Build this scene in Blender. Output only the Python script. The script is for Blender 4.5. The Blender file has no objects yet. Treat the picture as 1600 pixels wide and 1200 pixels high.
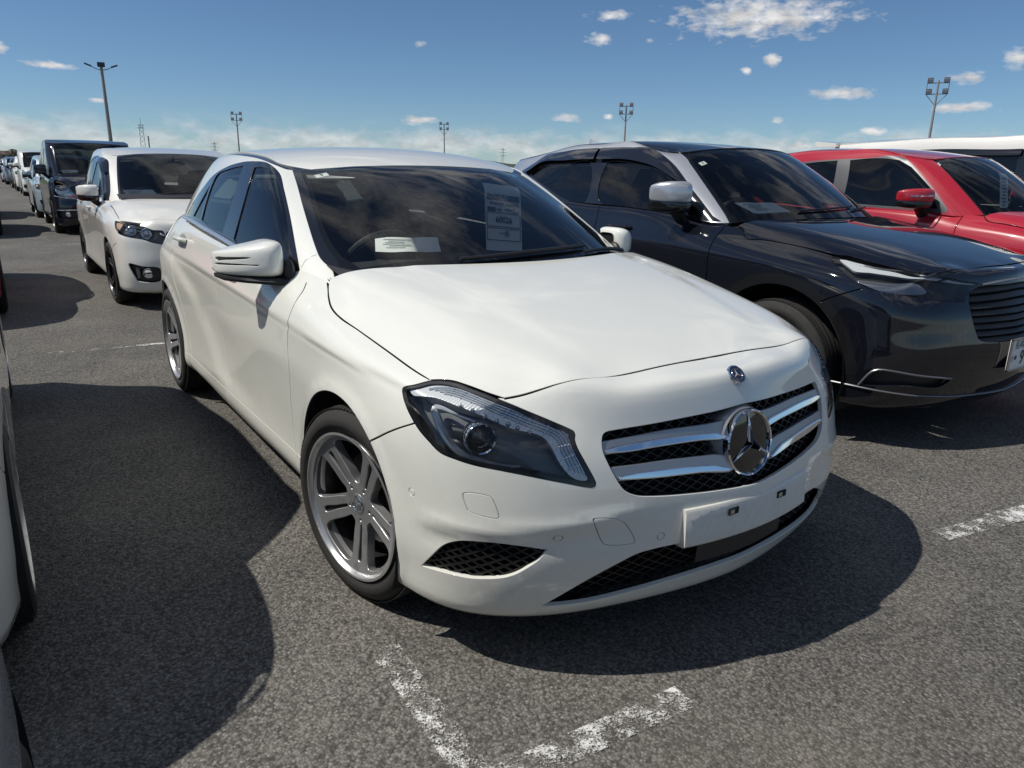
import bpy, bmesh, math, random
import numpy as np
from mathutils import Vector, Matrix
from mathutils.geometry import delaunay_2d_cdt
R = math.radians
scene = bpy.context.scene
COL = scene.collection
random.seed(7); rng = np.random.default_rng(7)

# ------------------------------------------------------------------ camera
cam_d = bpy.data.cameras.new('camera'); cam = bpy.data.objects.new('camera', cam_d); COL.objects.link(cam)
scene.camera = cam
cam_d.sensor_width = 36.0; cam_d.lens = 1144.04 / 1600 * 36.0; cam_d.clip_end = 20000; cam_d.clip_start = 0.02
_yaw, _pit, _rol = R(145.196), R(16.2608), R(1.0548)
_f = Vector((math.cos(_yaw)*math.cos(_pit), math.sin(_yaw)*math.cos(_pit), -math.sin(_pit)))
_r = _f.cross(Vector((0, 0, 1))).normalized(); _u = _r.cross(_f)
_r2 = _r*math.cos(_rol) + _u*math.sin(_rol); _u2 = -_r*math.sin(_rol) + _u*math.cos(_rol)
cam.matrix_world = Matrix(((_r2.x, _u2.x, -_f.x, 2.01659), (_r2.y, _u2.y, -_f.y, -1.65943), (_r2.z, _u2.z, -_f.z, 1.33327), (0, 0, 0, 1)))

# ------------------------------------------------------------------ sun and sky
SUN_FROM = Vector((-0.30, -0.66, 1.0)).normalized()        # direction towards the sun
sun_d = bpy.data.lights.new('sun', 'SUN'); sun = bpy.data.objects.new('sun', sun_d); COL.objects.link(sun)
sun_d.energy = 3.6; sun_d.angle = R(0.53); sun_d.color = (1.0, 0.95, 0.865)
sun.rotation_euler = SUN_FROM.to_track_quat('Z', 'Y').to_euler(); sun.location = (-6, -12, 20)
scene.render.engine = 'CYCLES'
scene.cycles.use_denoising = True
scene.cycles.max_bounces = 10; scene.cycles.transparent_max_bounces = 16; scene.cycles.glossy_bounces = 5
scene.cycles.caustics_reflective = False; scene.cycles.caustics_refractive = False
scene.cycles.sample_clamp_indirect = 6.0
vs = scene.view_settings; vs.view_transform = 'Standard'; vs.look = 'None'; vs.gamma = 1.0; vs.use_curve_mapping = False
vs.exposure = 0.12
# ------------------------------------------------------------------ world: Nishita daylight with fair-weather cumulus
CLOUDS = [(128.5,10.3,7.0,1.8),(138.7,10.5,1.8,.4),(139.3,9.0,1.1,.5),(135.9,8.9,.4,.2),(152.3,8.4,.6,.3),(175.8,5.8,1.7,.3),(122.8,5.4,2.5,.5),(115.5,6.1,1.1,.5),(115.5,4.3,2.1,.5),(113.1,7.1,1.0,.7),(141.7,3.7,1.1,.4),(127.5,7.6,.6,.6),(129.1,6.9,.4,.3),(126.8,3.6,.6,.3),(178.3,6.5,.5,.5),(173.5,3.9,.8,.2),(120.5,3.0,1.2,.4),(125.0,2.0,1.7,.6),(152.4,3.4,1.7,.4),(138.5,3.9,.6,.3)]
world = bpy.data.worlds.new('World'); scene.world = world; world.use_nodes = True
def make_world():
    nt = world.node_tree; nt.nodes.clear(); L = nt.links.new
    def nd(t, **k):
        n = nt.nodes.new('ShaderNode' + t)
        for a, b in k.items(): setattr(n, a, b)
        return n
    def val(x, s=None):
        return x
    def math_(op, a, b=None, c=None, clamp=False):
        n = nd('Math', operation=op); n.use_clamp = clamp
        for i, x in enumerate((a, b, c)):
            if x is None: continue
            if isinstance(x, (int, float)): n.inputs[i].default_value = x
            else: L(x, n.inputs[i])
        return n.outputs[0]
    sky = nd('TexSky', sky_type='NISHITA'); sky.sun_disc = False
    sky.sun_elevation = math.asin(SUN_FROM.z); sky.sun_rotation = math.atan2(SUN_FROM.x, SUN_FROM.y)
    sky.altitude = 0; sky.air_density = .75; sky.dust_density = .15; sky.ozone_density = 6.0
    tc = nd('TexCoord'); sp = nd('SeparateXYZ'); L(tc.outputs['Generated'], sp.inputs[0]); X, Y, Z = sp.outputs
    az = math_('MULTIPLY', math_('ARCTAN2', Y, X), 180 / math.pi); el = math_('MULTIPLY', math_('ARCSINE', Z), 180 / math.pi)
    cb = nd('CombineXYZ'); L(az, cb.inputs[0]); L(math_('MULTIPLY', el, 2.2), cb.inputs[1])
    def noise(vec, scale, detail, rough=.55, dist=0.):
        n = nd('TexNoise'); n.inputs['Scale'].default_value = scale; n.inputs['Detail'].default_value = detail; n.inputs['Roughness'].default_value = rough; n.inputs['Distortion'].default_value = dist; L(vec, n.inputs['Vector']); return n.outputs['Fac']
    n1 = noise(cb.outputs[0], .75, 7, .6); n2 = noise(cb.outputs[0], .30, 5, .6)
    ae = nd('CombineXYZ'); L(az, ae.inputs[0]); L(el, ae.inputs[1]); blob = None
    for (a, e, w, h) in CLOUDS:                              # elliptical seeds, broken up by the noise below
        v = nd('VectorMath', operation='MULTIPLY_ADD'); L(ae.outputs[0], v.inputs[0]); v.inputs[1].default_value = (1 / w, 1 / h, 0); v.inputs[2].default_value = (-a / w, -e / h, 0)
        q = nd('VectorMath', operation='LENGTH'); L(v.outputs[0], q.inputs[0]); blob = q.outputs['Value'] if blob is None else math_('MINIMUM', blob, q.outputs['Value'])
    blob = math_('SUBTRACT', 1.0, blob)
    m1 = math_('ADD', blob, math_('MULTIPLY', math_('SUBTRACT', n1, .50), 2.6))
    m1 = math_('MULTIPLY', math_('MULTIPLY', math_('SUBTRACT', m1, .12), 1.25, clamp=True), math_('MULTIPLY', math_('ADD', blob, .75), 1.6, clamp=True))
    # hazy cloud bank along the horizon
    bank = math_('SUBTRACT', 1.0, math_('DIVIDE', math_('ABSOLUTE', math_('SUBTRACT', el, 1.5)), 2.1)); m2 = math_('ADD', bank, math_('MULTIPLY', math_('SUBTRACT', n2, .57), 3.2))
    m2 = math_('MULTIPLY', math_('MULTIPLY', math_('MULTIPLY', m2, .95, clamp=True), math_('MULTIPLY', bank, 2.0, clamp=True)), .72)
    # cumulus field higher up
    pl = nd('CombineXYZ'); zz = math_('MAXIMUM', Z, .05); L(math_('DIVIDE', X, zz), pl.inputs[0]); L(math_('DIVIDE', Y, zz), pl.inputs[1])
    n3 = noise(pl.outputs[0], 1.7, 8, .60, .4)
    m3 = math_('MULTIPLY', math_('SUBTRACT', n3, .49), 7.0, clamp=True); up = nd('MapRange'); up.interpolation_type = 'SMOOTHSTEP'; L(el, up.inputs['Value']); up.inputs['From Min'].default_value = 15; up.inputs['From Max'].default_value = 30
    m3 = math_('MULTIPLY', m3, math_('MULTIPLY', up.outputs[0], .85))
    mask = math_('MAXIMUM', math_('MAXIMUM', m1, m2), m3, clamp=True)
    # cloud colour: bright tops, greyer bodies
    sh = nd('MapRange'); L(noise(cb.outputs[0], .55, 6, .6), sh.inputs['Value']); sh.inputs['From Min'].default_value = .35; sh.inputs['From Max'].default_value = .68; sh.inputs['To Min'].default_value = .60; sh.inputs['To Max'].default_value = 1.0
    cc = nd('Mix', data_type='RGBA', blend_type='MULTIPLY'); cc.inputs[0].default_value = 1; cc.inputs[6].default_value = (*CLOUD_RGB, 1); L(sh.outputs[0], cc.inputs[7])
    tn = nd('Mix', data_type='RGBA', blend_type='MULTIPLY'); tn.inputs[0].default_value = 1; L(sky.outputs[0], tn.inputs[6]); tn.inputs[7].default_value = (*SKY_TINT, 1)
    mx = nd('Mix', data_type='RGBA'); L(mask, mx.inputs[0]); L(tn.outputs[2], mx.inputs[6]); L(cc.outputs[2], mx.inputs[7])
    bg = nd('Background'); bg.inputs['Strength'].default_value = SKY_STRENGTH; L(mx.outputs[2], bg.inputs['Color'])
    out = nd('OutputWorld'); L(bg.outputs[0], out.inputs['Surface'])
SKY_STRENGTH = .085; SKY_TINT = (.83, .91, .91); CLOUD_RGB = (9.2, 9.2, 9.3)
make_world()
world.cycles.sampling_method = 'MANUAL'; world.cycles.sample_map_resolution = 256
# ------------------------------------------------------------------ node and material helpers
def new_mat(name):
    m = bpy.data.materials.new(name); m.use_nodes = True
    nt = m.node_tree; nt.nodes.clear()
    out = nt.nodes.new('ShaderNodeOutputMaterial')
    return m, nt, out
def N(nt, typ, **kw):
    n = nt.nodes.new('ShaderNode' + typ)
    for k, v in kw.items():
        if k.startswith('_'): setattr(n, k[1:], v)
        else: n.inputs[k.replace('__', ' ')].default_value = v
    return n
def pbsdf(nt, out, color=(.5, .5, .5), rough=.5, metal=0., coat=0., spec=.5, coat_rough=.03, ior=1.5):
    b = nt.nodes.new('ShaderNodeBsdfPrincipled')
    b.inputs['Base Color'].default_value = (*color, 1); b.inputs['Roughness'].default_value = rough
    b.inputs['Metallic'].default_value = metal; b.inputs['Coat Weight'].default_value = coat
    b.inputs['Coat Roughness'].default_value = coat_rough
    b.inputs['Specular IOR Level'].default_value = spec; b.inputs['IOR'].default_value = ior
    nt.links.new(b.outputs[0], out.inputs['Surface'])
    return b
def simple(name, color, rough=.5, metal=0., coat=0., spec=.5, noise=.06, nscale=8., bump=0., bscale=200.):
    """a procedural material: base colour varied by noise, roughness varied, optional fine bump"""
    m, nt, out = new_mat(name); b = pbsdf(nt, out, color, rough, metal, coat, spec)
    tc = N(nt, 'TexCoord')
    nz = N(nt, 'TexNoise', Scale=nscale, Detail=4.0)
    nt.links.new(tc.outputs['Object'], nz.inputs['Vector'])
    mr = N(nt, 'MapRange'); mr.inputs['To Min'].default_value = 1 - noise; mr.inputs['To Max'].default_value = 1 + noise
    nt.links.new(nz.outputs['Fac'], mr.inputs['Value'])
    mx = N(nt, 'Mix', _data_type='RGBA', _blend_type='MULTIPLY'); mx.inputs['Factor'].default_value = 1
    mx.inputs[6].default_value = (*color, 1)
    nt.links.new(mr.outputs[0], mx.inputs[7]); nt.links.new(mx.outputs[2], b.inputs['Base Color'])
    mr2 = N(nt, 'MapRange'); mr2.inputs['To Min'].default_value = rough * .8; mr2.inputs['To Max'].default_value = min(1, rough * 1.2)
    nt.links.new(nz.outputs['Fac'], mr2.inputs['Value']); nt.links.new(mr2.outputs[0], b.inputs['Roughness'])
    if bump:
        n2 = N(nt, 'TexNoise', Scale=bscale, Detail=3.0); nt.links.new(tc.outputs['Object'], n2.inputs['Vector'])
        bp = N(nt, 'Bump', Strength=bump, Distance=.002); nt.links.new(n2.outputs['Fac'], bp.inputs['Height'])
        nt.links.new(bp.outputs[0], b.inputs['Normal'])
    return m
def paint(name, color, flake=0., rough=.35, dirt=.10, dirt_col=(.33, .29, .24), metal=0., coat=1.0, spec=.3):
    """clear-coated car paint; fine dust film that grows towards the sills, faint orange peel"""
    m, nt, out = new_mat(name); b = pbsdf(nt, out, color, rough, metal, coat, spec, .02)
    tc = N(nt, 'TexCoord')
    n1 = N(nt, 'TexNoise', Scale=3.5, Detail=6.0, Roughness=.6); nt.links.new(tc.outputs['Object'], n1.inputs['Vector'])
    n2 = N(nt, 'TexNoise', Scale=60., Detail=3.0); nt.links.new(tc.outputs['Object'], n2.inputs['Vector'])
    sp = N(nt, 'SeparateXYZ'); nt.links.new(tc.outputs['Object'], sp.inputs[0])
    low = N(nt, 'MapRange'); low.inputs['From Min'].default_value = .75; low.inputs['From Max'].default_value = .18
    low.inputs['To Min'].default_value = .12; low.inputs['To Max'].default_value = 1.0
    nt.links.new(sp.outputs['Z'], low.inputs['Value'])
    mu = N(nt, 'Math', _operation='MULTIPLY'); nt.links.new(n1.outputs['Fac'], mu.inputs[0]); nt.links.new(low.outputs[0], mu.inputs[1])
    mu2 = N(nt, 'Math', _operation='MULTIPLY'); nt.links.new(mu.outputs[0], mu2.inputs[0]); nt.links.new(n2.outputs['Fac'], mu2.inputs[1])
    mu3 = N(nt, 'Math', _operation='MULTIPLY'); nt.links.new(mu2.outputs[0], mu3.inputs[0]); mu3.inputs[1].default_value = dirt * 4
    mx = N(nt, 'Mix', _data_type='RGBA'); mx.inputs[6].default_value = (*color, 1); mx.inputs[7].default_value = (*dirt_col, 1)
    nt.links.new(mu3.outputs[0], mx.inputs[0])
    base = mx.outputs[2]
    if flake:
        v = N(nt, 'TexVoronoi', Scale=1600.); nt.links.new(tc.outputs['Object'], v.inputs['Vector'])
        hm = N(nt, 'Mix', _data_type='RGBA', _blend_type='ADD'); hm.inputs[0].default_value = flake
        nt.links.new(base, hm.inputs[6]); nt.links.new(v.outputs['Color'], hm.inputs[7]); base = hm.outputs[2]
    nt.links.new(base, b.inputs['Base Color'])
    cr = N(nt, 'MapRange'); cr.inputs['To Min'].default_value = .012; cr.inputs['To Max'].default_value = .05
    nt.links.new(n1.outputs['Fac'], cr.inputs['Value']); nt.links.new(cr.outputs[0], b.inputs['Coat Roughness']); b.inputs['Coat IOR'].default_value = 1.65
    return m
def glass_mat(name, tint=(.55, .66, .62), refl=1.5, rough=0.0, dust=.02):
    m, nt, out = new_mat(name)
    tr = N(nt, 'BsdfTransparent', Color=(*tint, 1))
    gl = N(nt, 'BsdfGlossy', Color=(1, 1, 1, 1), Roughness=rough)
    fr = N(nt, 'Fresnel', IOR=refl)
    tc = N(nt, 'TexCoord'); nz = N(nt, 'TexNoise', Scale=9., Detail=6.); nt.links.new(tc.outputs['Object'], nz.inputs['Vector'])
    mr = N(nt, 'MapRange'); mr.inputs['From Min'].default_value = .45; mr.inputs['From Max'].default_value = .8
    mr.inputs['To Min'].default_value = dust * .3; mr.inputs['To Max'].default_value = dust
    nt.links.new(nz.outputs['Fac'], mr.inputs['Value'])
    df = N(nt, 'BsdfDiffuse', Color=(.45, .43, .40, 1))
    m0 = N(nt, 'MixShader'); nt.links.new(mr.outputs[0], m0.inputs[0]); nt.links.new(tr.outputs[0], m0.inputs[1]); nt.links.new(df.outputs[0], m0.inputs[2])
    mx = N(nt, 'MixShader'); nt.links.new(fr.outputs[0], mx.inputs[0]); nt.links.new(m0.outputs[0], mx.inputs[1]); nt.links.new(gl.outputs[0], mx.inputs[2])
    nt.links.new(mx.outputs[0], out.inputs['Surface'])
    return m

# ------------------------------------------------------------------ objects
def tag(o, label=None, cat=None, group=None, kind=None):
    if label: o['label'] = label
    if cat: o['category'] = cat
    if group: o['group'] = group
    if kind: o['kind'] = kind
    return o
def empty(name, loc=(0, 0, 0), rz=0.):
    o = bpy.data.objects.new(name, None); COL.objects.link(o); o.location = loc; o.rotation_euler = (0, 0, rz)
    o.empty_display_size = .2
    return o
def link_mesh(name, me, parent=None):
    o = bpy.data.objects.new(name, me); COL.objects.link(o)
    if parent is not None: o.parent = parent
    return o
def mesh_obj(name, V, F, mat, parent=None, normals=None, smooth=True, mats=None, fmat=None):
    me = bpy.data.meshes.new(name)
    me.from_pydata([tuple(map(float, v)) for v in V], [], [tuple(int(i) for i in f) for f in F])
    if mats:
        for m in mats: me.materials.append(m)
        if fmat is not None: me.polygons.foreach_set('material_index', np.array(fmat, dtype=np.int32))
    else: me.materials.append(mat)
    if smooth: me.polygons.foreach_set('use_smooth', np.ones(len(me.polygons), bool))
    me.update()
    if normals is not None and smooth:
        nn = np.array(normals, float); nn /= np.maximum(np.linalg.norm(nn, axis=1, keepdims=True), 1e-9)
        me.normals_split_custom_set_from_vertices([tuple(map(float, n)) for n in nn])
    return link_mesh(name, me, parent)
def copy_tree(o, parent=None):
    c = o.copy(); COL.objects.link(c)
    if parent is not None: c.parent = parent
    for ch in list(o.children): copy_tree(ch, c)
    return c
class MB:
    """mesh builder: boxes, tubes, lathes, prisms gathered into ONE mesh"""
    def __init__(s): s.V = []; s.F = []; s.M = []; s.cur = 0
    def add(s, V, F):
        b = len(s.V); s.V += [tuple(map(float, v)) for v in V]; s.F += [tuple(b + int(i) for i in f) for f in F]; s.M += [s.cur] * len(F)
    def box(s, c, d, M=None):
        x, y, z = (d[0] / 2, d[1] / 2, d[2] / 2)
        V = [Vector((sx * x, sy * y, sz * z)) for sx in (-1, 1) for sy in (-1, 1) for sz in (-1, 1)]
        if M is not None: V = [M @ v for v in V]
        V = [v + Vector(c) for v in V]
        s.add(V, [(0, 1, 3, 2), (4, 6, 7, 5), (0, 4, 5, 1), (2, 3, 7, 6), (0, 2, 6, 4), (1, 5, 7, 3)])
    def tube(s, pts, rad, n=8, cap=True, flat=1.0):
        pts = [Vector(p) for p in pts]; rr = rad if hasattr(rad, '__len__') else [rad] * len(pts)
        V = []; F = []; up = Vector((0, 0, 1)); prev = None
        for i, p in enumerate(pts):
            t = (pts[min(i + 1, len(pts) - 1)] - pts[max(i - 1, 0)]).normalized()
            if prev is None:
                a = t.cross(up)
                if a.length < .1: a = t.cross(Vector((1, 0, 0)))
            else: a = prev - t * prev.dot(t)
            a.normalize(); prev = a.copy(); b = t.cross(a)
            for k in range(n):
                th = 2 * math.pi * k / n; V.append(p + a * (math.cos(th) * rr[i]) + b * (math.sin(th) * rr[i] * flat))
        for i in range(len(pts) - 1):
            for k in range(n):
                k2 = (k + 1) % n; F.append((i * n + k, i * n + k2, (i + 1) * n + k2, (i + 1) * n + k))
        if cap: F.append(tuple(range(n - 1, -1, -1))); F.append(tuple((len(pts) - 1) * n + k for k in range(n)))
        s.add(V, F)
    def lathe(s, prof, n=48, axis='y', c=(0, 0, 0), closed=False):
        """prof: (radius, offset along axis)"""
        V = []; F = []; m = len(prof)
        for k in range(n):
            th = 2 * math.pi * k / n; cc, ss = math.cos(th), math.sin(th)
            for r, h in prof:
                if axis == 'y': V.append((c[0] + r * cc, c[1] + h, c[2] + r * ss))
                elif axis == 'z': V.append((c[0] + r * cc, c[1] + r * ss, c[2] + h))
                else: V.append((c[0] + h, c[1] + r * cc, c[2] + r * ss))
        for k in range(n):
            k2 = (k + 1) % n
            for j in range(m - 1 if not closed else m):
                j2 = (j + 1) % m; F.append((k * m + j, k * m + j2, k2 * m + j2, k2 * m + j))
        s.add(V, F)
    def prism(s, poly, to3, d):
        """poly 2-D outline, to3(p, h) gives the 3-D point at height h in {0, d}"""
        n = len(poly); V = [to3(p, 0) for p in poly] + [to3(p, d) for p in poly]
        F = [tuple(range(n - 1, -1, -1)), tuple(range(n, 2 * n))] + [(i, (i + 1) % n, n + (i + 1) % n, n + i) for i in range(n)]
        s.add(V, F)
    def sphere(s, c, r, n=16, m=10):
        prof = [(math.sin(math.pi * j / m), -math.cos(math.pi * j / m)) for j in range(m + 1)]
        V = []; F = []
        for k in range(n):
            th = 2 * math.pi * k / n
            for a, h in prof: V.append((c[0] + r[0] * a * math.cos(th), c[1] + r[1] * a * math.sin(th), c[2] + r[2] * h))
        for k in range(n):
            k2 = (k + 1) % n
            for j in range(m): F.append((k * (m + 1) + j, k * (m + 1) + j + 1, k2 * (m + 1) + j + 1, k2 * (m + 1) + j)[::-1])
        s.add(V, F)
    def build(s, name, mat, parent=None, smooth=True, auto=35, bevel=0, mirror=False, mats=None, clean=True):
        me = bpy.data.meshes.new(name); V = s.V; F = s.F
        if mirror: V = [(x, -y, z) for x, y, z in V]; F = [f[::-1] for f in F]
        me.from_pydata(V, [], F)
        for m in (mats or [mat]): me.materials.append(m)
        if mats: me.polygons.foreach_set('material_index', np.array(s.M, dtype=np.int32))
        bm = bmesh.new(); bm.from_mesh(me)
        if clean: bmesh.ops.remove_doubles(bm, verts=bm.verts, dist=1e-5)
        bmesh.ops.recalc_face_normals(bm, faces=bm.faces)
        if bevel:
            es = [e for e in bm.edges if len(e.link_faces) == 2 and e.calc_face_angle(0) > R(30)]
            bmesh.ops.bevel(bm, geom=es, offset=bevel, segments=2, profile=.6, affect='EDGES', clamp_overlap=True)
        if smooth:
            for f in bm.faces: f.smooth = True
            for e in bm.edges:
                if len(e.link_faces) == 2 and e.calc_face_angle(0) > R(auto): e.smooth = False
        bm.to_mesh(me); bm.free(); me.update()
        return link_mesh(name, me, parent)

# ------------------------------------------------------------------ spline surfaces and trimmed panels
def spl_coef(t, P):
    """natural cubic spline second derivatives; t (n,), P (n, ...)"""
    n = len(t); h = np.diff(t); A = np.zeros((n, n)); B = np.zeros((n,) + P.shape[1:])
    A[0, 0] = A[-1, -1] = 1
    for i in range(1, n - 1):
        A[i, i - 1] = h[i - 1]; A[i, i] = 2 * (h[i - 1] + h[i]); A[i, i + 1] = h[i]
        B[i] = 6 * ((P[i + 1] - P[i]) / h[i] - (P[i] - P[i - 1]) / h[i - 1])
    return np.linalg.solve(A, B.reshape(n, -1)).reshape(B.shape)
def spl(t, P, tt):
    t = np.asarray(t, float); P = np.asarray(P, float); tt = np.asarray(tt, float); M = spl_coef(t, P)
    i = np.clip(np.searchsorted(t, tt) - 1, 0, len(t) - 2); h = (t[i + 1] - t[i])
    a = (t[i + 1] - tt) / h; b = (tt - t[i]) / h
    sh = (slice(None),) + (None,) * (P.ndim - 1); a = a[sh]; b = b[sh]; h = h[sh]
    return a * P[i] + b * P[i + 1] + ((a ** 3 - a) * M[i] + (b ** 3 - b) * M[i + 1]) * h * h / 6
def pchip(x, y, xx):
    """monotone cubic through (x, y)"""
    x = np.asarray(x, float); y = np.asarray(y, float); xx = np.asarray(xx, float)
    h = np.diff(x); d = np.diff(y) / h; m = np.zeros_like(y)
    m[0] = d[0]; m[-1] = d[-1]
    for i in range(1, len(x) - 1):
        if d[i - 1] * d[i] > 0: w1 = 2 * h[i] + h[i - 1]; w2 = h[i] + 2 * h[i - 1]; m[i] = (w1 + w2) / (w1 / d[i - 1] + w2 / d[i])
    i = np.clip(np.searchsorted(x, xx) - 1, 0, len(x) - 2); t = np.clip((xx - x[i]) / h[i], 0, 1); H = h[i]
    return (2 * t**3 - 3 * t**2 + 1) * y[i] + (t**3 - 2 * t**2 + t) * H * m[i] + (-2 * t**3 + 3 * t**2) * y[i + 1] + (t**3 - t**2) * H * m[i + 1]
class Surf:
    """dense sampled surface over metric parameters (s, t)"""
    def __init__(self, net, sym0=False, sym1=False, ds=.012, dt=.012, tsym1=False, out=None):
        net = np.asarray(net, float)                       # (cols, rows, 3)
        def ext(n, ax0, at_start):
            m = n[1:3][::-1] if at_start else n[-3:-1][::-1]
            m = m * np.array([1, -1, 1]); return np.concatenate([m, n] if at_start else [n, m])
        a = b = 0
        if sym0: net = ext(net, 0, True); a = 2
        if sym1: net = ext(net, 0, False); b = 2
        ss = np.concatenate([[0], np.cumsum(np.linalg.norm(np.diff(net, axis=0), axis=2).mean(1))]); ss -= ss[a]
        S1 = ss[len(ss) - 1 - b]
        c = 0
        if tsym1:
            m = net[:, -3:-1][:, ::-1] * np.array([1, -1, 1]); net = np.concatenate([net, m], 1); c = 2
        tt = np.concatenate([[0], np.cumsum(np.linalg.norm(np.diff(net, axis=1), axis=2).mean(0))]); T1 = tt[len(tt) - 1 - c]
        self.S = S1; self.T = T1; self.ns = max(8, int(S1 / ds) + 1); self.nt = max(6, int(T1 / dt) + 1)
        s = np.linspace(0, S1, self.ns); t = np.linspace(0, T1, self.nt)
        X = spl(ss, net, s); X = spl(tt, X.transpose(1, 0, 2), t).transpose(1, 0, 2)
        self.ss = ss; self.tt = tt; self.X = X; self.sgn = 1
        self.normals()
        if out is not None:
            k = self.N[self.ns // 2, self.nt // 2] @ np.asarray(out, float)
            if k < 0: self.sgn = -1; self.N = -self.N
    def normals(self):
        du = np.gradient(self.X, axis=0); dv = np.gradient(self.X, axis=1); n = np.cross(du, dv) * self.sgn
        self.N = n / np.maximum(np.linalg.norm(n, axis=2, keepdims=True), 1e-12)
    def displace(self, fn):
        """fn(X, N) -> offset along the normal"""
        self.X = self.X + self.N * fn(self.X, self.N)[..., None]; self.normals()
    def _bil(self, G, st):
        st = np.asarray(st, float); a = np.clip(st[:, 0] / self.S * (self.ns - 1), 0, self.ns - 1.0001); b = np.clip(st[:, 1] / self.T * (self.nt - 1), 0, self.nt - 1.0001)
        i = a.astype(int); j = b.astype(int); fa = (a - i)[:, None]; fb = (b - j)[:, None]
        return G[i, j] * (1 - fa) * (1 - fb) + G[i + 1, j] * fa * (1 - fb) + G[i, j + 1] * (1 - fa) * fb + G[i + 1, j + 1] * fa * fb
    def P(self, st): return self._bil(self.X, st)
    def Nn(self, st):
        n = self._bil(self.N, st); return n / np.maximum(np.linalg.norm(n, axis=1, keepdims=True), 1e-9)
    def off(self, st, h): return self.P(st) + self.Nn(st) * (np.asarray(h)[..., None] if np.ndim(h) else h)
    def near(self, pts, w=(1, 1, 1)):
        """(s, t) of the surface points nearest to 3-D pts; w weights the axes (a zero weight ignores that axis)"""
        pts = np.atleast_2d(np.asarray(pts, float)); w = np.array(w, float); G = (self.X * w).reshape(-1, 3); out = []
        for p in pts:
            k = np.argmin(((G - p * w) ** 2).sum(1)); i, j = divmod(k, self.nt)
            st = np.array([i / (self.ns - 1) * self.S, j / (self.nt - 1) * self.T])
            for _ in range(6):
                e = 1e-3; q = self.P([st])[0]; ju = (self.P([st + [e, 0]])[0] - self.P([st - [e, 0]])[0]) / (2 * e); jv = (self.P([st + [0, e]])[0] - self.P([st - [0, e]])[0]) / (2 * e)
                J = np.stack([ju * w, jv * w], 1); r = (p - q) * w
                try: d = np.linalg.lstsq(J, r, rcond=1e-4)[0]
                except Exception: break
                d = np.clip(d, -.02, .02); st = np.clip(st + d, [0, 0], [self.S, self.T])
                if abs(d).max() < 1e-5: break
            out.append(st)
        return np.array(out)
def resample(P, h, closed=True):
    P = np.asarray(P, float); Q = np.vstack([P, P[:1]]) if closed else P; out = []
    for a, b in zip(Q[:-1], Q[1:]):
        n = max(1, int(math.ceil(np.linalg.norm(b - a) / h)))
        for k in range(n): out.append(a + (b - a) * k / n)
    if not closed: out.append(Q[-1])
    return np.array(out)
def smooth_poly(P, h=.01, closed=True, corners=()):
    """Catmull-Rom through the points; indices in `corners` stay sharp"""
    P = np.asarray(P, float); n = len(P); out = []
    rng_ = range(n) if closed else range(n - 1)
    for i in rng_:
        p1 = P[i]; p2 = P[(i + 1) % n]
        p0 = P[(i - 1) % n] if (closed or i > 0) else p1 * 2 - p2
        p3 = P[(i + 2) % n] if (closed or i + 2 < n) else p2 * 2 - p1
        if i in corners: p0 = p1 * 2 - p2
        if (i + 1) % n in corners: p3 = p2 * 2 - p1
        d = np.linalg.norm(p2 - p1); m = max(1, int(math.ceil(d / h)))
        t1 = (p2 - p0) * (d / max(1e-9, (np.linalg.norm(p1 - p0) + d))); t2 = (p3 - p1) * (d / max(1e-9, (np.linalg.norm(p3 - p2) + d)))
        for k in range(m):
            t = k / m; out.append((2*t**3 - 3*t*t + 1) * p1 + (t**3 - 2*t*t + t) * t1 + (-2*t**3 + 3*t*t) * p2 + (t**3 - t*t) * t2)
    if not closed: out.append(P[-1])
    return np.array(out)
def offset_poly(P, d):
    """inset (d>0) a closed 2-D polygon"""
    P = np.asarray(P, float); A = .5 * np.sum(P[:, 0] * np.roll(P[:, 1], -1) - np.roll(P[:, 0], -1) * P[:, 1])
    if A < 0: d = -d
    e1 = P - np.roll(P, 1, 0); e2 = np.roll(P, -1, 0) - P
    n1 = np.stack([-e1[:, 1], e1[:, 0]], 1); n2 = np.stack([-e2[:, 1], e2[:, 0]], 1)
    n1 /= np.maximum(np.linalg.norm(n1, axis=1, keepdims=True), 1e-9); n2 /= np.maximum(np.linalg.norm(n2, axis=1, keepdims=True), 1e-9)
    m = n1 + n2; m /= np.maximum(np.linalg.norm(m, axis=1, keepdims=True), 1e-9)
    c = np.maximum((m * n1).sum(1, keepdims=True), .45)
    return P + m * d / c
def strip(L, w):
    """closed polygon of width w around an open 2-D polyline"""
    L = np.asarray(L, float); t = np.gradient(L, axis=0); t /= np.maximum(np.linalg.norm(t, axis=1, keepdims=True), 1e-9)
    n = np.stack([-t[:, 1], t[:, 0]], 1) * w / 2
    return np.vstack([L + n, (L - n)[::-1]])
def inside(P, pts):
    P = np.asarray(P, float); pts = np.asarray(pts, float); r = np.zeros(len(pts), bool)
    mn = P.min(0); mx = P.max(0); sel = np.where(((pts >= mn) & (pts <= mx)).all(1))[0]
    if len(sel) == 0: return r
    q = pts[sel]; x, y = q[:, 0], q[:, 1]; c = np.zeros(len(sel), bool); j = len(P) - 1
    for i in range(len(P)):
        xi, yi = P[i]; xj, yj = P[j]
        if yi != yj:
            k = ((yi > y) != (yj > y)) & (x < (xj - xi) * (y - yi) / (yj - yi) + xi); c ^= k
        j = i
    r[sel] = c; return r
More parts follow.
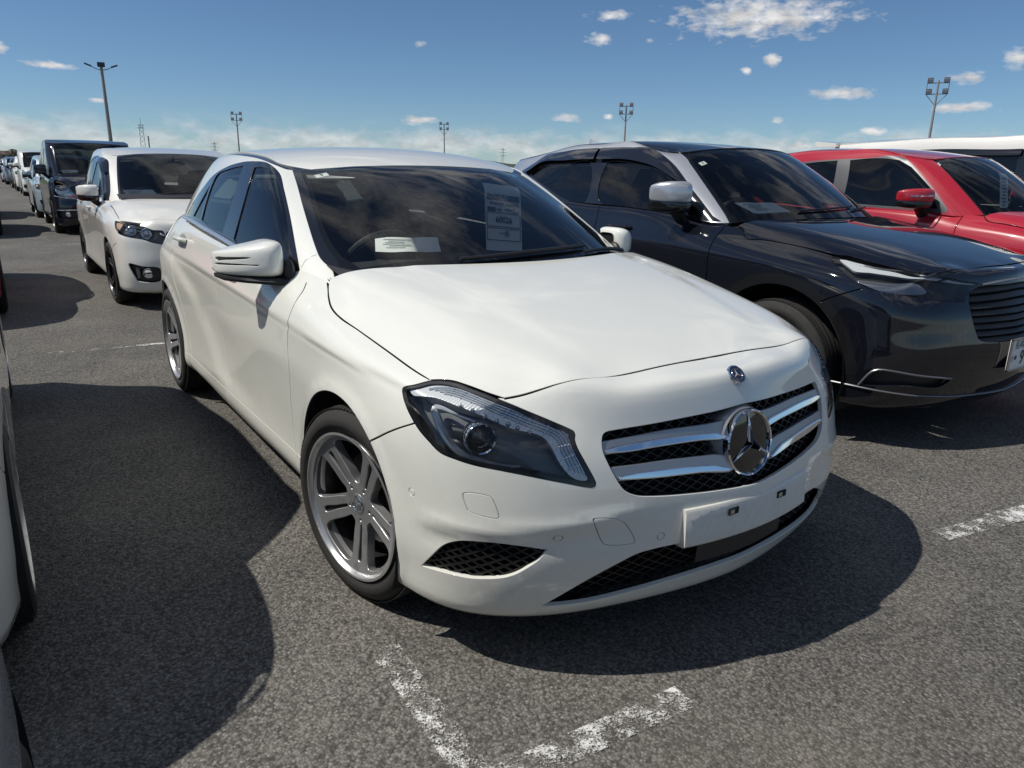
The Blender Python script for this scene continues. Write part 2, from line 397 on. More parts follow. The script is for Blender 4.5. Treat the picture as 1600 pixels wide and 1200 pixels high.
def trim(surf, polys, h=.03, dom=None, hb=.014):
    """constrained triangulation of a surface's parameter domain cut by polygons.
    polys: [(name, outline)], the last outline that contains a triangle names it; returns {name: (st, tris)}"""
    if dom is None: dom = (0, surf.S, 0, surf.T)
    s0, s1, t0, t1 = dom
    rect = resample(np.array([(s0, t0), (s1, t0), (s1, t1), (s0, t1)]), hb * 1.5)
    loops = [rect] + [resample(p, hb) for _, p in polys]
    V = []; E = []
    for i, L in enumerate(loops):
        if i: L = np.clip(L, [s0, t0], [s1, t1])
        b = len(V); V += list(L); n = len(L); E += [(b + k, b + (k + 1) % n) for k in range(n)]
    C = np.array(V)
    gs = np.arange(s0 + h * .5, s1, h); gt = np.arange(t0 + h * .5, t1, h)
    G = np.array([(a + (h / 2 if (j % 2) else 0), b) for j, b in enumerate(gt) for a in gs]); G = G[(G[:, 0] < s1 - h * .2)]
    keep = np.ones(len(G), bool)
    for k in range(0, len(C), 256):
        d = ((G[:, None, :] - C[None, k:k + 256, :]) ** 2).sum(2).min(1); keep &= d > (h * .42) ** 2
    V += list(G[keep])
    vo, _, fo, _, _, _ = delaunay_2d_cdt([Vector((float(a), float(b))) for a, b in V], E, [], 0, 1e-6)
    st = np.array([(v.x, v.y) for v in vo]); tr = np.array([f for f in fo if len(f) == 3])
    cen = st[tr].mean(1); who = np.zeros(len(tr), int)
    for i, (_, p) in enumerate(polys): who[inside(p, cen)] = i + 1
    names = ['base'] + [n for n, _ in polys]; res = {}
    for nm in dict.fromkeys(names):
        m = np.isin(who, [i for i, x in enumerate(names) if x == nm]); T = tr[m]
        if len(T) == 0: continue
        u, inv = np.unique(T, return_inverse=True); res[nm] = (st[u], inv.reshape(-1, 3))
    return res
def edge_loops(tris):
    from collections import Counter
    c = Counter(); d = {}
    for a, b, k in tris:
        for e in ((a, b), (b, k), (k, a)): c[tuple(sorted(e))] += 1; d[tuple(sorted(e))] = e
    return [d[e] for e, n in c.items() if n == 1]
def panel(name, surf, reg, mat, parent=None, flange=.014, lift=0., mirror=False, both=False, keep_y0=True, rnd=.0016, seal_or_shade=False):
    """panel from a trimmed region: outer skin with the surface's own normals, softened edge and a flange folded inwards.
    both=True joins the mirrored half into the same mesh (a panel that crosses the centre line)"""
    st, T = reg; X = surf.P(st); Nn = surf.Nn(st)
    # orient triangles outwards
    fn = np.cross(X[T[:, 1]] - X[T[:, 0]], X[T[:, 2]] - X[T[:, 0]])
    bad = (fn * Nn[T].mean(1)).sum(1) < 0; T = T.copy(); T[bad] = T[bad][:, ::-1]
    X = X + Nn * lift
    V = [X]; NN = [Nn]; F = [T.tolist()]; base = len(X)
    if flange:
        E = edge_loops(T.tolist())
        if keep_y0: E = [e for e in E if not (abs(X[e[0]][1]) < 1e-3 and abs(X[e[1]][1]) < 1e-3)]
        ids = sorted({i for e in E for i in e}); mp = {v: k for k, v in enumerate(ids)}
        on = np.zeros((len(ids), 3))                        # outward in-surface direction at each boundary vertex
        for a, b in E:
            t = X[b] - X[a]; o = np.cross(t, Nn[a]); o /= max(1e-9, np.linalg.norm(o)); on[mp[a]] += o; on[mp[b]] += o
        on /= np.maximum(np.linalg.norm(on, axis=1, keepdims=True), 1e-9)
        if keep_y0:
            for k, v in enumerate(ids):
                if abs(X[v][1]) < 1e-3: on[k, 1] = 0
        Xi = X[ids]; Ni = Nn[ids]; k = len(ids)
        r1 = Xi + on * rnd - Ni * rnd; r2 = Xi + on * rnd - Ni * flange
        V += [Xi, r1, r1, r2]; NN += [Ni, (Ni * .6 + on), on, on]
        f = []
        for a, b in E:
            i, j = mp[a], mp[b]
            f.append((base + i, base + k + i, base + k + j, base + j)); f.append((base + 2 * k + i, base + 3 * k + i, base + 3 * k + j, base + 2 * k + j))
        F.append(f)
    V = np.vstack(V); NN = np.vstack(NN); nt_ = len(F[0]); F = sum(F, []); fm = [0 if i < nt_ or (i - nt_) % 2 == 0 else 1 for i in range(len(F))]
    if mirror or both:
        Vm = V * [1, -1, 1]; Nm = NN * [1, -1, 1]; Fm = [tuple(x)[::-1] for x in F]
        if mirror: V, NN, F = Vm, Nm, Fm
        else:
            n = len(V); V = np.vstack([V, Vm]); NN = np.vstack([NN, Nm]); F = F + [tuple(i + n for i in x) for x in Fm]; fm = fm + fm
            c = np.abs(V[:, 1]) < 1e-3; NN[c, 1] = 0
    if seal_or_shade and flange: return mesh_obj(name, V, F, mat, parent, NN, mats=[mat, M_RUBBER_OR_SHADE], fmat=fm)      # shut-line shade painted dark onto the flange, partly standing for rubber
    return mesh_obj(name, V, F, mat, parent, NN)
def both_sides(fn):
    fn(False); fn(True)
# ------------------------------------------------------------------ ground, painted bay marks, far land
def asphalt_mat():
    m, nt, out = new_mat('worn_asphalt'); b = pbsdf(nt, out, (.1, .1, .1), .85, spec=.3); L = nt.links.new
    tc = N(nt, 'TexCoord'); P = tc.outputs['Object']
    def nz(s, d=4., r=.6): n = N(nt, 'TexNoise', Scale=s, Detail=d, Roughness=r); L(P, n.inputs['Vector']); return n.outputs['Fac']
    def mr(v, a, b_, c, d): n = N(nt, 'MapRange'); L(v, n.inputs['Value']); n.inputs['From Min'].default_value = a; n.inputs['From Max'].default_value = b_; n.inputs['To Min'].default_value = c; n.inputs['To Max'].default_value = d; return n.outputs[0]
    vo = N(nt, 'TexVoronoi', Scale=125.); L(P, vo.inputs['Vector'])
    vo2 = N(nt, 'TexVoronoi', Scale=105.); L(P, vo2.inputs['Vector'])
    sepc = N(nt, 'SeparateColor'); L(vo.outputs['Color'], sepc.inputs[0]); sep2 = N(nt, 'SeparateColor'); L(vo2.outputs['Color'], sep2.inputs[0])
    def mul(a, b_):
        n = N(nt, 'Math', _operation='MULTIPLY')
        for i, x in enumerate((a, b_)):
            if isinstance(x, (int, float)): n.inputs[i].default_value = x
            else: L(x, n.inputs[i])
        return n.outputs[0]
    def add(a, b_):
        n = N(nt, 'Math', _operation='ADD')
        for i, x in enumerate((a, b_)):
            if isinstance(x, (int, float)): n.inputs[i].default_value = x
            else: L(x, n.inputs[i])
        return n.outputs[0]
    big = mr(nz(.35, 5.), .3, .7, .80, 1.20); mid = mr(nz(2.2, 6., .65), .3, .7, .84, 1.16); fine = mr(nz(60., 3.), .3, .7, .72, 1.28)
    stone = mr(sepc.outputs[0], 0., 1., .50, 1.50); bright = mul(mr(sep2.outputs[1], .80, 1.0, 0., 1.3), mr(vo2.outputs['Distance'], .0, .35, 1., 0.))
    pit = mr(vo.outputs['Distance'], .25, .75, 1.08, .62)
    v = mul(mul(mul(mul(big, mid), fine), stone), pit)
    col = N(nt, 'Mix', _data_type='RGBA', _blend_type='MULTIPLY'); col.inputs[0].default_value = 1; col.inputs[6].default_value = (.150, .142, .129, 1); L(v, col.inputs[7])
    tint = N(nt, 'Mix', _data_type='RGBA'); L(mr(nz(1.1, 4.), .5, .75, 0., .35), tint.inputs[0]); L(col.outputs[2], tint.inputs[6]); tint.inputs[7].default_value = (.165, .147, .118, 1)
    wht = N(nt, 'Mix', _data_type='RGBA'); L(mul(bright, .75), wht.inputs[0]); L(tint.outputs[2], wht.inputs[6]); wht.inputs[7].default_value = (.48, .46, .42, 1)
    # oil and tyre stains
    st = mr(nz(.8, 6., .7), .60, .74, 0., .45); ol = N(nt, 'Mix', _data_type='RGBA'); L(st, ol.inputs[0]); L(wht.outputs[2], ol.inputs[6]); ol.inputs[7].default_value = (.045, .043, .042, 1)
    # hairline cracks
    cv = N(nt, 'TexVoronoi', Scale=.42, _feature='DISTANCE_TO_EDGE'); wv = N(nt, 'TexNoise', Scale=1.6, Detail=6.); L(P, wv.inputs['Vector'])
    vm = N(nt, 'VectorMath', _operation='MULTIPLY_ADD'); L(wv.outputs['Color'], vm.inputs[0]); vm.inputs[1].default_value = (.9, .9, .9); L(P, vm.inputs[2]); L(vm.outputs[0], cv.inputs['Vector'])
    ck = mul(mr(cv.outputs['Distance'], .0, .006, 1., 0.), mr(nz(.25, 3.), .60, .70, 0., .55)); cr = N(nt, 'Mix', _data_type='RGBA'); L(ck, cr.inputs[0]); L(ol.outputs[2], cr.inputs[6]); cr.inputs[7].default_value = (.02, .02, .02, 1)
    L(cr.outputs[2], b.inputs['Base Color'])
    hgt = add(mul(vo.outputs['Distance'], -1.), mul(nz(140., 2.), .6)); bp = N(nt, 'Bump', Strength=.7, Distance=.004); L(hgt, bp.inputs['Height']); L(bp.outputs[0], b.inputs['Normal'])
    L(mr(nz(3., 4.), .3, .7, .75, .95), b.inputs['Roughness'])
    return m
M_ASPHALT = asphalt_mat()
def road_paint():
    m, nt, out = new_mat('worn_road_paint'); L = nt.links.new
    b = N(nt, 'BsdfPrincipled'); b.inputs['Base Color'].default_value = (.62, .61, .58, 1); b.inputs['Roughness'].default_value = .75
    tr = N(nt, 'BsdfTransparent'); tc = N(nt, 'TexCoord'); P = tc.outputs['Object']
    n1 = N(nt, 'TexNoise', Scale=13., Detail=9., Roughness=.72); L(P, n1.inputs['Vector']); n2 = N(nt, 'TexNoise', Scale=150., Detail=4., Roughness=.7); L(P, n2.inputs['Vector']); v = N(nt, 'TexVoronoi', Scale=190.); L(P, v.inputs['Vector'])
    a = N(nt, 'Math', _operation='MULTIPLY'); L(n2.outputs['Fac'], a.inputs[0]); a.inputs[1].default_value = .55
    s = N(nt, 'Math', _operation='ADD'); L(n1.outputs['Fac'], s.inputs[0]); L(a.outputs[0], s.inputs[1])
    c = N(nt, 'Math', _operation='MULTIPLY'); L(v.outputs['Distance'], c.inputs[0]); c.inputs[1].default_value = -.22
    s2 = N(nt, 'Math', _operation='ADD'); L(s.outputs[0], s2.inputs[0]); L(c.outputs[0], s2.inputs[1])
    oi = N(nt, 'ObjectInfo'); th = N(nt, 'MapRange'); L(oi.outputs['Alpha'], th.inputs['Value']); th.inputs['To Min'].default_value = .86; th.inputs['To Max'].default_value = .50
    d = N(nt, 'Math', _operation='SUBTRACT'); L(s2.outputs[0], d.inputs[0]); L(th.outputs[0], d.inputs[1])
    g = N(nt, 'Math', _operation='MULTIPLY'); L(d.outputs[0], g.inputs[0]); g.inputs[1].default_value = 7.; g.use_clamp = True
    dm = N(nt, 'MapRange'); L(n1.outputs['Fac'], dm.inputs['Value']); dm.inputs['From Min'].default_value = .35; dm.inputs['From Max'].default_value = .7; dm.inputs['To Min'].default_value = .55; dm.inputs['To Max'].default_value = 1.05
    mc = N(nt, 'Mix', _data_type='RGBA', _blend_type='MULTIPLY'); mc.inputs[0].default_value = 1; mc.inputs[6].default_value = (.78, .77, .74, 1); L(dm.outputs[0], mc.inputs[7]); L(mc.outputs[2], b.inputs['Base Color'])
    mx = N(nt, 'MixShader'); L(g.outputs[0], mx.inputs[0]); L(tr.outputs[0], mx.inputs[1]); L(b.outputs[0], mx.inputs[2]); L(mx.outputs[0], out.inputs['Surface'])
    return m
M_ROADPAINT = road_paint()
mb = MB(); mb.add([(-3500, -3500, 0), (3500, -3500, 0), (3500, 3500, 0), (-3500, 3500, 0)], [(0, 1, 2, 3)]); tag(mb.build('ground', M_ASPHALT, smooth=False), kind='structure')
def mark(x0, y0, x1, y1, w, wear, label):
    """one worn painted stroke, a thin sheet on the asphalt (wear 0 clean .. 1 mostly gone)"""
    a = Vector((x0, y0, 0)); b = Vector((x1, y1, 0)); t = (b - a).normalized(); n = Vector((-t.y, t.x, 0)) * w / 2; k = 10; V = []
    for i in range(k + 1):
        p = a + (b - a) * i / k; j = .006 * math.sin(i * 2.1 + x0 * 7); V += [p + n * (1 + j * 3), p - n * (1 - j * 3)]
    mb = MB(); mb.add([(v.x, v.y, .004) for v in V], [(2 * i, 2 * i + 1, 2 * i + 3, 2 * i + 2) for i in range(k)]); o = mb.build('bay_marking', M_ROADPAINT, smooth=False, clean=False)
    o.color = (1, 1, 1, 1 - wear); return tag(o, kind='structure')
mark(.32, -.915, .98, -.945, .085, .46, 'worn white bay line running away from the nearest crossing mark')
mark(.905, -.90, .945, -.335, .085, .37, 'flaking white cross stroke in front of the white hatchback')
mark(.90, -1.45, .90, -.98, .07, .85, 'almost vanished white cross stroke at the near crossing')
mark(1.0, -.945, 2.2, -.98, .07, .6, 'worn white bay line leading out of the bay')
mark(-4.12, -1.50, -4.06, -.93, .05, .55, 'thin worn white stroke on the asphalt behind the white hatchback')
mark(-4.06, -.92, -4.05, -.70, .06, .2, 'short bright white stroke by the rear wheel of the hatchback')
mark(-4.65, -.88, -3.45, -.90, .07, .8, 'faded bay line crossing the white stroke by the rear wheel')
mark(.86, 1.18, .93, 1.55, .08, .42, 'worn white stroke at the edge of the hatchback shadow')
mark(.915, 1.52, 1.06, 2.25, .10, .2, 'bright white stroke in front of the black crossover')
mark(-12.6, -.80, -12.55, -.55, .06, .3, 'distant white bay stroke beside the dark minivan')
mark(-17.4, -.80, -17.35, -.4, .08, .3, 'distant white bay stroke past the dark minivan')
mark(-14.0, -1.3, -13.95, -.95, .06, .3, 'small white stroke between the two parked rows')
# grass bank, hedges, houses and hills at the far end
M_GRASS = simple('grass', (.055, .085, .028), .9, noise=.35, nscale=.6)
M_FOREST = simple('forest_hill', (.045, .065, .045), .95, noise=.3, nscale=.01)
mb = MB(); V = []; F = []; n = 40
for i in range(n + 1):
    y = -40 + 120 * i / n; V += [(-118, y, .0), (-121, y, .75 + .25 * math.sin(i * 1.7)), (-150, y, .9)]
for i in range(n): F += [(3 * i, 3 * i + 3, 3 * i + 4, 3 * i + 1), (3 * i + 1, 3 * i + 4, 3 * i + 5, 3 * i + 2)]
mb.add(V, F); tag(mb.build('grass_bank', M_GRASS), kind='structure')
def hill_ring(rad, h, seed, a0, a1):
    r_ = random.Random(seed); mb = MB(); V = []; F = []; n = 160; ph = [r_.uniform(0, 6.3) for _ in range(6)]
    for i in range(n + 1):
        a = R(a0 + (a1 - a0) * i / n); z = h * max(.05, .45 + .30 * math.sin(a * 5 + ph[0]) + .2 * math.sin(a * 13 + ph[1]) + .1 * math.sin(a * 31 + ph[2]) + .05 * math.sin(a * 77 + ph[3]))
        for f, zz in ((.97, -2), (.985, z * .5), (1.0, z), (1.05, z * .4)): V.append((rad * f * math.cos(a), rad * f * math.sin(a), zz))
    for i in range(n):
        for k in range(3): F.append((4 * i + k, 4 * i + 4 + k, 4 * i + 5 + k, 4 * i + 1 + k))
    mb.add(V, F); return tag(mb.build('hills', M_FOREST), kind='structure')
hill_ring(3300, 62, 3, 95, 195)
M_HOUSEWALL = [simple('house_wall_%d' % i, c_, .8) for i, c_ in enumerate(((.55, .53, .48), (.42, .40, .38), (.62, .60, .58)))]
M_HOUSEROOF = [simple('house_roof_%d' % i, c_, .7) for i, c_ in enumerate(((.07, .07, .08), (.12, .08, .06), (.05, .06, .09)))]
M_WINDOW = simple('house_window', (.04, .05, .06), .1)
HOUSE_LABELS = ['pale two-storey house on the far left horizon', 'grey house with a dark roof on the far horizon', 'white house with a brown roof beyond the grass bank', 'small pale house beyond the far parked cars', 'low grey house at the far edge of the lot', 'light house with a blue-black roof on the horizon']
def house(x, y, w, d, h, i):
    o = tag(empty('house', (x, y, 0), .3 * math.sin(i * 2.3)), HOUSE_LABELS[i], 'house', 'houses on the horizon')
    mb = MB(); mb.box((0, 0, h / 2), (d, w, h)); mb.build('wall', M_HOUSEWALL[i % 3], o, smooth=False)
    mb = MB(); mb.add([(-d * .55, -w * .55, h), (d * .55, -w * .55, h), (d * .55, w * .55, h), (-d * .55, w * .55, h), (0, -w * .5, h + 2.2), (0, w * .5, h + 2.2)], [(0, 1, 4), (1, 2, 5, 4), (2, 3, 5), (3, 0, 4, 5), (0, 3, 2, 1)]); mb.build('roof', M_HOUSEROOF[i % 3], o, smooth=False)
    for k in range(3):
        for s_ in range(2): mb = MB(); mb.box((d / 2 + .02, (-.3 + .3 * k) * w, 1.5 + 2.7 * s_), (.06, 1.3, 1.1)); mb.build('window', M_WINDOW, o, smooth=False)
for i, (x, y, w, d, h) in enumerate(((-510, -3, 11, 9, 5.2), (-540, 9, 9, 8, 5.0), (-560, 22, 12, 9, 5.4), (-500, 30, 9, 8, 4.8), (-550, -16, 10, 8, 5.0), (-580, 44, 12, 9, 5.2))): house(x, y, w, d, h, i)
M_LEAF = simple('tree_leaf', (.045, .07, .03), .7, noise=.4, nscale=1.5); M_BARK = simple('bark', (.09, .07, .05), .9)
def far_tree(x, y, h, seed, label):
    r_ = random.Random(seed); o = tag(empty('broadleaf_tree', (x, y, 0)), label, 'tree', 'trees on the horizon')
    mb = MB(); mb.tube([(0, 0, 0), (.1, 0, h * .3), (0, .1, h * .6)], [.25, .2, .08], 7)
    for k in range(5): a = r_.uniform(0, 6.3); mb.tube([(0, 0, h * r_.uniform(.3, .5)), (math.cos(a) * h * .2, math.sin(a) * h * .2, h * r_.uniform(.6, .75))], [.1, .03], 5)
    mb.build('trunk', M_BARK, o)
    V = []; F = []
    for k in range(900):
        a = r_.uniform(0, 6.3); u = r_.random() ** .5; z = r_.uniform(.25, 1.0); rr = h * .42 * math.sin(math.pi * min(1, (z - .18) / .85)) ** .6 * u * (1 + .25 * math.sin(3 * a + seed)); p = Vector((rr * math.cos(a), rr * math.sin(a), h * z)); s_ = h * .035 * r_.uniform(.6, 1.4)
        d1 = Vector((r_.gauss(0, 1), r_.gauss(0, 1), r_.gauss(0, 1))).normalized(); d2 = d1.cross(Vector((r_.gauss(0, 1), r_.gauss(0, 1), r_.gauss(0, 1)))).normalized(); b = len(V); V += [p + d1 * s_, p + d2 * s_ * .6, p - d1 * s_, p - d2 * s_ * .6]; F.append((b, b + 1, b + 2, b + 3))
    mb = MB(); mb.add(V, F); tag(mb.build('crown', M_LEAF, o, smooth=False, clean=False), kind='stuff')
TL = ['dark broad tree behind the far left house', 'rounded tree beside the far houses', 'low wide tree on the far horizon', 'small tree at the end of the grass bank', 'tall dark tree among the far houses']
for i, (x, y, h) in enumerate(((-285, 1, 4.5), (-290, 6, 5), (-280, 13, 4.2), (-270, -5, 3.6), (-295, 24, 5))): far_tree(x, y, h, 11 + i, TL[i])
# ------------------------------------------------------------------ light poles, towers
M_CONCRETE = simple('concrete_pole', (.30, .285, .26), .85, noise=.15, nscale=2); M_STEELG = simple('galvanised_steel', (.22, .22, .225), .5, metal=.4); M_LAMPDARK = simple('lamp_body', (.05, .05, .055), .5); M_LAMPGLASS = simple('lamp_glass', (.5, .52, .55), .1)
def head_frame(o, x, z, w, h):
    for zz, ww in ((z, w), (z - h, w)):
        mb = MB(); mb.box((0, 0, zz), (.10, 2 * ww, .10)); mb.build('crossbar', M_STEELG, o, smooth=False)
    for s_ in (-1, 1):
        mb = MB(); mb.tube([(0, s_ * w, z), (0, s_ * w, z - h), (0, s_ * .1, z - h - 1.2)], .04, 6); mb.build('brace', M_STEELG, o)
    for s_ in (-.75, .75):
        for zz in (z + .30, z - h + .30):
            l_ = grp_(o, 'floodlight'); mb = MB(); M_ = Matrix.Rotation(R(30), 3, 'Y'); mb.box((.15, s_ * w, zz), (.35, .62, .50), M_); mb.build('lamp_body', M_LAMPDARK, l_, bevel=.04); mb = MB(); mb.box((.33, s_ * w, zz - .07), (.04, .54, .42), M_); mb.build('lamp_glass', M_LAMPGLASS, l_, smooth=False)
def grp_(parent, name):
    o = bpy.data.objects.new(name, None); COL.objects.link(o); o.parent = parent; return o
def flood_pole(x, y, h, rz, label, lean=0.):
    o = tag(empty('floodlight_pole', (x, y, 0), rz), label, 'light pole', 'floodlight poles around the lot'); o.rotation_euler = (lean, 0, rz)
    mb = MB(); mb.tube([(0, 0, 0), (0, 0, h * .5), (0, 0, h)], [.19, .15, .11], 10); mb.build('pole', M_CONCRETE, o); head_frame(o, 0, h - .25, 1.15, 1.25)
def pole_at(az, dist): return (2.017 + dist * math.cos(R(az)), -1.659 + dist * math.sin(R(az)))
for _a, _d, _h, _l in [(165.06, 184.7, 12.5, 'slim floodlight pole rising behind the white hatchback, left of its roof'), (150.55, 198.6, 12.5, 'slim floodlight pole rising above the middle of the hatchback roof'), (137.23, 135.9, 12.5, 'floodlight pole rising behind the black crossover roof'), (117.13, 106.7, 12.5, 'large floodlight pole rising behind the white van at the right')]:
    _x, _y = pole_at(_a, _d); flood_pole(_x, _y, _h, R(_a) + math.pi, _l)
# tall pole with three arms
_x, _y = pole_at(173.01, 103.1)
o = tag(empty('street_light_pole', (_x, _y, 0), R(173.01) + math.pi), 'tall dark pole with spreading lamp arms behind the dark minivan', 'light pole')
mb = MB(); mb.tube([(0, 0, 0), (0, 0, 6), (0, 0, 12)], [.24, .20, .15], 10); mb.build('pole', M_CONCRETE, o)
for s_ in (-1, 1):
    a_ = grp_(o, 'lamp_arm'); mb = MB(); mb.tube([(0, 0, 11.6), (0, s_ * .6, 11.75), (0, s_ * 1.1, 12.0)], .05, 6); mb.build('arm', M_STEELG, a_)
    mb = MB(); mb.box((0, s_ * 1.35, 12.12), (.3, .75, .16), Matrix.Rotation(R(20) * s_, 3, 'X')); mb.build('lamp_body', M_LAMPDARK, a_, bevel=.03)
mb = MB(); mb.box((.1, 0, 12.2), (.5, .8, .5)); mb.build('lamp_body', M_LAMPDARK, o, bevel=.06)
# lattice mast and power pylons
def lattice(name, label, cat, az, dist, h, w0, w1, arms, group=None):
    x, y = pole_at(az, dist); o = tag(empty(name, (x, y, 0), R(az)), label, cat, group); mb = MB(); n = 9
    lv = [(h * i / n, w0 + (w1 - w0) * i / n) for i in range(n + 1)]
    for sx in (-1, 1):
        for sy in (-1, 1): mb.tube([(sx * w / 2, sy * w / 2, z) for z, w in lv], w0 * .035, 4)
    mb.build('legs', M_STEELG, o, smooth=False); mb = MB()
    for (z, w), (z2, w2) in zip(lv[:-1], lv[1:]):
        for (ax, ay, bx, by) in ((-1, -1, 1, -1), (1, -1, 1, 1), (1, 1, -1, 1), (-1, 1, -1, -1)):
            mb.tube([(ax * w / 2, ay * w / 2, z), (bx * w2 / 2, by * w2 / 2, z2)], w0 * .018, 4); mb.tube([(bx * w / 2, by * w / 2, z), (ax * w2 / 2, ay * w2 / 2, z2)], w0 * .018, 4)
    tag(mb.build('bracing', M_STEELG, o, smooth=False), kind='stuff')
    for z, half in arms: mb = MB(); mb.box((0, 0, z), (w1 * .8, 2 * half, w0 * .08)); mb.build('cross_arm' if half > w1 else 'platform', M_STEELG, o, smooth=False)
    return o
o = lattice('lattice_mast', 'lattice mast with a lamp platform far behind the white compact car', 'mast', 171.12, 420.0, 19.4, 2.6, 1.5, [(18.1, 1.4), (19.4, 1.3)])
mb = MB(); mb.tube([(0, 0, 19.4), (0, 0, 22.6)], .08, 6); mb.build('aerial', M_STEELG, o)
lattice('power_pylon', 'power pylon far behind the white compact car', 'pylon', 166.64, 900.0, 25.2, 4.0, .8, [(23.4, 3.4), (20.2, 4.2), (16.9, 3.8)], 'distant power pylons')
lattice('power_pylon', 'power pylon far behind the hatchback roof', 'pylon', 146.19, 900.0, 26.5, 4.0, .8, [(24.6, 3.4), (21.2, 4.2), (17.7, 3.8)], 'distant power pylons')
_x, _y = pole_at(170.77, 150.0); o = tag(empty('utility_pole', (_x, _y, 0)), 'short thin dark post beside the lattice mast', 'post'); mb = MB(); mb.tube([(0, 0, 0), (.1, .05, 5.95)], [.12, .09], 8); mb.build('post', M_LAMPDARK, o); mb = MB(); mb.box((0, 0, 5.95), (.2, .2, .08)); mb.build('cap', M_STEELG, o)
# ------------------------------------------------------------------ car body surfaces from tables (x forward, y left, z up, origin on the ground below the front axle)
class Hgt:
    """height field z(x, y) from a table: natural splines both ways"""
    def __init__(self, xs, ys, Z):
        o = np.argsort(xs); self.xs = np.array(xs, float)[o]; self.ys = np.array(ys, float); self.Z = np.array(Z, float)[:, o]   # (ny, nx)
        m = self.Z[1:3][::-1]; self.ye = np.concatenate([-self.ys[1:3][::-1], self.ys]); self.Ze = np.concatenate([m, self.Z])
    def __call__(self, x, y):
        x = np.atleast_1d(np.asarray(x, float)); y = np.atleast_1d(np.asarray(y, float))
        A = spl(self.ye, self.Ze, np.abs(y))                # (n, nx)
        return np.array([spl(self.xs, A[i], np.clip(x[i:i+1], self.xs[0], self.xs[-1]))[0] for i in range(len(x))])
def body_net(plan, keys, rows):
    """plan: outline points (x, y) front centre -> rear centre; rows: [(z at keys, inset at keys)] bottom to top"""
    plan = np.asarray(plan, float); n = len(plan)
    ext = np.concatenate([plan[1:2] * [1, -1], plan, plan[-2:-1] * [1, -1]]); t = (ext[2:] - ext[:-2]); t /= np.linalg.norm(t, axis=1, keepdims=True)
    nor = np.stack([-t[:, 1], t[:, 0]], 1)                  # outward
    nor *= np.where((nor * (plan - [-1.3, 0])).sum(1, keepdims=True) < 0, -1, 1)
    k = np.arange(n); net = np.zeros((n, len(rows), 3))
    for r, (z, d) in enumerate(rows):
        zz = pchip(keys, z, k); dd = pchip(keys, d, k)
        net[:, r, :2] = plan - nor * dd[:, None]; net[:, r, 2] = zz
        net[0, r, 1] = 0; net[-1, r, 1] = 0
    return net
def cabin_net(bot, top, ts, bulge_side, bulge_ws, ws_n):
    """rows between the belt loop and the roof-edge loop, bulged outwards; the first ws_n columns belong to the windscreen"""
    bot = np.asarray(bot, float); top = np.asarray(top, float); n = len(bot); net = np.zeros((n, len(ts), 3))
    mid = (bot + top) / 2; e = np.concatenate([mid[1:2] * [1, -1, 1], mid, mid[-2:-1] * [1, -1, 1]]); t = e[2:] - e[:-2]
    up = top - bot; nor = np.cross(t, up); nor /= np.linalg.norm(nor, axis=1, keepdims=True)
    nor *= np.where((nor * (mid - [-1.6, 0, .9])).sum(1, keepdims=True) < 0, -1, 1)
    for j, tt in enumerate(ts):
        for i in range(n):
            w = min(1, max(0, (i - ws_n + 2) / 2)); b = (bulge_ws[j] * (1 - w) + bulge_side[j] * w) * min(1, max(.35, (n - 2 - i) / 3))
            net[i, j] = bot[i] + up[i] * tt + nor[i] * b
        net[0, j, 1] = 0; net[-1, j, 1] = 0
    return net
def roof_net(edge, zc, fr, pw=2.3, fx=None):
    """edge: roof-edge points front centre -> side -> rear centre is cut into columns; fr: fractions of half width 1..0"""
    E = np.asarray(edge, float); net = []
    for (x, y, z, xc) in E:
        c = zc(xc); row = []
        for f in fr: row.append((xc + (x - xc) * f ** 2, y * f, c - (c - z) * f ** pw))
        net.append(row)
    return np.array(net)
# ------------------------------------------------------------------ white hatchback: surfaces
HP = [(.856,0),(.845,.12),(.822,.25),(.785,.40),(.73,.56),(.655,.69),(.545,.79),(.40,.85),(.2,.878),(0,.888),(-.4,.890),(-1.0,.890),(-1.7,.890),(-2.3,.892),(-2.7,.890),(-3.0,.86),(-3.22,.77),(-3.37,.55),(-3.43,.25),(-3.44,0)]
HK = [0, 3, 5, 7, 9, 10, 11, 13, 14, 16, 19]
HU = Hgt([.72,.60,.53,.45,.30,.15,0,-.2,-.45], [0,.2,.4,.55,.64,.70,.75,.79,.83,.87],
 [[.800,.827,.848,.870,.906,.939,.967,.999,1.03],[.797,.826,.847,.869,.905,.938,.966,.998,1.028],[.770,.820,.842,.864,.901,.934,.961,.993,1.022],[.690,.800,.826,.850,.889,.923,.952,.985,1.014],
  [.640,.728,.782,.824,.870,.905,.937,.972,1.003],[.605,.685,.742,.792,.840,.878,.912,.952,.986],[.58,.655,.710,.764,.812,.848,.880,.922,.955],[.56,.635,.688,.740,.790,.822,.852,.888,.920],[.545,.615,.668,.722,.778,.808,.832,.862,.888],[.53,.60,.65,.705,.765,.794,.812,.836,.856]])
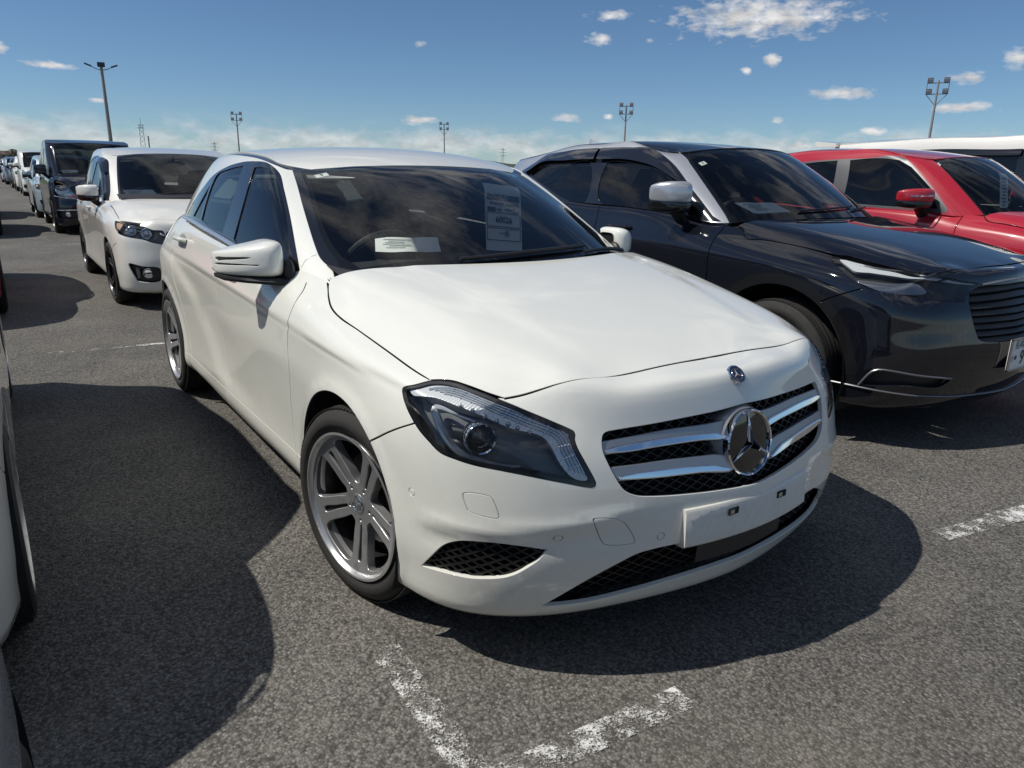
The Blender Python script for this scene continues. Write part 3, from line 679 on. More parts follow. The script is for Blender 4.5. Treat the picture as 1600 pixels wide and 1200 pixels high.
HR = [ # z at keys, inset at keys
 ([.150,.150,.155,.165,.17,.18,.18,.18,.19,.21,.22], [.14,.13,.12,.10,.10,.10,.10,.10,.10,.12,.12]),
 ([.190,.188,.185,.185,.19,.205,.205,.205,.21,.23,.24], [.062,.052,.042,.018,.03,.045,.045,.045,.03,.03,.03]),
 ([.235,.235,.235,.25,.25,.255,.255,.255,.26,.29,.30], [.040,.030,.020,.006,.012,.014,.014,.014,.012,.01,.01]),
 ([.300,.300,.300,.32,.32,.325,.325,.325,.33,.37,.38], [.016,.010,.006,.000,.006,.010,.012,.012,.006,0,0]),
 ([.400,.400,.400,.41,.42,.42,.42,.42,.43,.47,.48], [.002,.000,.000,.000,.005,.012,.019,.018,.006,0,0]),
 ([.480,.480,.480,.49,.52,.52,.52,.53,.54,.57,.58], [.000,.002,.004,.003,.004,.010,.019,.016,.004,.004,.004]),
 ([.550,.555,.560,.575,.61,.61,.61,.63,.65,.67,.68], [.026,.016,.016,.006,.003,.008,.014,.011,.001,.012,.015]),
 ([.625,.630,.635,.655,.695,.705,.71,.74,.75,.77,.78], [.058,.040,.034,.014,.004,.004,.006,.006,.000,.03,.04]),
 ([.705,.697,.695,.715,.755,.772,.79,.82,.83,.86,.88], [.084,.068,.062,.028,.006,.002,.002,.003,.004,.06,.08]),
 ([.763,.758,.740,.756,.790,.806,.827,.865,.88,.93,.97], [.104,.088,.092,.048,.014,.008,.006,.012,.020,.10,.13]),
 ([.785,.780,.770,.775,.815,.843,.885,.935,.95,.98,1.02], [.124,.114,.124,.080,.045,.036,.024,.034,.055,.15,.20]),
 ([.815,.810,.800,.800,.850,.905,.960,1.01,1.02,1.03,1.05], [.175,.175,.175,.13,.095,.085,.046,.062,.10,.22,.30]),
 ([.84,.835,.825,.825,.90,.96,.985,1.035,1.05,1.05,1.07], [.25,.25,.25,.19,.15,.14,.075,.095,.14,.3,.4]),
]
def sstep(a): a = np.clip(a, 0, 1); return a * a * (3 - 2 * a)
def hero_creases(X, Nn):
    x, y, z = X[..., 0], np.abs(X[..., 1]), X[..., 2]; side = sstep((np.abs(Nn[..., 1]) - .55) / .25)
    zc = np.interp(x, [-3.2, -2.6, -1.5, -.35, .1, .4], [.90, .885, .845, .815, .793, .785])           # shoulder crease
    b = zc - z; d = -.010 * sstep(b / .022) * (1 - sstep((b - .03) / .16)) * sstep((x + 3.0) / .5) * (1 - sstep((x - .25) / .2))
    # rear haunch: rises from the sill ahead of the rear wheel and sweeps back over it
    xl = np.interp(z, [.30, .40, .55, .70, .82, .95], [-1.50, -1.60, -1.78, -2.05, -2.42, -3.0]); sd = xl - x
    d = d + .007 * sstep((sd + .14) / .28) * (1 - sstep((sd - .15) / .9)) * sstep((z - .30) / .06) * (1 - sstep((z - .80) / .08))
    d = d - .006 * sstep((sd + .75) / .5) * (1 - sstep((sd + .2) / .3)) * sstep((z - .30) / .1) * (1 - sstep((z - .72) / .12))
    for cx in (-.028, -2.70):                                # arch lips
        r = np.hypot(x - cx, z - .318); d = d + .007 * (1 - sstep((r - .357) / .05)) * sstep((z - .15) / .1)
    # bumper: soft shelf below the lamps and above the fog grilles
    fr = sstep((x - .38) / .12); yy = y
    d = d + fr * (.006 * np.exp(-((z - .475 + .10 * (yy - .5)) / .022) ** 2) - .006 * np.exp(-((z - .43 + .10 * (yy - .5)) / .03) ** 2)) * sstep((yy - .33) / .15)
    return d * np.maximum(side, fr)
def hero_body():
    net = body_net(HP, HK, HR)
    for c in range(0, 11):
        for r in range(10, 13): net[c, r, 2] = HU(net[c, r, 0], net[c, r, 1])[0]
    B = Surf(net, sym0=True, sym1=True, ds=.011, dt=.009, out=(0, 1, 0))
    B.displace(hero_creases)
    return B
HB = hero_body()
# hood: the height field as a surface (s along x, t along y)
_hx = np.linspace(.70, -.46, 16); _hy = np.array([0, .1, .2, .3, .4, .5, .57, .63, .67, .71, .75, .79, .83])
HH = Surf([[(x, y, HU(x, y)[0]) for y in _hy] for x in _hx], ds=.012, dt=.010, out=(0, 0, 1))
HH.displace(lambda X, Nn: .0045 * (1 - sstep((np.abs(X[..., 1]) - np.interp(X[..., 0], [-.4, .1, .62], [.50, .46, .36])) / .07 + .5)) * (1 - sstep((X[..., 0] - .40) / .2)))
HCB = [(-.215,0,.995),(-.235,.25,.99),(-.31,.48,.98),(-.40,.655,.945),(-.50,.76,.92),(-.75,.805,.955),(-1.2,.83,.985),(-1.7,.835,1.02),(-2.2,.816,1.05),(-2.7,.738,1.07),(-2.98,.63,1.06),(-3.17,.45,1.03),(-3.25,0,1.02)]
HCT = [(-1.06,0,1.345),(-1.075,.2,1.343),(-1.11,.39,1.335),(-1.155,.52,1.320),(-1.25,.590,1.333),(-1.42,.606,1.360),(-1.7,.610,1.384),(-2.0,.602,1.388),(-2.35,.572,1.368),(-2.68,.53,1.325),(-2.9,.48,1.285),(-3.0,.36,1.275),(-3.03,0,1.27)]
HG = Surf(cabin_net(HCB, HCT, [0, .25, .5, .7, .85, .94, 1.0], [0, .022, .036, .042, .040, .032, .012], [0, .012, .018, .018, .014, .008, 0], 5), sym0=True, sym1=True, ds=.011, dt=.008, out=(0, 1, 0))
_zc = lambda x: float(pchip([-3.2,-3.08,-2.7,-2.3,-1.9,-1.54,-1.3,-1.15,-1.06,-.9], [1.25,1.285,1.375,1.418,1.432,1.425,1.398,1.368,1.345,1.29], np.array([x]))[0])
_re = [(-1.155,.52,1.320,-1.06),(-1.25,.592,1.336,-1.18),(-1.42,.610,1.366,-1.40),(-1.7,.616,1.390,-1.7),(-2.0,.608,1.394,-2.0),(-2.35,.578,1.374,-2.35),(-2.68,.536,1.330,-2.68),(-2.9,.485,1.288,-2.95),(-2.94,.45,1.28,-3.03)]
HT = Surf(roof_net(_re, _zc, [1, .93, .8, .6, .4, .2, 0]), tsym1=True, ds=.015, dt=.012, out=(0, 0, 1))
HMS = [(.812, -.690, -.80, .965, 1.050), (.822, -.660, -.82, .948, 1.068), (.845, -.642, -.835, .943, 1.074), (.89, -.655, -.85, .943, 1.066), (.93, -.690, -.87, .944, 1.055), (.97, -.745, -.89, .945, 1.042), (1.0, -.805, -.905, .947, 1.030), (1.014, -.85, -.912, .952, 1.018), (1.018, -.88, -.905, .965, 1.0)]
def mirror_surf():
    net = []
    for (y, xf, xr, z0, z1) in HMS:
        row = []; cx = (xf + xr) / 2; cz = (z0 + z1) / 2; hx = (xf - xr) / 2; hz = (z1 - z0) / 2
        for a in np.linspace(-math.pi * .72, math.pi * .72, 21):
            ca, sa = math.cos(a), math.sin(a); row.append((cx + hx * np.sign(ca) * abs(ca) ** .5, y, cz + hz * np.sign(sa) * abs(sa) ** .5))
        net.append(row)
    return Surf(net, ds=.006, dt=.006, out=(1, 0, 0))
HM = mirror_surf()
# outlines measured on the car (metres, left half; the right half mirrors them)
HO = {
 'headlight': [(0.295,0.824,0.764),(0.323,0.803,0.78),(0.347,0.768,0.792),(0.373,0.745,0.796),(0.402,0.727,0.797),(0.431,0.712,0.793),(0.493,0.68,0.78),(0.534,0.656,0.768),(0.582,0.621,0.751),(0.63,0.575,0.728),(0.666,0.532,0.705),(0.673,0.525,0.697),(0.678,0.53,0.683),(0.69,0.528,0.662),(0.706,0.519,0.634),(0.723,0.506,0.599),(0.732,0.499,0.576),(0.733,0.506,0.564),(0.726,0.523,0.564),(0.698,0.58,0.579),(0.645,0.662,0.599),(0.604,0.712,0.609),(0.556,0.757,0.616),(0.512,0.788,0.624),(0.471,0.809,0.633),(0.434,0.822,0.655),(0.401,0.831,0.675),(0.372,0.834,0.695),(0.337,0.834,0.721),(0.312,0.831,0.742)],
 'hood_front': [(0.534,0.653,0.771),(0.566,0.6,0.785),(0.592,0.55,0.804),(0.609,0.5,0.814),(0.622,0.4,0.812),(0.628,0.3,0.813),(0.631,0.2,0.818),(0.632,0.1,0.819),(0.632,0,0.819)],
 'hood_frontH': [(0.534,0.653,0.771),(0.566,0.6,0.785),(0.592,0.55,0.804),(0.609,0.5,0.814),(0.622,0.4,0.812),(0.628,0.3,0.813),(0.631,0.2,0.818),(0.632,0.1,0.819),(0.632,0,0.819)],
 'hood_side': [(0.347,0.766,0.793),(0.263,0.78,0.807),(0.093,0.79,0.835),(-0.05,0.797,0.857),(-0.178,0.803,0.873),(-0.271,0.796,0.89),(-0.339,0.779,0.913),(-0.388,0.761,0.937)],
 'hood_sideH': [(0.346,0.765,0.792),(0.258,0.777,0.806),(0.091,0.789,0.835),(-0.049,0.798,0.857),(-0.174,0.804,0.874),(-0.265,0.798,0.891),(-0.333,0.781,0.914),(-0.385,0.762,0.937),(-0.435,0.737,0.962)],
 'hood_lampH': [(0.345,0.767,0.791),(0.374,0.746,0.796),(0.403,0.727,0.797),(0.431,0.713,0.794),(0.493,0.68,0.78),(0.534,0.656,0.768)],
 'fender_bumper': [(0.372,0.836,0.687),(0.292,0.86,0.647),(0.196,0.881,0.59),(0.126,0.886,0.549)],
 'fender_door': [(-0.496,0.819,0.906),(-0.477,0.855,0.869),(-0.477,0.876,0.824),(-0.494,0.879,0.728),(-0.491,0.882,0.645),(-0.51,0.877,0.486),(-0.499,0.877,0.365),(-0.478,0.88,0.31)],
 'grille': [(0.768,0.072,0.711),(0.755,0.193,0.707),(0.734,0.315,0.702),(0.703,0.443,0.696),(0.701,0.458,0.69),(0.705,0.466,0.676),(0.715,0.47,0.649),(0.731,0.463,0.618),(0.745,0.451,0.585),(0.759,0.434,0.553),(0.767,0.418,0.539),(0.778,0.388,0.527),(0.796,0.329,0.519),(0.814,0.257,0.513),(0.834,0.153,0.506),(0.85,0.025,0.5)],
 'lower_grille': [(0.669,0.623,0.223),(0.736,0.525,0.303),(0.781,0.406,0.362),(0.796,0.356,0.372),(0.816,0.269,0.375)],
 'lower_edge': [(0.669,0.623,0.223),(0.716,0.512,0.222),(0.756,0.387,0.231),(0.795,0.23,0.244),(0.817,0.097,0.252)],
 'fog': [(0.419,0.842,0.293),(0.462,0.831,0.343),(0.493,0.814,0.382),(0.528,0.794,0.404),(0.563,0.772,0.414),(0.616,0.727,0.419),(0.663,0.669,0.414),(0.695,0.62,0.405),(0.687,0.64,0.377),(0.672,0.665,0.354),(0.654,0.688,0.334),(0.631,0.713,0.32),(0.596,0.748,0.31),(0.558,0.777,0.304),(0.514,0.804,0.302),(0.467,0.826,0.298)],
 'washer': [(0.541,0.782,0.54),(0.557,0.769,0.548),(0.597,0.735,0.545),(0.609,0.727,0.53),(0.623,0.72,0.491),(0.616,0.728,0.485),(0.56,0.774,0.494),(0.553,0.779,0.504)],
 'tow': [(0.747,0.52,0.485),(0.751,0.508,0.488),(0.768,0.466,0.483),(0.775,0.437,0.468),(0.779,0.41,0.434),(0.785,0.398,0.401),(0.783,0.406,0.397),(0.772,0.44,0.397),(0.757,0.482,0.405),(0.751,0.493,0.419)],
 'sensors': [(0.389,0.849,0.502),(0.708,0.598,0.436),(0.805,0.326,0.407)],
 'frame': [(-2.322,0.767,1.137),(-2.185,0.74,1.215),(-2.058,0.714,1.279),(-1.855,0.693,1.324),(-1.656,0.677,1.346),(-1.478,0.663,1.352),(-1.317,0.649,1.342),(-1.187,0.648,1.306),(-1.069,0.671,1.247),(-0.895,0.709,1.146),(-0.731,0.749,1.04),(-0.608,0.778,0.952)],
 'front_glass': [(-1.329,0.821,1.026),(-1.338,0.791,1.105),(-1.379,0.734,1.23),(-1.433,0.678,1.327),(-1.3,0.664,1.325),(-1.164,0.666,1.286),(-0.992,0.699,1.196),(-0.868,0.729,1.118),(-0.735,0.774,1.01)],
 'rear_glass': [(-1.927,0.818,1.068),(-1.977,0.72,1.275),(-1.793,0.699,1.316),(-1.585,0.683,1.334),(-1.502,0.823,1.038)],
 'quarter': [(-2.149,0.809,1.074),(-2.023,0.737,1.24),(-1.958,0.816,1.073)],
 'trim_out': [(-1.175,0.595,1.318),(-1.046,0.623,1.259),(-0.924,0.65,1.194),(-0.773,0.68,1.11),(-0.655,0.7,1.042),(-0.596,0.705,1.01),(-0.52,0.692,0.981)],
 'trim_in': [(-1.167,0.56,1.319),(-1.006,0.593,1.251),(-0.876,0.625,1.183),(-0.731,0.654,1.103),(-0.63,0.663,1.051),(-0.569,0.661,1.023),(-0.516,0.666,0.995)],
 'pillar_joint': [(-0.636,0.766,0.978),(-0.643,0.738,1.009),(-0.628,0.706,1.025)],
 'wing1': [(0.708,0.465,0.67),(0.726,0.391,0.674),(0.751,0.271,0.679),(0.776,0.11,0.677),(0.778,0.053,0.681),(0.796,0.057,0.628),(0.795,0.072,0.631),(0.78,0.175,0.646),(0.753,0.329,0.647),(0.732,0.422,0.644),(0.72,0.464,0.642)],
 'wing2': [(0.738,0.454,0.606),(0.757,0.386,0.606),(0.778,0.291,0.606),(0.796,0.187,0.601),(0.803,0.137,0.598),(0.813,0.073,0.585),(0.827,0.079,0.551),(0.809,0.197,0.564),(0.783,0.322,0.571),(0.752,0.439,0.574)],
 'chr1': [(0.72,0.462,0.646),(0.721,0.45,0.651),(0.728,0.419,0.655),(0.753,0.301,0.659),(0.777,0.172,0.655),(0.785,0.116,0.65),(0.793,0.079,0.634),(0.781,0.175,0.644),(0.758,0.305,0.646),(0.738,0.399,0.644)],
 'chr2': [(0.751,0.438,0.578),(0.753,0.428,0.582),(0.768,0.367,0.585),(0.795,0.246,0.581),(0.812,0.15,0.572),(0.825,0.093,0.553),(0.809,0.197,0.565),(0.778,0.346,0.572)],
 'led': [(0.32,0.819,0.764),(0.354,0.773,0.787),(0.404,0.736,0.79),(0.467,0.703,0.78),(0.56,0.645,0.754),(0.622,0.589,0.728),(0.663,0.542,0.701),(0.674,0.547,0.678),(0.692,0.538,0.647),(0.723,0.518,0.584),(0.709,0.549,0.588),(0.688,0.574,0.619),(0.648,0.595,0.682),(0.628,0.613,0.698),(0.587,0.663,0.711),(0.535,0.707,0.733),(0.468,0.75,0.755),(0.402,0.781,0.767),(0.341,0.817,0.757)],
 'bracket': [(0.55,0.708,0.715),(0.518,0.735,0.724),(0.484,0.76,0.732),(0.436,0.785,0.745),(0.414,0.8,0.742),(0.434,0.803,0.715),(0.464,0.801,0.681),(0.497,0.79,0.652),(0.531,0.773,0.633),(0.574,0.739,0.624),(0.613,0.698,0.619),(0.634,0.668,0.621)],
 'ledline': [(0.364,0.798,0.77),(0.392,0.764,0.779),(0.428,0.738,0.779),(0.48,0.711,0.769),(0.543,0.673,0.751),(0.595,0.629,0.729),(0.64,0.582,0.708),(0.661,0.561,0.69),(0.682,0.555,0.654),(0.702,0.544,0.617),(0.715,0.536,0.589)],
 'leddots': [(0.471,0.748,0.754),(0.502,0.729,0.746),(0.531,0.71,0.735),(0.556,0.689,0.725),(0.577,0.668,0.719),(0.595,0.651,0.711),(0.617,0.629,0.701)],
 'slot1': [(-0.847,1.013,1.008),(-0.794,0.995,1.013),(-0.736,0.964,1.017),(-0.696,0.935,1.019),(-0.687,0.927,1.015),(-0.696,0.935,1.011),(-0.737,0.965,1.005),(-0.795,0.996,0.999),(-0.837,1.011,0.994),(-0.85,1.014,1.001)],
 'slot2': [(-0.853,1.014,0.987),(-0.796,0.996,0.991),(-0.738,0.966,0.993),(-0.693,0.933,0.993),(-0.666,0.905,0.993),(-0.672,0.912,0.986),(-0.694,0.933,0.986),(-0.739,0.966,0.984),(-0.797,0.997,0.981),(-0.86,1.016,0.98)],
}
# left half-plane hit for the sheet
# ------------------------------------------------------------------ shared materials
M_BLACKGLOSS = simple('black_gloss_trim', (.012, .012, .013), .12, coat=.6, noise=.1)
M_BLACKPLASTIC = simple('black_plastic', (.02, .02, .021), .45, noise=.12, bump=.15, bscale=900)
M_LINER = simple('black_liner', (.008, .008, .008), .9)
M_RUBBER_OR_SHADE = simple('rubber_seal_or_shade', (.015, .015, .015), .6)  # lamp rim rubber; on body flanges it paints the shade of the shut lines
M_CHROME = simple('chrome', (.82, .83, .84), .06, metal=1., noise=.03)
M_SATIN = simple('satin_silver', (.50, .51, .52), .32, metal=.85, noise=.05)
M_BELT = simple('satin_chrome', (.74, .75, .77), .22, metal=.8, noise=.03)
M_GLASS = glass_mat('window_glass', (.90, .95, .93), 1.47, dust=.006)
M_GLASS_SIDE = glass_mat('side_glass', (.30, .36, .35), 1.52, dust=.01)
M_LENS = glass_mat('lamp_lens', (.93, .95, .96), 1.45, dust=.015)
M_SEAT = simple('seat_cloth', (.028, .028, .03), .85, noise=.25, nscale=60, bump=.3)
M_DASH = simple('dashboard_plastic', (.03, .03, .032), .6, noise=.15, bump=.3)
M_PAPER = simple('paper', (.90, .91, .89), .7, noise=.03)
M_INK = simple('ink', (.03, .03, .035), .7)
M_CLOTHLINER = simple('headliner', (.30, .30, .29), .9)
M_WHITE = paint('white_paint', (.82, .825, .76), rough=.4, dirt=.10)

def stpoly(surf, pts, w=(1, 1, 1)): return surf.near(np.array(pts), w)
def inlay(name, surf, poly, mat, parent, lift=0., flange=.004, h=.016, hb=.008, mirror=False, both=False, rnd=.0012):
    a = poly.min(0) - .01; b = poly.max(0) + .01; a = np.maximum(a, 0); b = np.minimum(b, [surf.S, surf.T])
    r = trim(surf, [('a', poly)], h=h, dom=(a[0], b[0], a[1], b[1]), hb=hb)
    return panel(name, surf, r['a'], mat, parent, flange=flange, lift=lift, mirror=mirror, both=both, rnd=rnd)
def arc_pts(cx, cz, r, a0, a1, n=40):
    return [(cx + r * math.cos(t), .88, cz + r * math.sin(t)) for t in np.linspace(R(a0), R(a1), n)]

# ------------------------------------------------------------------ wheels
class Disc(Surf):
    """wheel face: plane (x, z) with a dished depth profile along y; (s, t) = (x, z) + rad"""
    def __init__(self, rad, prof, n=150):
        self.S = self.T = 2 * rad; self.ns = self.nt = n; g = np.linspace(-rad, rad, n); X, Z = np.meshgrid(g, g, indexing='ij')
        r = np.hypot(X, Z); Y = np.interp(r, [p[0] for p in prof], [p[1] for p in prof])
        self.X = np.stack([X, Y, Z], 2); self.sgn = 1; self.normals()
        if self.N[n // 2, n // 2, 1] < 0: self.sgn = -1; self.N = -self.N
def rot2(P, a):
    c, s = math.cos(a), math.sin(a); P = np.asarray(P); return np.stack([P[:, 0] * c - P[:, 1] * s, P[:, 0] * s + P[:, 1] * c], 1)
M_TYRE = simple('tyre_rubber', (.022, .021, .020), .78, noise=.35, nscale=25, bump=.4, bscale=300)
def alloy_mat(name, col, rough):
    m, nt, out = new_mat(name); b = pbsdf(nt, out, col, rough, .75, .4)
    tc = N(nt, 'TexCoord'); nz = N(nt, 'TexNoise', Scale=14., Detail=8., Roughness=.65); nt.links.new(tc.outputs['Object'], nz.inputs['Vector'])
    mr = N(nt, 'MapRange'); mr.inputs['From Min'].default_value = .56; mr.inputs['From Max'].default_value = .74
    nt.links.new(nz.outputs['Fac'], mr.inputs['Value'])
    mx = N(nt, 'Mix', _data_type='RGBA'); mx.inputs[6].default_value = (*col, 1); mx.inputs[7].default_value = (.13, .085, .05, 1)
    mu = N(nt, 'Math', _operation='MULTIPLY'); mu.inputs[1].default_value = .55; nt.links.new(mr.outputs[0], mu.inputs[0])
    nt.links.new(mu.outputs[0], mx.inputs[0]); nt.links.new(mx.outputs[2], b.inputs['Base Color'])
    return m
M_ALLOY = alloy_mat('alloy_silver', (.60, .605, .61), .30)
M_ALLOYDARK = alloy_mat('alloy_dark', (.07, .07, .075), .35)
M_DISC = simple('brake_disc', (.10, .09, .085), .45, metal=.7)
def tyre_mesh(parent, rad, rim, w, seg=72):
    """tyre with rounded shoulders, raised side bands and circumferential grooves; outer face towards +y"""
    mb = MB(); h = w / 2
    prof = [(rim - .006, h * .80), (rim + .004, h * .93), (rim + .012, h * .97), (rim + (rad - rim) * .30, h * 1.03), (rim + (rad - rim) * .34, h * 1.045), (rim + (rad - rim) * .55, h * 1.03), (rim + (rad - rim) * .58, h * 1.015),
            (rim + (rad - rim) * .78, h * .96), (rad - .014, h * .90), (rad - .006, h * .83), (rad - .002, h * .72), (rad, h * .60)]
    gr = [.45, .15, -.15, -.45]
    for g in gr: prof += [(rad, h * (g + .045)), (rad - .007, h * (g + .035)), (rad - .007, h * (g - .035)), (rad, h * (g - .045))]
    prof += [(rad, -h * .6), (rad - .006, -h * .83), (rad - .02, -h * .93), (rim + (rad - rim) * .4, -h * 1.02), (rim, -h * .9), (rim - .006, -h * .75)]
    mb.lathe(prof, seg, 'y')
    o = mb.build('tyre', M_TYRE, parent, auto=50)
    # tread blocks: shallow lateral grooves, as dark bars sunk between raised lugs along the outer shoulder
    lug = MB()
    for k in range(104):
        a = 2 * math.pi * k / 104; ca, sa = math.cos(a), math.sin(a); t = Vector((-sa, 0, ca)); n_ = Vector((ca, 0, sa)); ax = Vector((0, 1, 0))
        c = n_ * (rad - .006) + ax * (h * .74)
        V = []
        for i in (-1, 1):
            for j in (-1, 1):
                for l in (0, 1): V.append(c + t * (i * .0078 * rad / .317) + ax * (j * h * .15) + n_ * (.0062 * l if j < 0 else .0030 * l) + t * (.006 * j))
        lug.add(V, [(0, 1, 3, 2), (4, 6, 7, 5), (0, 4, 5, 1), (2, 3, 7, 6), (1, 5, 7, 3)])
    tag(lug.build('tread_lugs', M_TYRE, o, smooth=False), kind='stuff')
    return o
def spoke_rim(parent, rim, face_y, style, mat):
    """cast rim: barrel, outer lip and a spoked face cut from a dished disc"""
    rl = rim
    mb = MB()
    mb.lathe([(rl + .002, face_y + .012), (rl + .004, face_y + .016), (rl - .004, face_y + .017), (rl - .012, face_y + .008), (rl - .018, face_y - .012), (rl - .021, face_y - .035)], 72, 'y')
    o = mb.build('rim', mat, parent)
    mb = MB(); mb.lathe([(rl - .020, face_y - .034), (rl - .024, face_y - .06), (rl - .03, face_y - .17)], 72, 'y'); mb.build('rim_barrel', M_ALLOYDARK, o)  # silver barrel coloured dark, painting in the shade behind the spokes
    ro = rl - .013; prof = [(0, face_y - .022), (.035, face_y - .022), (.07, face_y - .024), (.12, face_y - .016), (ro - .03, face_y - .004), (ro, face_y + .004), (ro + .1, face_y + .01)]
    D = Disc(ro + .004, prof)
    off = np.array([D.S / 2, D.S / 2]); k = rl / .236
    circ = rot2(np.array([(ro, 0)] * 1), 0); polys = []
    polys.append(('face', np.array([(ro * math.cos(a), ro * math.sin(a)) for a in np.linspace(0, 2 * math.pi, 97)[:-1]]) + off))
    if style == 'five_twin':
        for i in range(5):
            a = math.pi / 2 + math.pi / 5 + i * 2 * math.pi / 5 + .12
            big = smooth_poly(np.array([(.072, -.016), (.066, 0), (.072, .016), (.100, .032), (.140, .058), (.172, .076), (.194, .077), (.208, .052), (.214, 0), (.208, -.052), (.194, -.077), (.172, -.076), (.140, -.058), (.100, -.032)]) * k, .008)
            polys.append(('hole', rot2(big, a) + off))
            slot = smooth_poly(np.array([(.074, -.0075), (.068, 0), (.074, .0075), (.13, .0095), (.188, .0125), (.195, 0), (.188, -.0125), (.13, -.0095)]) * k, .008)
            polys.append(('groove', rot2(slot, a + math.pi / 5) + off))
            lugh = np.array([(.056 + .0085 * math.cos(t), .0085 * math.sin(t)) for t in np.linspace(0, 2 * math.pi, 17)[:-1]])
            polys.append(('hole', rot2(lugh, a + math.pi / 5) + off))
    elif style == 'ten':
        for i in range(10):
            a = i * 2 * math.pi / 10
            big = smooth_poly(np.array([(.062, -.006), (.058, 0), (.062, .006), (.12, .020), (.19, .043), (.203, .03), (.205, 0), (.203, -.03), (.19, -.043), (.12, -.020)]) * k, .008)
            polys.append(('hole', rot2(big, a) + off))
    else:
        for i in range(5):
            a = i * 2 * math.pi / 5 + .3
            big = smooth_poly(np.array([(.07, -.022), (.063, 0), (.07, .022), (.13, .055), (.185, .088), (.2, .06), (.206, 0), (.2, -.06), (.185, -.088), (.13, -.055)]) * k, .008)
            polys.append(('hole', rot2(big, a) + off))
            slot = smooth_poly(np.array([(.08, -.005), (.076, 0), (.08, .005), (.18, .010), (.186, 0), (.18, -.010)]) * k, .008)
            polys.append(('groove', rot2(slot, a + math.pi / 5) + off))
    r = trim(D, polys, h=.011, hb=.006)
    panel('spokes', D, r['face'], mat, o, flange=.03, keep_y0=False, rnd=.003)
    if 'groove' in r: tag(panel('spoke_groove', D, r['groove'], M_LINER, o, flange=.0, lift=-.009, keep_y0=False), kind='stuff')
    c = MB(); c.lathe([(.0, face_y - .0185), (.030, face_y - .019), (.034, face_y - .0215), (.035, face_y - .03)], 32, 'y'); c.build('centre_cap', M_SATIN, o)
    s = MB()
    if style == 'five_twin':                                # three-pointed emblem in a ring
        s.lathe([(.024, face_y - .0185), (.026, face_y - .0165), (.028, face_y - .0185)], 32, 'y')
        for i in range(3):
            a = math.pi / 2 + i * 2 * math.pi / 3; d = np.array([math.cos(a), math.sin(a)]); n_ = np.array([-d[1], d[0]])
            p = [d * .025, n_ * .0045 + d * .003, -n_ * .0045 + d * .003]
            V = [(q[0], face_y - .0184, q[1]) for q in p] + [(d[0] * .006, face_y - .0160, d[1] * .006)]; s.add(V, [(0, 1, 3), (0, 3, 2), (1, 2, 3)])
        s.build('cap_emblem', M_CHROME, o)
    b = MB(); b.lathe([(.04, face_y - .10), (.15 * k, face_y - .10), (.15 * k, face_y - .085), (.07, face_y - .083), (.065, face_y - .05), (.03, face_y - .05)], 40, 'y'); b.build('brake_disc', M_DISC, parent)
    d = MB(); d.lathe([(.0, face_y - .125), (rl - .03, face_y - .125), (rl - .03, face_y - .17)], 40, 'y'); d.build('wheel_back', M_LINER, parent)
    if style == 'five_twin':
        g = MB(); g.tube([(rl * .80 * math.cos(-2.3), face_y - .03, rl * .80 * math.sin(-2.3)), (rl * .74 * math.cos(-2.3), face_y - .012, rl * .74 * math.sin(-2.3))], .0045, 8); g.build('valve', M_BLACKPLASTIC, o)
    return o
_wheel_cache = {}
def wheel(car, x, y, rad=.317, rim=.236, w=.225, style='five_twin', mat=None, steer=0., spin=0.):
    """one wheel under its car: an Empty part with tyre, rim, disc; the meshes are shared between wheels of a kind"""
    mat = mat or M_ALLOY; key = (rad, rim, w, style, mat.name)
    e = bpy.data.objects.new('wheel', None); COL.objects.link(e); e.parent = car; e.empty_display_size = .05
    e.location = (x, y, rad); side = 1 if y > 0 else -1
    e.rotation_euler = (0, spin, (0 if side > 0 else math.pi) + steer)
    if key not in _wheel_cache:
        tyre_mesh(e, rad, rim, w); spoke_rim(e, rim, w / 2 - .012, style, mat)
        _wheel_cache[key] = e
    else:
        for ch in list(_wheel_cache[key].children): copy_tree(ch, e)
    return e
def wheel_well(car, x, y_out, r, zc, name='wheel_well', depth=.30, both=(1, -1), a0=-25, a1=205):
    for sgn in both:
        mb = MB(); V = []; F = []; n = 24
        for k in range(n + 1):
            a = R(a0 + (a1 - a0) * k / n); V += [(x + r * math.cos(a), y_out, zc + r * math.sin(a)), (x + r * math.cos(a), y_out - depth, zc + r * math.sin(a))]
        for k in range(n): F.append((2 * k, 2 * k + 1, 2 * k + 3, 2 * k + 2))
        b = len(V); V.append((x, y_out - depth, zc)); F += [(2 * k + 1, b, 2 * k + 3) for k in range(n)]
        mb.add(V, F); mb.build(name, M_LINER, car, mirror=sgn < 0)

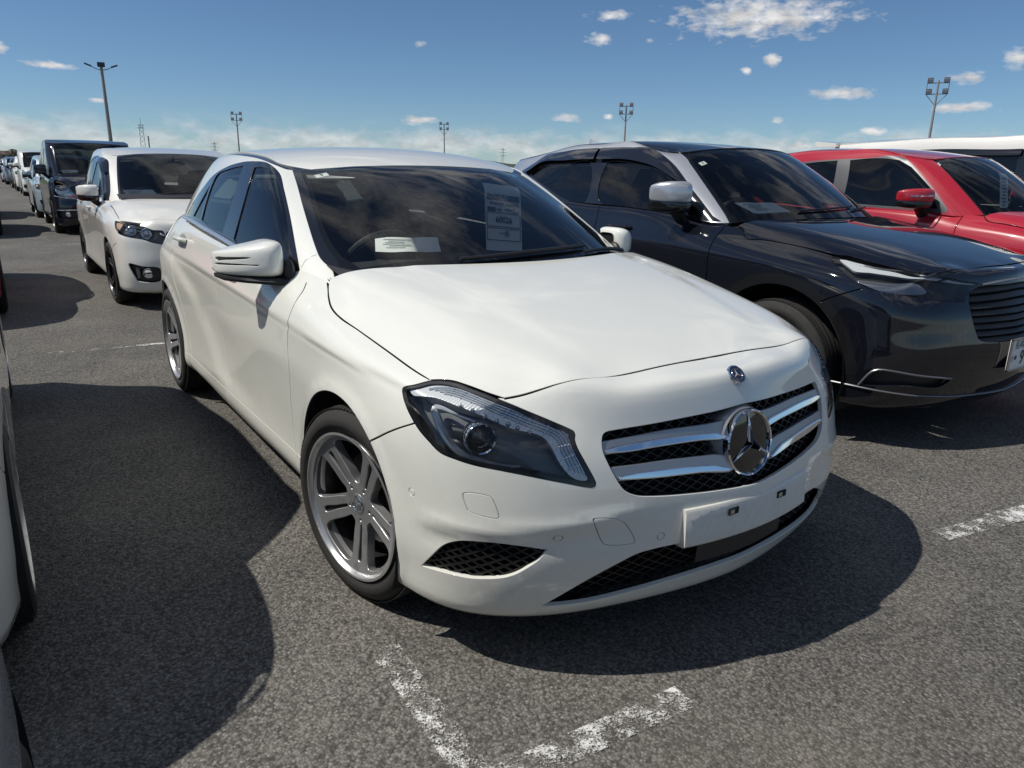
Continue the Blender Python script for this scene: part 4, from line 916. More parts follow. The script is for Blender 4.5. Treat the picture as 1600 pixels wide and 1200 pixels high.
# ------------------------------------------------------------------ the white hatchback
hero = tag(empty('white_hatchback'), 'white five-door hatchback with star grille and silver twin-spoke wheels, no number plate', 'car', 'parked cars')
def hero_car():
    c = hero; GAP = .0085
    O = {k: np.array(v, float) for k, v in HO.items()}
    # ---- side and front skin
    lamp = smooth_poly(stpoly(HB, O['headlight']), .01)
    hf = stpoly(HB, O['hood_front']); hf[-1, 0] = 0; hf = smooth_poly(hf, .015, False)          # from the lamp to the centre line
    hs = stpoly(HB, np.vstack([O['hood_side'], [(-.42, .742, .955)]])); hs = smooth_poly(hs, .015, False)
    lampmid = stpoly(HB, [(.43, .735, .79)])[0]
    fb = stpoly(HB, [(.44, .80, .72), *O['fender_bumper'][:3], (.10, .88, .53)]); fb = smooth_poly(fb, .02, False)
    fd = O['fender_door']; fd = np.vstack([[(-.53, .79, .945), (-.51, .805, .925)], fd, [(-.46, .87, .24)]]); fdst = smooth_poly(stpoly(HB, fd), .02, False)
    dd = smooth_poly(stpoly(HB, [(-1.28, .82, 1.0), (-1.32, .84, .96), (-1.40, .88, .85), (-1.46, .88, .7), (-1.48, .87, .5), (-1.46, .875, .34), (-1.45, .87, .25)]), .02, False)
    rd = smooth_poly(stpoly(HB, [(-2.33, .80, 1.04), (-2.42, .84, .96), (-2.45, .88, .85), (-2.40, .885, .72), (-2.32, .885, .62), (-2.25, .88, .48), (-2.20, .88, .34), (-2.2, .87, .25)]), .02, False)
    T = HB.T; S = HB.S
    def vline(L): return np.vstack([[(L[0, 0], T)], L, [(L[-1, 0], 0)]])
    fd_l, dd_l, rd_l = vline(fdst), vline(dd), vline(rd)
    bl = np.vstack([[(hf[0, 0], T)], hf[:1], fb, [(fb[-1, 0] + .03, 0)]])
    sill_t = stpoly(HB, [(x, .88, .322 + .006 * math.sin(i)) for i, x in enumerate((.05, -.2, -.6, -1., -1.5, -2., -2.4))])
    sill = np.vstack([[(sill_t[0, 0], 0)], sill_t, [(sill_t[-1, 0], 0)]])
    arch1 = stpoly(HB, arc_pts(-.028, .318, .357, -28, 208, 60), (1, 0, 1)); arch2 = stpoly(HB, arc_pts(-2.70, .318, .357, -28, 208, 60), (1, 0, 1))
    for A in (arch1, arch2): A[0, 1] = 0; A[-1, 1] = 0
    gr = stpoly(HB, O['grille']); gr = gr[np.argsort(np.arange(len(gr)))]; gr = np.vstack([[(0, gr[0, 1] + .001)], gr, [(0, gr[-1, 1] - .001)]]); gr = smooth_poly(gr, .01, True, corners=(0, len(gr) - 1))
    lg = stpoly(HB, np.vstack([O['lower_grille'], [(.84, .12, .372), (.85, .0, .372), (.82, .0, .2535)], O['lower_edge'][::-1][:-1]]))
    ii = [i for i in range(len(lg)) if i in (6, 7)]; lg[6, 0] = 0; lg[5, 0] = min(lg[5, 0], .12); lg[7, 0] = 0
    lg = smooth_poly(lg, .012, True, corners=(0, 6, 7))
    fog = smooth_poly(stpoly(HB, O['fog']), .008, True, corners=(0, 7))
    was = smooth_poly(stpoly(HB, O['washer']), .006); tow = smooth_poly(stpoly(HB, O['tow']), .006)
    # everything above the hood line / belt is not skin
    belt = stpoly(HB, [(-.53, .80, .935), (-.75, .825, .952), (-1.0, .835, .975), (-1.3, .835, 1.0), (-1.7, .832, 1.03), (-2.1, .82, 1.052), (-2.5, .80, 1.06), (-3.0, .7, 1.04)])
    hood_hole = np.vstack([hf[::-1], [lampmid], hs, [(hs[-1, 0], T), (0, T)]])
    P = [('front_bumper', np.vstack([[(0, 0)], [(0, T)], bl])),
         ('front_fender', np.vstack([bl, fd_l[::-1]])), ('front_door', np.vstack([fd_l, dd_l[::-1]])), ('rear_door', np.vstack([dd_l, rd_l[::-1]])), ('side_sill', sill),
         ('gap', strip(fb, GAP)), ('gap', strip(fdst, GAP)), ('gap', strip(dd, GAP * .85)), ('gap', strip(rd, GAP)), ('gap', strip(sill_t, .0055)), ('gap', strip(hf, GAP)), ('gap', strip(hs, GAP)),
         ('gap', np.vstack([was])), ('washer_cover', offset_poly(was, .0042)), ('gap', tow), ('tow_cover', offset_poly(tow, .0045)),
         ('drop', hood_hole), ('gap', strip(hf, GAP * 1.15)), ('gap', strip(hs, GAP)), ('lamp', lamp), ('drop', gr), ('drop', lg), ('drop', fog), ('drop', arch1), ('drop', arch2)]
    for q in stpoly(HB, O['sensors']):
        ring = np.array([(math.cos(a), math.sin(a)) for a in np.linspace(0, 2 * math.pi, 21)[:-1]])
        P += [('gap', q + ring * .0130), ('parking_sensor%d' % len(P), q + ring * .0085)]
    reg = trim(HB, P, h=.026, hb=.011)
    panel('front_bumper', HB, reg['front_bumper'], M_WHITE, c, both=True)
    for mir in (False, True):
        for nm in ('front_fender', 'front_door', 'rear_door', 'side_sill', 'washer_cover', 'tow_cover', *[k for k in reg if k[:7] == 'parking']): panel(nm.rstrip('0123456789'), HB, reg[nm], M_WHITE, c, mirror=mir, flange=.006 if ('cover' in nm or 'sensor' in nm) else .014, seal_or_shade=nm in ('front_fender', 'front_door', 'rear_door'))
    panel('rear_body', HB, reg['base'], M_WHITE, c, both=True)
    inner = trim(HB, [('drop', hood_hole), ('drop', offset_poly(lamp, -.004)), ('drop', gr), ('drop', lg), ('drop', fog), ('drop', offset_poly(arch1, -.004)), ('drop', offset_poly(arch2, -.004))], h=.05)
    panel('inner_shell', HB, inner['base'], M_LINER, c, both=True, lift=-.02, flange=0)
    # ---- hood
    hsH = O['hood_sideH']; hfH = O['hood_frontH']; hlH = O['hood_lampH']
    cowl = [(-.225 - .37 * y * y, y, .9) for y in np.linspace(0, .735, 16)]
    hp = np.vstack([hfH[::-1], hlH[::-1][1:], hsH[1:], [(-.44, .738, .96)], np.array(cowl)[::-1]])
    hp = stpoly(HH, hp, (1, 1, 0)); hp[0] = (hp[0, 0], 0); hp[-1, 1] = 0
    nf, nl = len(hfH), len(hlH)
    hp = smooth_poly(hp, .012, True, corners=(0, nf - 1, nf + nl - 2, len(hp) - len(cowl) - 1, len(hp) - len(cowl), len(hp) - 1))
    hp2 = offset_poly(hp, .0044); hp2[np.abs(hp[:, 1]) < .003, 1] = 0
    hr = trim(HH, [('hood', hp2)], h=.03, hb=.012)
    panel('hood', HH, hr['hood'], M_WHITE, c, both=True, seal_or_shade=True)
    under = trim(HH, [('u', offset_poly(hp, -.03))], h=.06); panel('hood_liner', HH, under['u'], M_LINER, c, both=True, lift=-.03, flange=0)
    # ---- cabin
    fr = O['frame']
    dlo = np.vstack([[(-2.40, .79, 1.068)], fr, [(-.56, .775, .93), (-.75, .815, .958), (-1.0, .826, .982), (-1.29, .829, 1.008), (-1.7, .833, 1.035), (-2.1, .82, 1.055)]])
    dlo = smooth_poly(stpoly(HG, dlo), .012, True, corners=(0, len(fr), len(fr) + 1))
    tin = O['trim_in']; tout = O['trim_out']
    ti = smooth_poly(stpoly(HG, np.vstack([[(-1.2, .545, 1.325)], tin])), .015, False); to_ = smooth_poly(stpoly(HG, tout), .015, False)
    ti[0, 1] = HG.T; side_T = HG.T - .042
    ws = np.vstack([[(0, HG.T)], ti, [(ti[-1, 0] + .01, 0), (0, 0)]])
    to2 = np.vstack([[(HG.S * .78, HG.T)], [(HG.S * .78, side_T)], [(to_[0, 0] + .10, side_T)], [(to_[0, 0] + .035, side_T - .004)], to_, [(to_[-1, 0] + .005, 0)]])
    strip_p = np.vstack([to2, [(0, 0)], [(0, HG.T)]])
    fgl = stpoly(HG, np.vstack([O['front_glass'], [(-.72, .80, .965), (-1.0, .82, .992), (-1.29, .825, 1.014)]])); fgl = smooth_poly(fgl, .012, True, corners=(0, 3, 8, 9))
    rgl = stpoly(HG, np.vstack([O['rear_glass'], [(-1.7, .825, 1.045)]])); rgl = smooth_poly(rgl, .012, True, corners=(0, 3, 4))
    qgl = smooth_poly(stpoly(HG, O['quarter']), .012, True, corners=(0, 1, 2))
    rear = stpoly(HG, [(-2.75, .62, 1.27), (-2.9, .66, 1.15), (-3.0, .68, 1.09)]); rw = np.vstack([[(HG.S, HG.T * .95)], [(rear[0, 0] + .35, HG.T * .93)], [(rear[0, 0] + .28, HG.T * .3)], [(HG.S, HG.T * .22)]])
    pj_ = smooth_poly(stpoly(HG, O['pillar_joint']), .01, False)
    CP = [('pillar_trim', strip_p), ('windshield', ws), ('window_frame', dlo), ('glass_front', fgl), ('glass_rear', rgl), ('glass_quarter', qgl), ('rear_window', rw), ('gap', strip(pj_, .004))]
    cr = trim(HG, CP, h=.028, hb=.011)
    panel('windshield', HG, cr['windshield'], M_GLASS, c, both=True, flange=0)
    panel('rear_window', HG, cr['rear_window'], M_GLASS_SIDE, c, both=True, flange=0)
    for mir in (False, True):
        panel('pillar_and_rail', HG, cr['base'], M_WHITE, c, mirror=mir, flange=.02)
        panel('roof_trim', HG, cr['pillar_trim'], M_BLACKGLOSS, c, mirror=mir, flange=.02, lift=-.004)
        panel('window_frame', HG, cr['window_frame'], M_BLACKGLOSS, c, mirror=mir, flange=.016, lift=.001)
        for g in ('glass_front', 'glass_rear', 'glass_quarter'): panel('side_window', HG, cr[g], M_GLASS_SIDE, c, mirror=mir, flange=0, lift=-.004)
        # belt moulding
        bm_ = MB(); L = np.array([(-.67, .808, .947), (-.75, .822, .957), (-1.0, .835, .981), (-1.3, .838, 1.005), (-1.7, .838, 1.033), (-2.1, .826, 1.053), (-2.39, .806, 1.058)])
        L = smooth_poly(L, .05, False); bm_.tube(L, .0125, 8, flat=.9); bm_.build('belt_moulding', M_BELT, c, mirror=mir)
    rr = trim(HT, [], h=.035); panel('roof', HT, rr['base'], M_WHITE, c, both=True, flange=.02, lift=.004)
    # black band of the windscreen edge printed on the glass, set just inside it
    wsb = np.vstack([[(0, 0)], [(0, .055)], [(ti[-1, 0] * .55, .052)], [(ti[-1, 0] - .06, .06)], ti[3:-3][::-1] - [.020, 0], [(ti[1, 0] - .05, HG.T - .03)], [(0, HG.T - .035)], [(0, HG.T)], ti, [(ti[-1, 0] + .01, 0)]])
    wr = trim(HG, [('b', wsb)], h=.04, hb=.014); panel('glass_border', HG, wr['b'], M_BLACKGLOSS, c, both=True, flange=0, lift=-.006)
    # ---- head lamps
    rnd = np.array([(math.cos(a), math.sin(a)) for a in np.linspace(0, 2 * math.pi, 33)[:-1]])
    led = smooth_poly(stpoly(HB, O['led']), .008)
    br = smooth_poly(stpoly(HB, O['bracket']), .008, False)
    for mir in (False, True):
        hl = bpy.data.objects.new('headlight', None); COL.objects.link(hl); hl.parent = c
        lens_p = offset_poly(lamp, .004)
        inlay('lens', HB, lens_p, M_LENS, hl, lift=.001, flange=.012, mirror=mir)
        ringr = trim(HB, [('seal_or_shade', lens_p), ('in', offset_poly(lamp, .013))], h=.02, hb=.008, dom=(lamp[:, 0].min() - .01, lamp[:, 0].max() + .01, lamp[:, 1].min() - .01, lamp[:, 1].max() + .01))
        panel('seal_or_shade', HB, ringr['seal_or_shade'], M_RUBBER_OR_SHADE, hl, lift=-.003, flange=.06, mirror=mir)
        inlay('housing', HB, lamp, M_HOUSING, hl, lift=-.055, flange=0, mirror=mir)
        inlay('light_strip', HB, led, M_LED, hl, lift=-.010, flange=.035, mirror=mir, h=.01, hb=.006)
        # longitudinal ribs of the light strip and the row of small lamps
        a = led[:len(led) // 2]; 
        up = smooth_poly(stpoly(HB, O['ledline']), .008, False); tg = np.gradient(up, axis=0); tg /= np.linalg.norm(tg, axis=1, keepdims=True); nr = np.stack([-tg[:, 1], tg[:, 0]], 1)
        if nr[5, 1] < 0: nr = -nr
        for k, o_ in enumerate((.013, .0045, -.004, -.0125)):
            mb = MB(); q = up + nr * o_; mb.tube(HB.off(q[3 + 2 * k: len(q) - 1 - k], -.007), .0024, 6); mb.build('light_guide', M_LENSRIB, hl, mirror=mir)
        for f in np.linspace(.16, .94, 13):
            i_ = int(f * (len(up) - 1)); L = np.array([up[i_] + nr[i_] * .017, up[i_] - nr[i_] * .018]); mb = MB(); mb.tube(HB.off(L, -.0075), .0018, 5); mb.build('light_divider', M_CHROME, hl, mirror=mir)
        for p0 in HB.off(stpoly(HB, O['leddots']), -.006):
            mb = MB(); mb.sphere(p0, (.0062, .0062, .0062), 10, 6); mb.build('lamp_bulb', M_LEDDOT, hl, mirror=mir)
        mb = MB(); mb.tube(HB.off(br, -.020), np.interp(np.linspace(0, 1, len(br)), [0, .25, .38, .75, 1], [.002, .005, .0115, .011, .003]), 8); mb.build('daylight_bracket', M_BRACKET, hl, mirror=mir)
        pc = HB.off(stpoly(HB, [(.5434, .7386, .6859)]), -.030)[0]; d = Vector((.93, .32, .06)).normalized(); q = d.to_track_quat('Z', 'Y').to_matrix()
        mb = MB(); mb.lathe([(.030, .0), (.036, .012), (.040, .014), (.043, .010), (.044, -.02)], 40, 'z'); mb.V = [tuple(q @ Vector(v) + Vector(pc)) for v in mb.V]; mb.build('projector_ring', M_CHROME, hl, mirror=mir)
        mb = MB(); mb.lathe([(.0, .016), (.012, .014), (.022, .008), (.030, -.002), (.034, -.02)], 40, 'z'); mb.V = [tuple(q @ Vector(v) + Vector(pc)) for v in mb.V]; mb.build('projector_lens', M_PROJ, hl, mirror=mir)
    # ---- front grille
    g = bpy.data.objects.new('front_grille', None); COL.objects.link(g); g.parent = c
    def mesh_grid(poly, name, parent, lift, pitch=.026, w=.0017, depth=.012, slope=.62, mirrors=(False,), both=True):
        mb = MB(); lo = poly.min(0); hi = poly.max(0)
        for sg in (-1, 1):
            k0 = lo[1] - sg * slope * lo[0]; rng_ = np.arange(-3, 3, pitch * math.sqrt(1 + slope * slope))
            for b_ in rng_:
                q = np.stack([np.linspace(max(lo[0], 0), hi[0], 60), b_ + sg * slope * np.linspace(max(lo[0], 0), hi[0], 60)], 1)
                ins = inside(poly, q); i = 0
                while i < len(q):
                    if ins[i]:
                        j = i
                        while j + 1 < len(q) and ins[j + 1]: j += 1
                        if j > i:
                            L = q[i:j + 1]; t = np.array([1, sg * slope]) / math.hypot(1, slope); n_ = np.array([-t[1], t[0]]) * w
                            A = HB.off(L + n_, lift); Bq = HB.off(L - n_, lift); A2 = HB.off(L + n_ * .7, lift - depth); B2 = HB.off(L - n_ * .7, lift - depth); n = len(L); V = np.vstack([A, Bq, A2, B2])
                            F = []
                            for k in range(n - 1): F += [(k, k + 1, n + k + 1, n + k), (k, 2 * n + k, 2 * n + k + 1, k + 1), (n + k, n + k + 1, 3 * n + k + 1, 3 * n + k)]
                            mb.add(V, F)
                        i = j + 1
                    else: i += 1
        if both: mb.add([(x, -y, z) for x, y, z in mb.V], [f[::-1] for f in mb.F])
        for m_ in mirrors: tag(mb.build(name, M_MESH, parent, mirror=m_, clean=False), kind='stuff')
    mesh_grid(offset_poly(gr, -.004), 'mesh', g, -.028, pitch=.024)
    bk = trim(HB, [('a', offset_poly(gr, -.03))], h=.05, dom=(0, gr[:, 0].max() + .05, gr[:, 1].min() - .05, gr[:, 1].max() + .05)); panel('backing', HB, bk['a'], M_LINER, g, both=True, lift=-.075, flange=0)
    for nm in ('wing1', 'wing2'):
        w_ = smooth_poly(stpoly(HB, O[nm]), .01, True, corners=(0, 4, 5, len(O[nm]) - 1))
        for mir in (False, True): inlay('louvre', HB, w_, M_GRILLSILVER, g, lift=-.006, flange=.022, mirror=mir, rnd=.003)
    for nm in ('chr1', 'chr2'):
        w_ = smooth_poly(stpoly(HB, O[nm]), .008, True, corners=(0, 5 if nm == 'chr1' else 4))
        for mir in (False, True): inlay('chrome_blade', HB, w_, M_CHROME, g, lift=.001, flange=.012, mirror=mir, rnd=.004)
    # star: pod, ring, dark disc, three points
    sc = Vector((.795, 0, .606)); ax = Vector((.985, 0, .17)).normalized(); q = ax.to_track_quat('Z', 'X').to_matrix()
    def put(mb, nm, mat, **k): mb.V = [tuple(q @ Vector(v) + sc) for v in mb.V]; return mb.build(nm, mat, g, **k)
    mb = MB(); mb.lathe([(.120, -.050), (.114, -.032), (.107, -.016), (.100, -.005), (.096, .000), (.06, .000)], 56, 'z'); put(mb, 'star_pod', M_GRILLSILVER)
    mb = MB(); mb.lathe([(.0865, .010), (.0885, .017), (.092, .0195), (.0955, .016), (.0968, .006), (.0968, -.004)], 64, 'z'); put(mb, 'star_ring', M_CHROME)
    mb = MB(); mb.lathe([(0, .015), (.045, .014), (.087, .010)], 48, 'z'); put(mb, 'star_disc', M_PIANO)
    mb = MB()
    e3 = (q.inverted() @ Vector((0, 0, 1))); upv = np.array([e3.x, e3.y]); upv /= np.linalg.norm(upv)
    for i in range(3):
        d = rot2(upv[None], i * 2 * math.pi / 3)[0]; n_ = np.array([-d[1], d[0]])
        p = [d * .088, n_ * .0130 - d * -.0075, -n_ * .0130 + d * .0075]; V = [(p_[0], p_[1], .0145) for p_ in p] + [(d[0] * .088, d[1] * .088, .0155), (0, 0, .028)]
        mb.add(V, [(0, 1, 4), (0, 4, 2), (1, 2, 4)])
    put(mb, 'star_points', M_CHROME, auto=5)
    # ---- lower grille, fog grilles
    lgo = bpy.data.objects.new('lower_grille', None); COL.objects.link(lgo); lgo.parent = c
    mesh_grid(offset_poly(lg, -.004), 'mesh', lgo, -.030, pitch=.026)
    bk = trim(HB, [('a', offset_poly(lg, -.03))], h=.05, dom=(0, lg[:, 0].max() + .05, 0, lg[:, 1].max() + .05)); panel('backing', HB, bk['a'], M_LINER, lgo, both=True, lift=-.075, flange=0)
    mb = MB(); L = HB.off(stpoly(HB, [(.84, y, .318) for y in np.linspace(0, .19, 8)]), -.012); V = []
    for p in L: V += [(p[0], p[1], .372), (p[0] - .004, p[1], .288)]
    mb.add(V, [(2 * i, 2 * i + 2, 2 * i + 3, 2 * i + 1) for i in range(7)]); mb.add([(x, -y, z_) for x, y, z_ in mb.V], [f[::-1] for f in mb.F]); mb.build('centre_blank', M_BLACKPLASTIC, lgo)
    for mir in (False, True):
        f_ = bpy.data.objects.new('fog_grille', None); COL.objects.link(f_); f_.parent = c
        mesh_grid(fog, 'mesh', f_, -.012, pitch=.020, w=.0028, depth=.014, mirrors=(mir,), both=False)
        inlay('backing', HB, offset_poly(fog, -.01), M_LINER, f_, lift=-.03, flange=0, mirror=mir)
    # ---- plate holder
    mb = MB(); ys = np.linspace(-.264, .264, 15); V = []; F = []
    for y in ys:
        x = .853 - .42 * y * y
        for (dx, z_) in ((-.03, .478), (.002, .474), (.008, .466), (.012, .371), (.006, .364), (-.03, .362)): V.append((x + dx, y, z_))
    n = 6
    for i in range(len(ys) - 1):
        for k in range(n - 1): F.append((i * n + k, i * n + k + 1, (i + 1) * n + k + 1, (i + 1) * n + k))
    F += [tuple(range(n)), tuple((len(ys) - 1) * n + k for k in range(n))[::-1]]; mb.add(V, F)
    ph = mb.build('plate_holder', M_HOLDER, c, auto=40)
    for y in (-.105, .105):
        mb = MB(); x = .853 - .42 * y * y + .0112; mb.box((x, y, .446), (.004, .038, .019)); mb.build('bolt_slot', M_LINER, ph)
        mb = MB(); mb.box((x + .002, y - .008, .446), (.003, .016, .012)); mb.build('clip', M_SATIN, ph)
    # ---- hood badge
    _bst = HB.near([(.735, 0, .789)]); bsp = Vector(HB.P(_bst)[0]); bsp.y = 0; bn = Vector(HB.Nn(_bst)[0]); bn.y = 0; bn.normalize(); bn = (bn * .5 + Vector((.62, 0, .78)) * .5).normalized(); bsp -= bn * .001; qb = bn.to_track_quat('Z', 'X').to_matrix()
    bd = bpy.data.objects.new('badge', None); COL.objects.link(bd); bd.parent = c
    def putb(mb, nm, mat): mb.V = [tuple(qb @ Vector(v) + bsp) for v in mb.V]; return mb.build(nm, mat, bd)
    mb = MB(); mb.lathe([(.0, .002), (.019, .0025), (.026, .002)], 40, 'z'); putb(mb, 'disc', M_BADGEBLUE)
    mb = MB(); mb.lathe([(.026, -.004), (.026, .003), (.0285, .0035), (.030, .001), (.030, -.006)], 40, 'z'); mb.lathe([(.0175, .002), (.0185, .0034), (.0195, .002)], 40, 'z')
    e3 = (qb.inverted() @ Vector((0, 0, 1))); upv2 = np.array([e3.x, e3.y]); upv2 /= np.linalg.norm(upv2)
    for i in range(3):
        d = rot2(upv2[None], i * 2 * math.pi / 3)[0]; n_ = np.array([-d[1], d[0]]); V = [(d[0] * .018, d[1] * .018, .0028), tuple(n_ * .003 + d * .002) + (.0026,), tuple(-n_ * .003 + d * .002) + (.0026,), (0, 0, .006)]; mb.add(V, [(0, 1, 3), (0, 3, 2), (1, 2, 3)])
    putb(mb, 'emblem', M_CHROME)
    # ---- mirrors
    for mir in (False, True): hero_mirror(c, mir)
    # ---- wheels and wells
    for x in (0, -2.699):
        wheel_well(c, x - (.028 if x == 0 else 0), .874, .361, .318)
        for sg in (1, -1):
            wheel(c, x, sg * .772, steer=R(11) if x == 0 else 0, spin=R(48 if x == 0 else 40))
    # ---- underside
    mb = MB(); mb.box((-1.35, 0, .27), (1.75, 1.45, .10)); mb.box((-1.3, 0, .28), (3.9, .9, .10)); mb.box((.40, 0, .22), (.5, 1.15, .06)); mb.build('underbody', M_LINER, c, smooth=False)
    # ---- door handles
    for mir in (False, True):
        for xh, zh in ((-1.24, .90), (-2.24, .948)):
            st = HB.near([(xh, .86, zh)]); p = HB.P(st)[0]; nn = HB.Nn(st)[0]
            mb = MB(); L = [p + np.array([dx, 0, .018 * dx]) + nn * h for dx, h in ((.10, .004), (.085, .026), (.04, .032), (-.04, .032), (-.085, .026), (-.10, .004))]
            mb.tube(smooth_poly(np.array(L), .015, False), .0115, 10, flat=1.0); mb.build('door_handle', M_WHITE, c, mirror=mir)
            mb = MB(); V = []; 
            inl = np.array([(math.cos(a) * .085, math.sin(a) * .026) for a in np.linspace(0, 2 * math.pi, 25)[:-1]]) + st[0]
            inlay('handle_recess', HB, inl, M_SATIN_DARK, c, lift=.0015, flange=0, mirror=mir)
    # ---- wipers
    for y0, y1, xo in ((.30, -.33, 0), (-.28, -.70, 0)):
        mb = MB(); L = []
        for f in np.linspace(0, 1, 12):
            y = -(y0 + (y1 - y0) * f); x = -.262 - .37 * y * y - .05 * f; st = HG.near([(x, abs(y), 1.0)]); p = HG.off(st, .014)[0]; L.append((p[0], y, p[2]))
        mb.tube(L, [.007] * 4 + [.009] * 7 + [.004], 6); mb.build('wiper', M_BLACKPLASTIC, c)
    interior(c, HG, belt=.93, x_dash=-.55, x_seat=-1.35, w=.70, zroof=1.33, driver=-1, zd=.995)
def hero_mirror(c, mir):
    mo = bpy.data.objects.new('door_mirror', None); COL.objects.link(mo); mo.parent = c
    Sf = HM; secs = HMS
    sl1 = smooth_poly(Sf.near(HO['slot1']), .005); sl2 = smooth_poly(Sf.near(HO['slot2']), .005)
    r = trim(Sf, [('slot', sl1), ('slot', sl2)], h=.010, hb=.006)
    panel('mirror_cap', Sf, r['base'], M_WHITE, mo, mirror=mir, flange=.004, keep_y0=False)
    tag(panel('turn_signal', Sf, r['slot'], M_BLACKGLOSS, mo, mirror=mir, flange=0, lift=-.004, keep_y0=False), kind='stuff')
    mb = MB(); V = []
    for (y, xf, xr, z0, z1) in secs[1:-2]:
        for a in np.linspace(0, 2 * math.pi, 17)[:-1]: V.append(((xf + xr) / 2 - .02 + (xf - xr) / 2 * .70 * math.copysign(abs(math.cos(a)) ** .6, math.cos(a)), y, (z0 + z1) / 2 + (z1 - z0) / 2 * .90 * math.copysign(abs(math.sin(a)) ** .6, math.sin(a))))
    n = 16; k = len(secs) - 3; mb.add(V, [(i * n + j, i * n + (j + 1) % n, (i + 1) * n + (j + 1) % n, (i + 1) * n + j) for i in range(k - 1) for j in range(n)] + [tuple(range(n)), tuple((k - 1) * n + j for j in range(n))[::-1]])
    mb.build('mirror_housing', M_BLACKPLASTIC, mo, mirror=mir)
    mb = MB(); P_ = [(.775, -.60, -.735, .900, .938), (.81, -.625, -.80, .908, .944), (.87, -.645, -.83, .915, .945), (.94, -.71, -.87, .919, .945), (.995, -.80, -.90, .922, .946), (1.012, -.85, -.90, .930, .946)]; V = []
    for (y, xf, xr, z0, z1) in P_:
        for a in np.linspace(0, 2 * math.pi, 13)[:-1]: V.append(((xf + xr) / 2 + (xf - xr) / 2 * math.copysign(abs(math.cos(a)) ** .6, math.cos(a)), y, (z0 + z1) / 2 + (z1 - z0) / 2 * math.copysign(abs(math.sin(a)) ** .6, math.sin(a))))
    n = 12; mb.add(V, [(i * n + j, i * n + (j + 1) % n, (i + 1) * n + (j + 1) % n, (i + 1) * n + j) for i in range(len(P_) - 1) for j in range(n)] + [tuple(range(n)), tuple((len(P_) - 1) * n + j for j in range(n))[::-1]])
    mb.build('mirror_base', M_BLACKPLASTIC, mo, mirror=mir)
    mb = MB(); mb.sphere((-.675, .800, .955), (.05, .022, .055), 16, 10); mb.build('mirror_foot', M_BLACKPLASTIC, mo, mirror=mir)
def seat(name, c, x, y, z, w=.50, h=.62):
    s = bpy.data.objects.new(name, None); COL.objects.link(s); s.parent = c
    def cushion(nm, secs):
        mb = MB(); V = []; n = 20
        for (px, pz, hw, th, ang) in secs:
            ca, sa = math.cos(ang), math.sin(ang)
            for a in np.linspace(0, 2 * math.pi, n + 1)[:-1]:
                u = hw * math.copysign(abs(math.cos(a)) ** .5, math.cos(a)); v = th * math.copysign(abs(math.sin(a)) ** .6, math.sin(a)); V.append((px + v * ca, y + u, pz + v * sa))
        k = len(secs); mb.add(V, [(i * n + j, i * n + (j + 1) % n, (i + 1) * n + (j + 1) % n, (i + 1) * n + j) for i in range(k - 1) for j in range(n)] + [tuple(range(n)), tuple((k - 1) * n + j for j in range(n))[::-1]])
        mb.build(nm, M_SEAT, s)
    cushion('seat_base', [(x + .48, z, w * .42, .03, 1.57), (x + .44, z + .02, w * .5, .07, 1.57), (x + .2, z, w * .5, .07, 1.57), (x, z - .02, w * .48, .07, 1.57)])
    cushion('backrest', [(x - .02, z, w * .45, .06, 0), (x - .06, z + .2, w * .5, .07, 0), (x - .13, z + .42, w * .46, .065, 0), (x - .17, z + h - .06, w * .36, .05, 0), (x - .18, z + h, w * .30, .02, 0)])
    cushion('headrest', [(x - .18, z + h + .03, .06, .03, 0), (x - .18, z + h + .06, .13, .05, 0), (x - .19, z + h + .16, .13, .05, 0), (x - .20, z + h + .21, .09, .025, 0)])
def interior(c, G, belt, x_dash, x_seat, w, zroof, driver=-1, zd=None):
    """what shows through the glass: dashboard, wheel, seats, headlining, mirror"""
    zd = zd or belt
    mb = MB(); V = []; F = []; ys = np.linspace(-w, w, 13)
    for y in ys:
        b = -.20 * (y / w) ** 2 * .6
        for (dx, z_) in ((.30 + b, zd - .035), (.10 + b, zd), (-.05, zd + .012 - .02 * (abs(y) / w)), (-.12, zd - .02), (-.14, belt - .20), (-.05, belt - .5)): V.append((x_dash + dx, y, z_))
    n = 6; F = [(i * n + k, i * n + k + 1, (i + 1) * n + k + 1, (i + 1) * n + k) for i in range(12) for k in range(n - 1)]
    mb.add(V, F); mb.build('dashboard', M_DASH, c)
    sw = MB(); cpt = Vector((x_dash - .27, driver * .36, belt - .01)); qm = Vector((-.85, 0, .42)).normalized().to_track_quat('Z', 'Y').to_matrix()
    ring = [qm @ Vector((.18 * math.cos(a), .18 * math.sin(a), 0)) + cpt for a in np.linspace(0, 2 * math.pi, 33)]; sw.tube(ring, .015, 8, cap=False)
    for a in (0.1, math.pi - .1, -math.pi / 2): sw.tube([cpt, qm @ Vector((.17 * math.cos(a), .17 * math.sin(a), 0)) + cpt], [.03, .012], 8)
    sw.sphere(cpt, (.06, .06, .05), 12, 8); sw.build('steering_wheel', M_BLACKPLASTIC, c)
    seat('front_seat', c, x_seat, .36, belt - .50); seat('front_seat', c, x_seat, -.36, belt - .50)
    for y in (-.42, 0, .42): seat('rear_seat', c, x_seat - .85, y, belt - .50, .44, .56)
    mb = MB(); mb.box((x_seat - .2, 0, belt - .62), (2.4, 1.35, .04)); mb.build('cabin_floor', M_LINER, c, smooth=False)
    mb = MB(); mb.sphere((x_dash - .42, 0, zroof - .105), (.02, .11, .035), 16, 8); mb.tube([(x_dash - .42, 0, zroof - .10), (x_dash - .45, 0, zroof - .03)], .012, 6); mb.build('inner_mirror', M_BLACKPLASTIC, c)
M_HOUSING = simple('lamp_housing', (.17, .18, .185), .35, noise=.15)
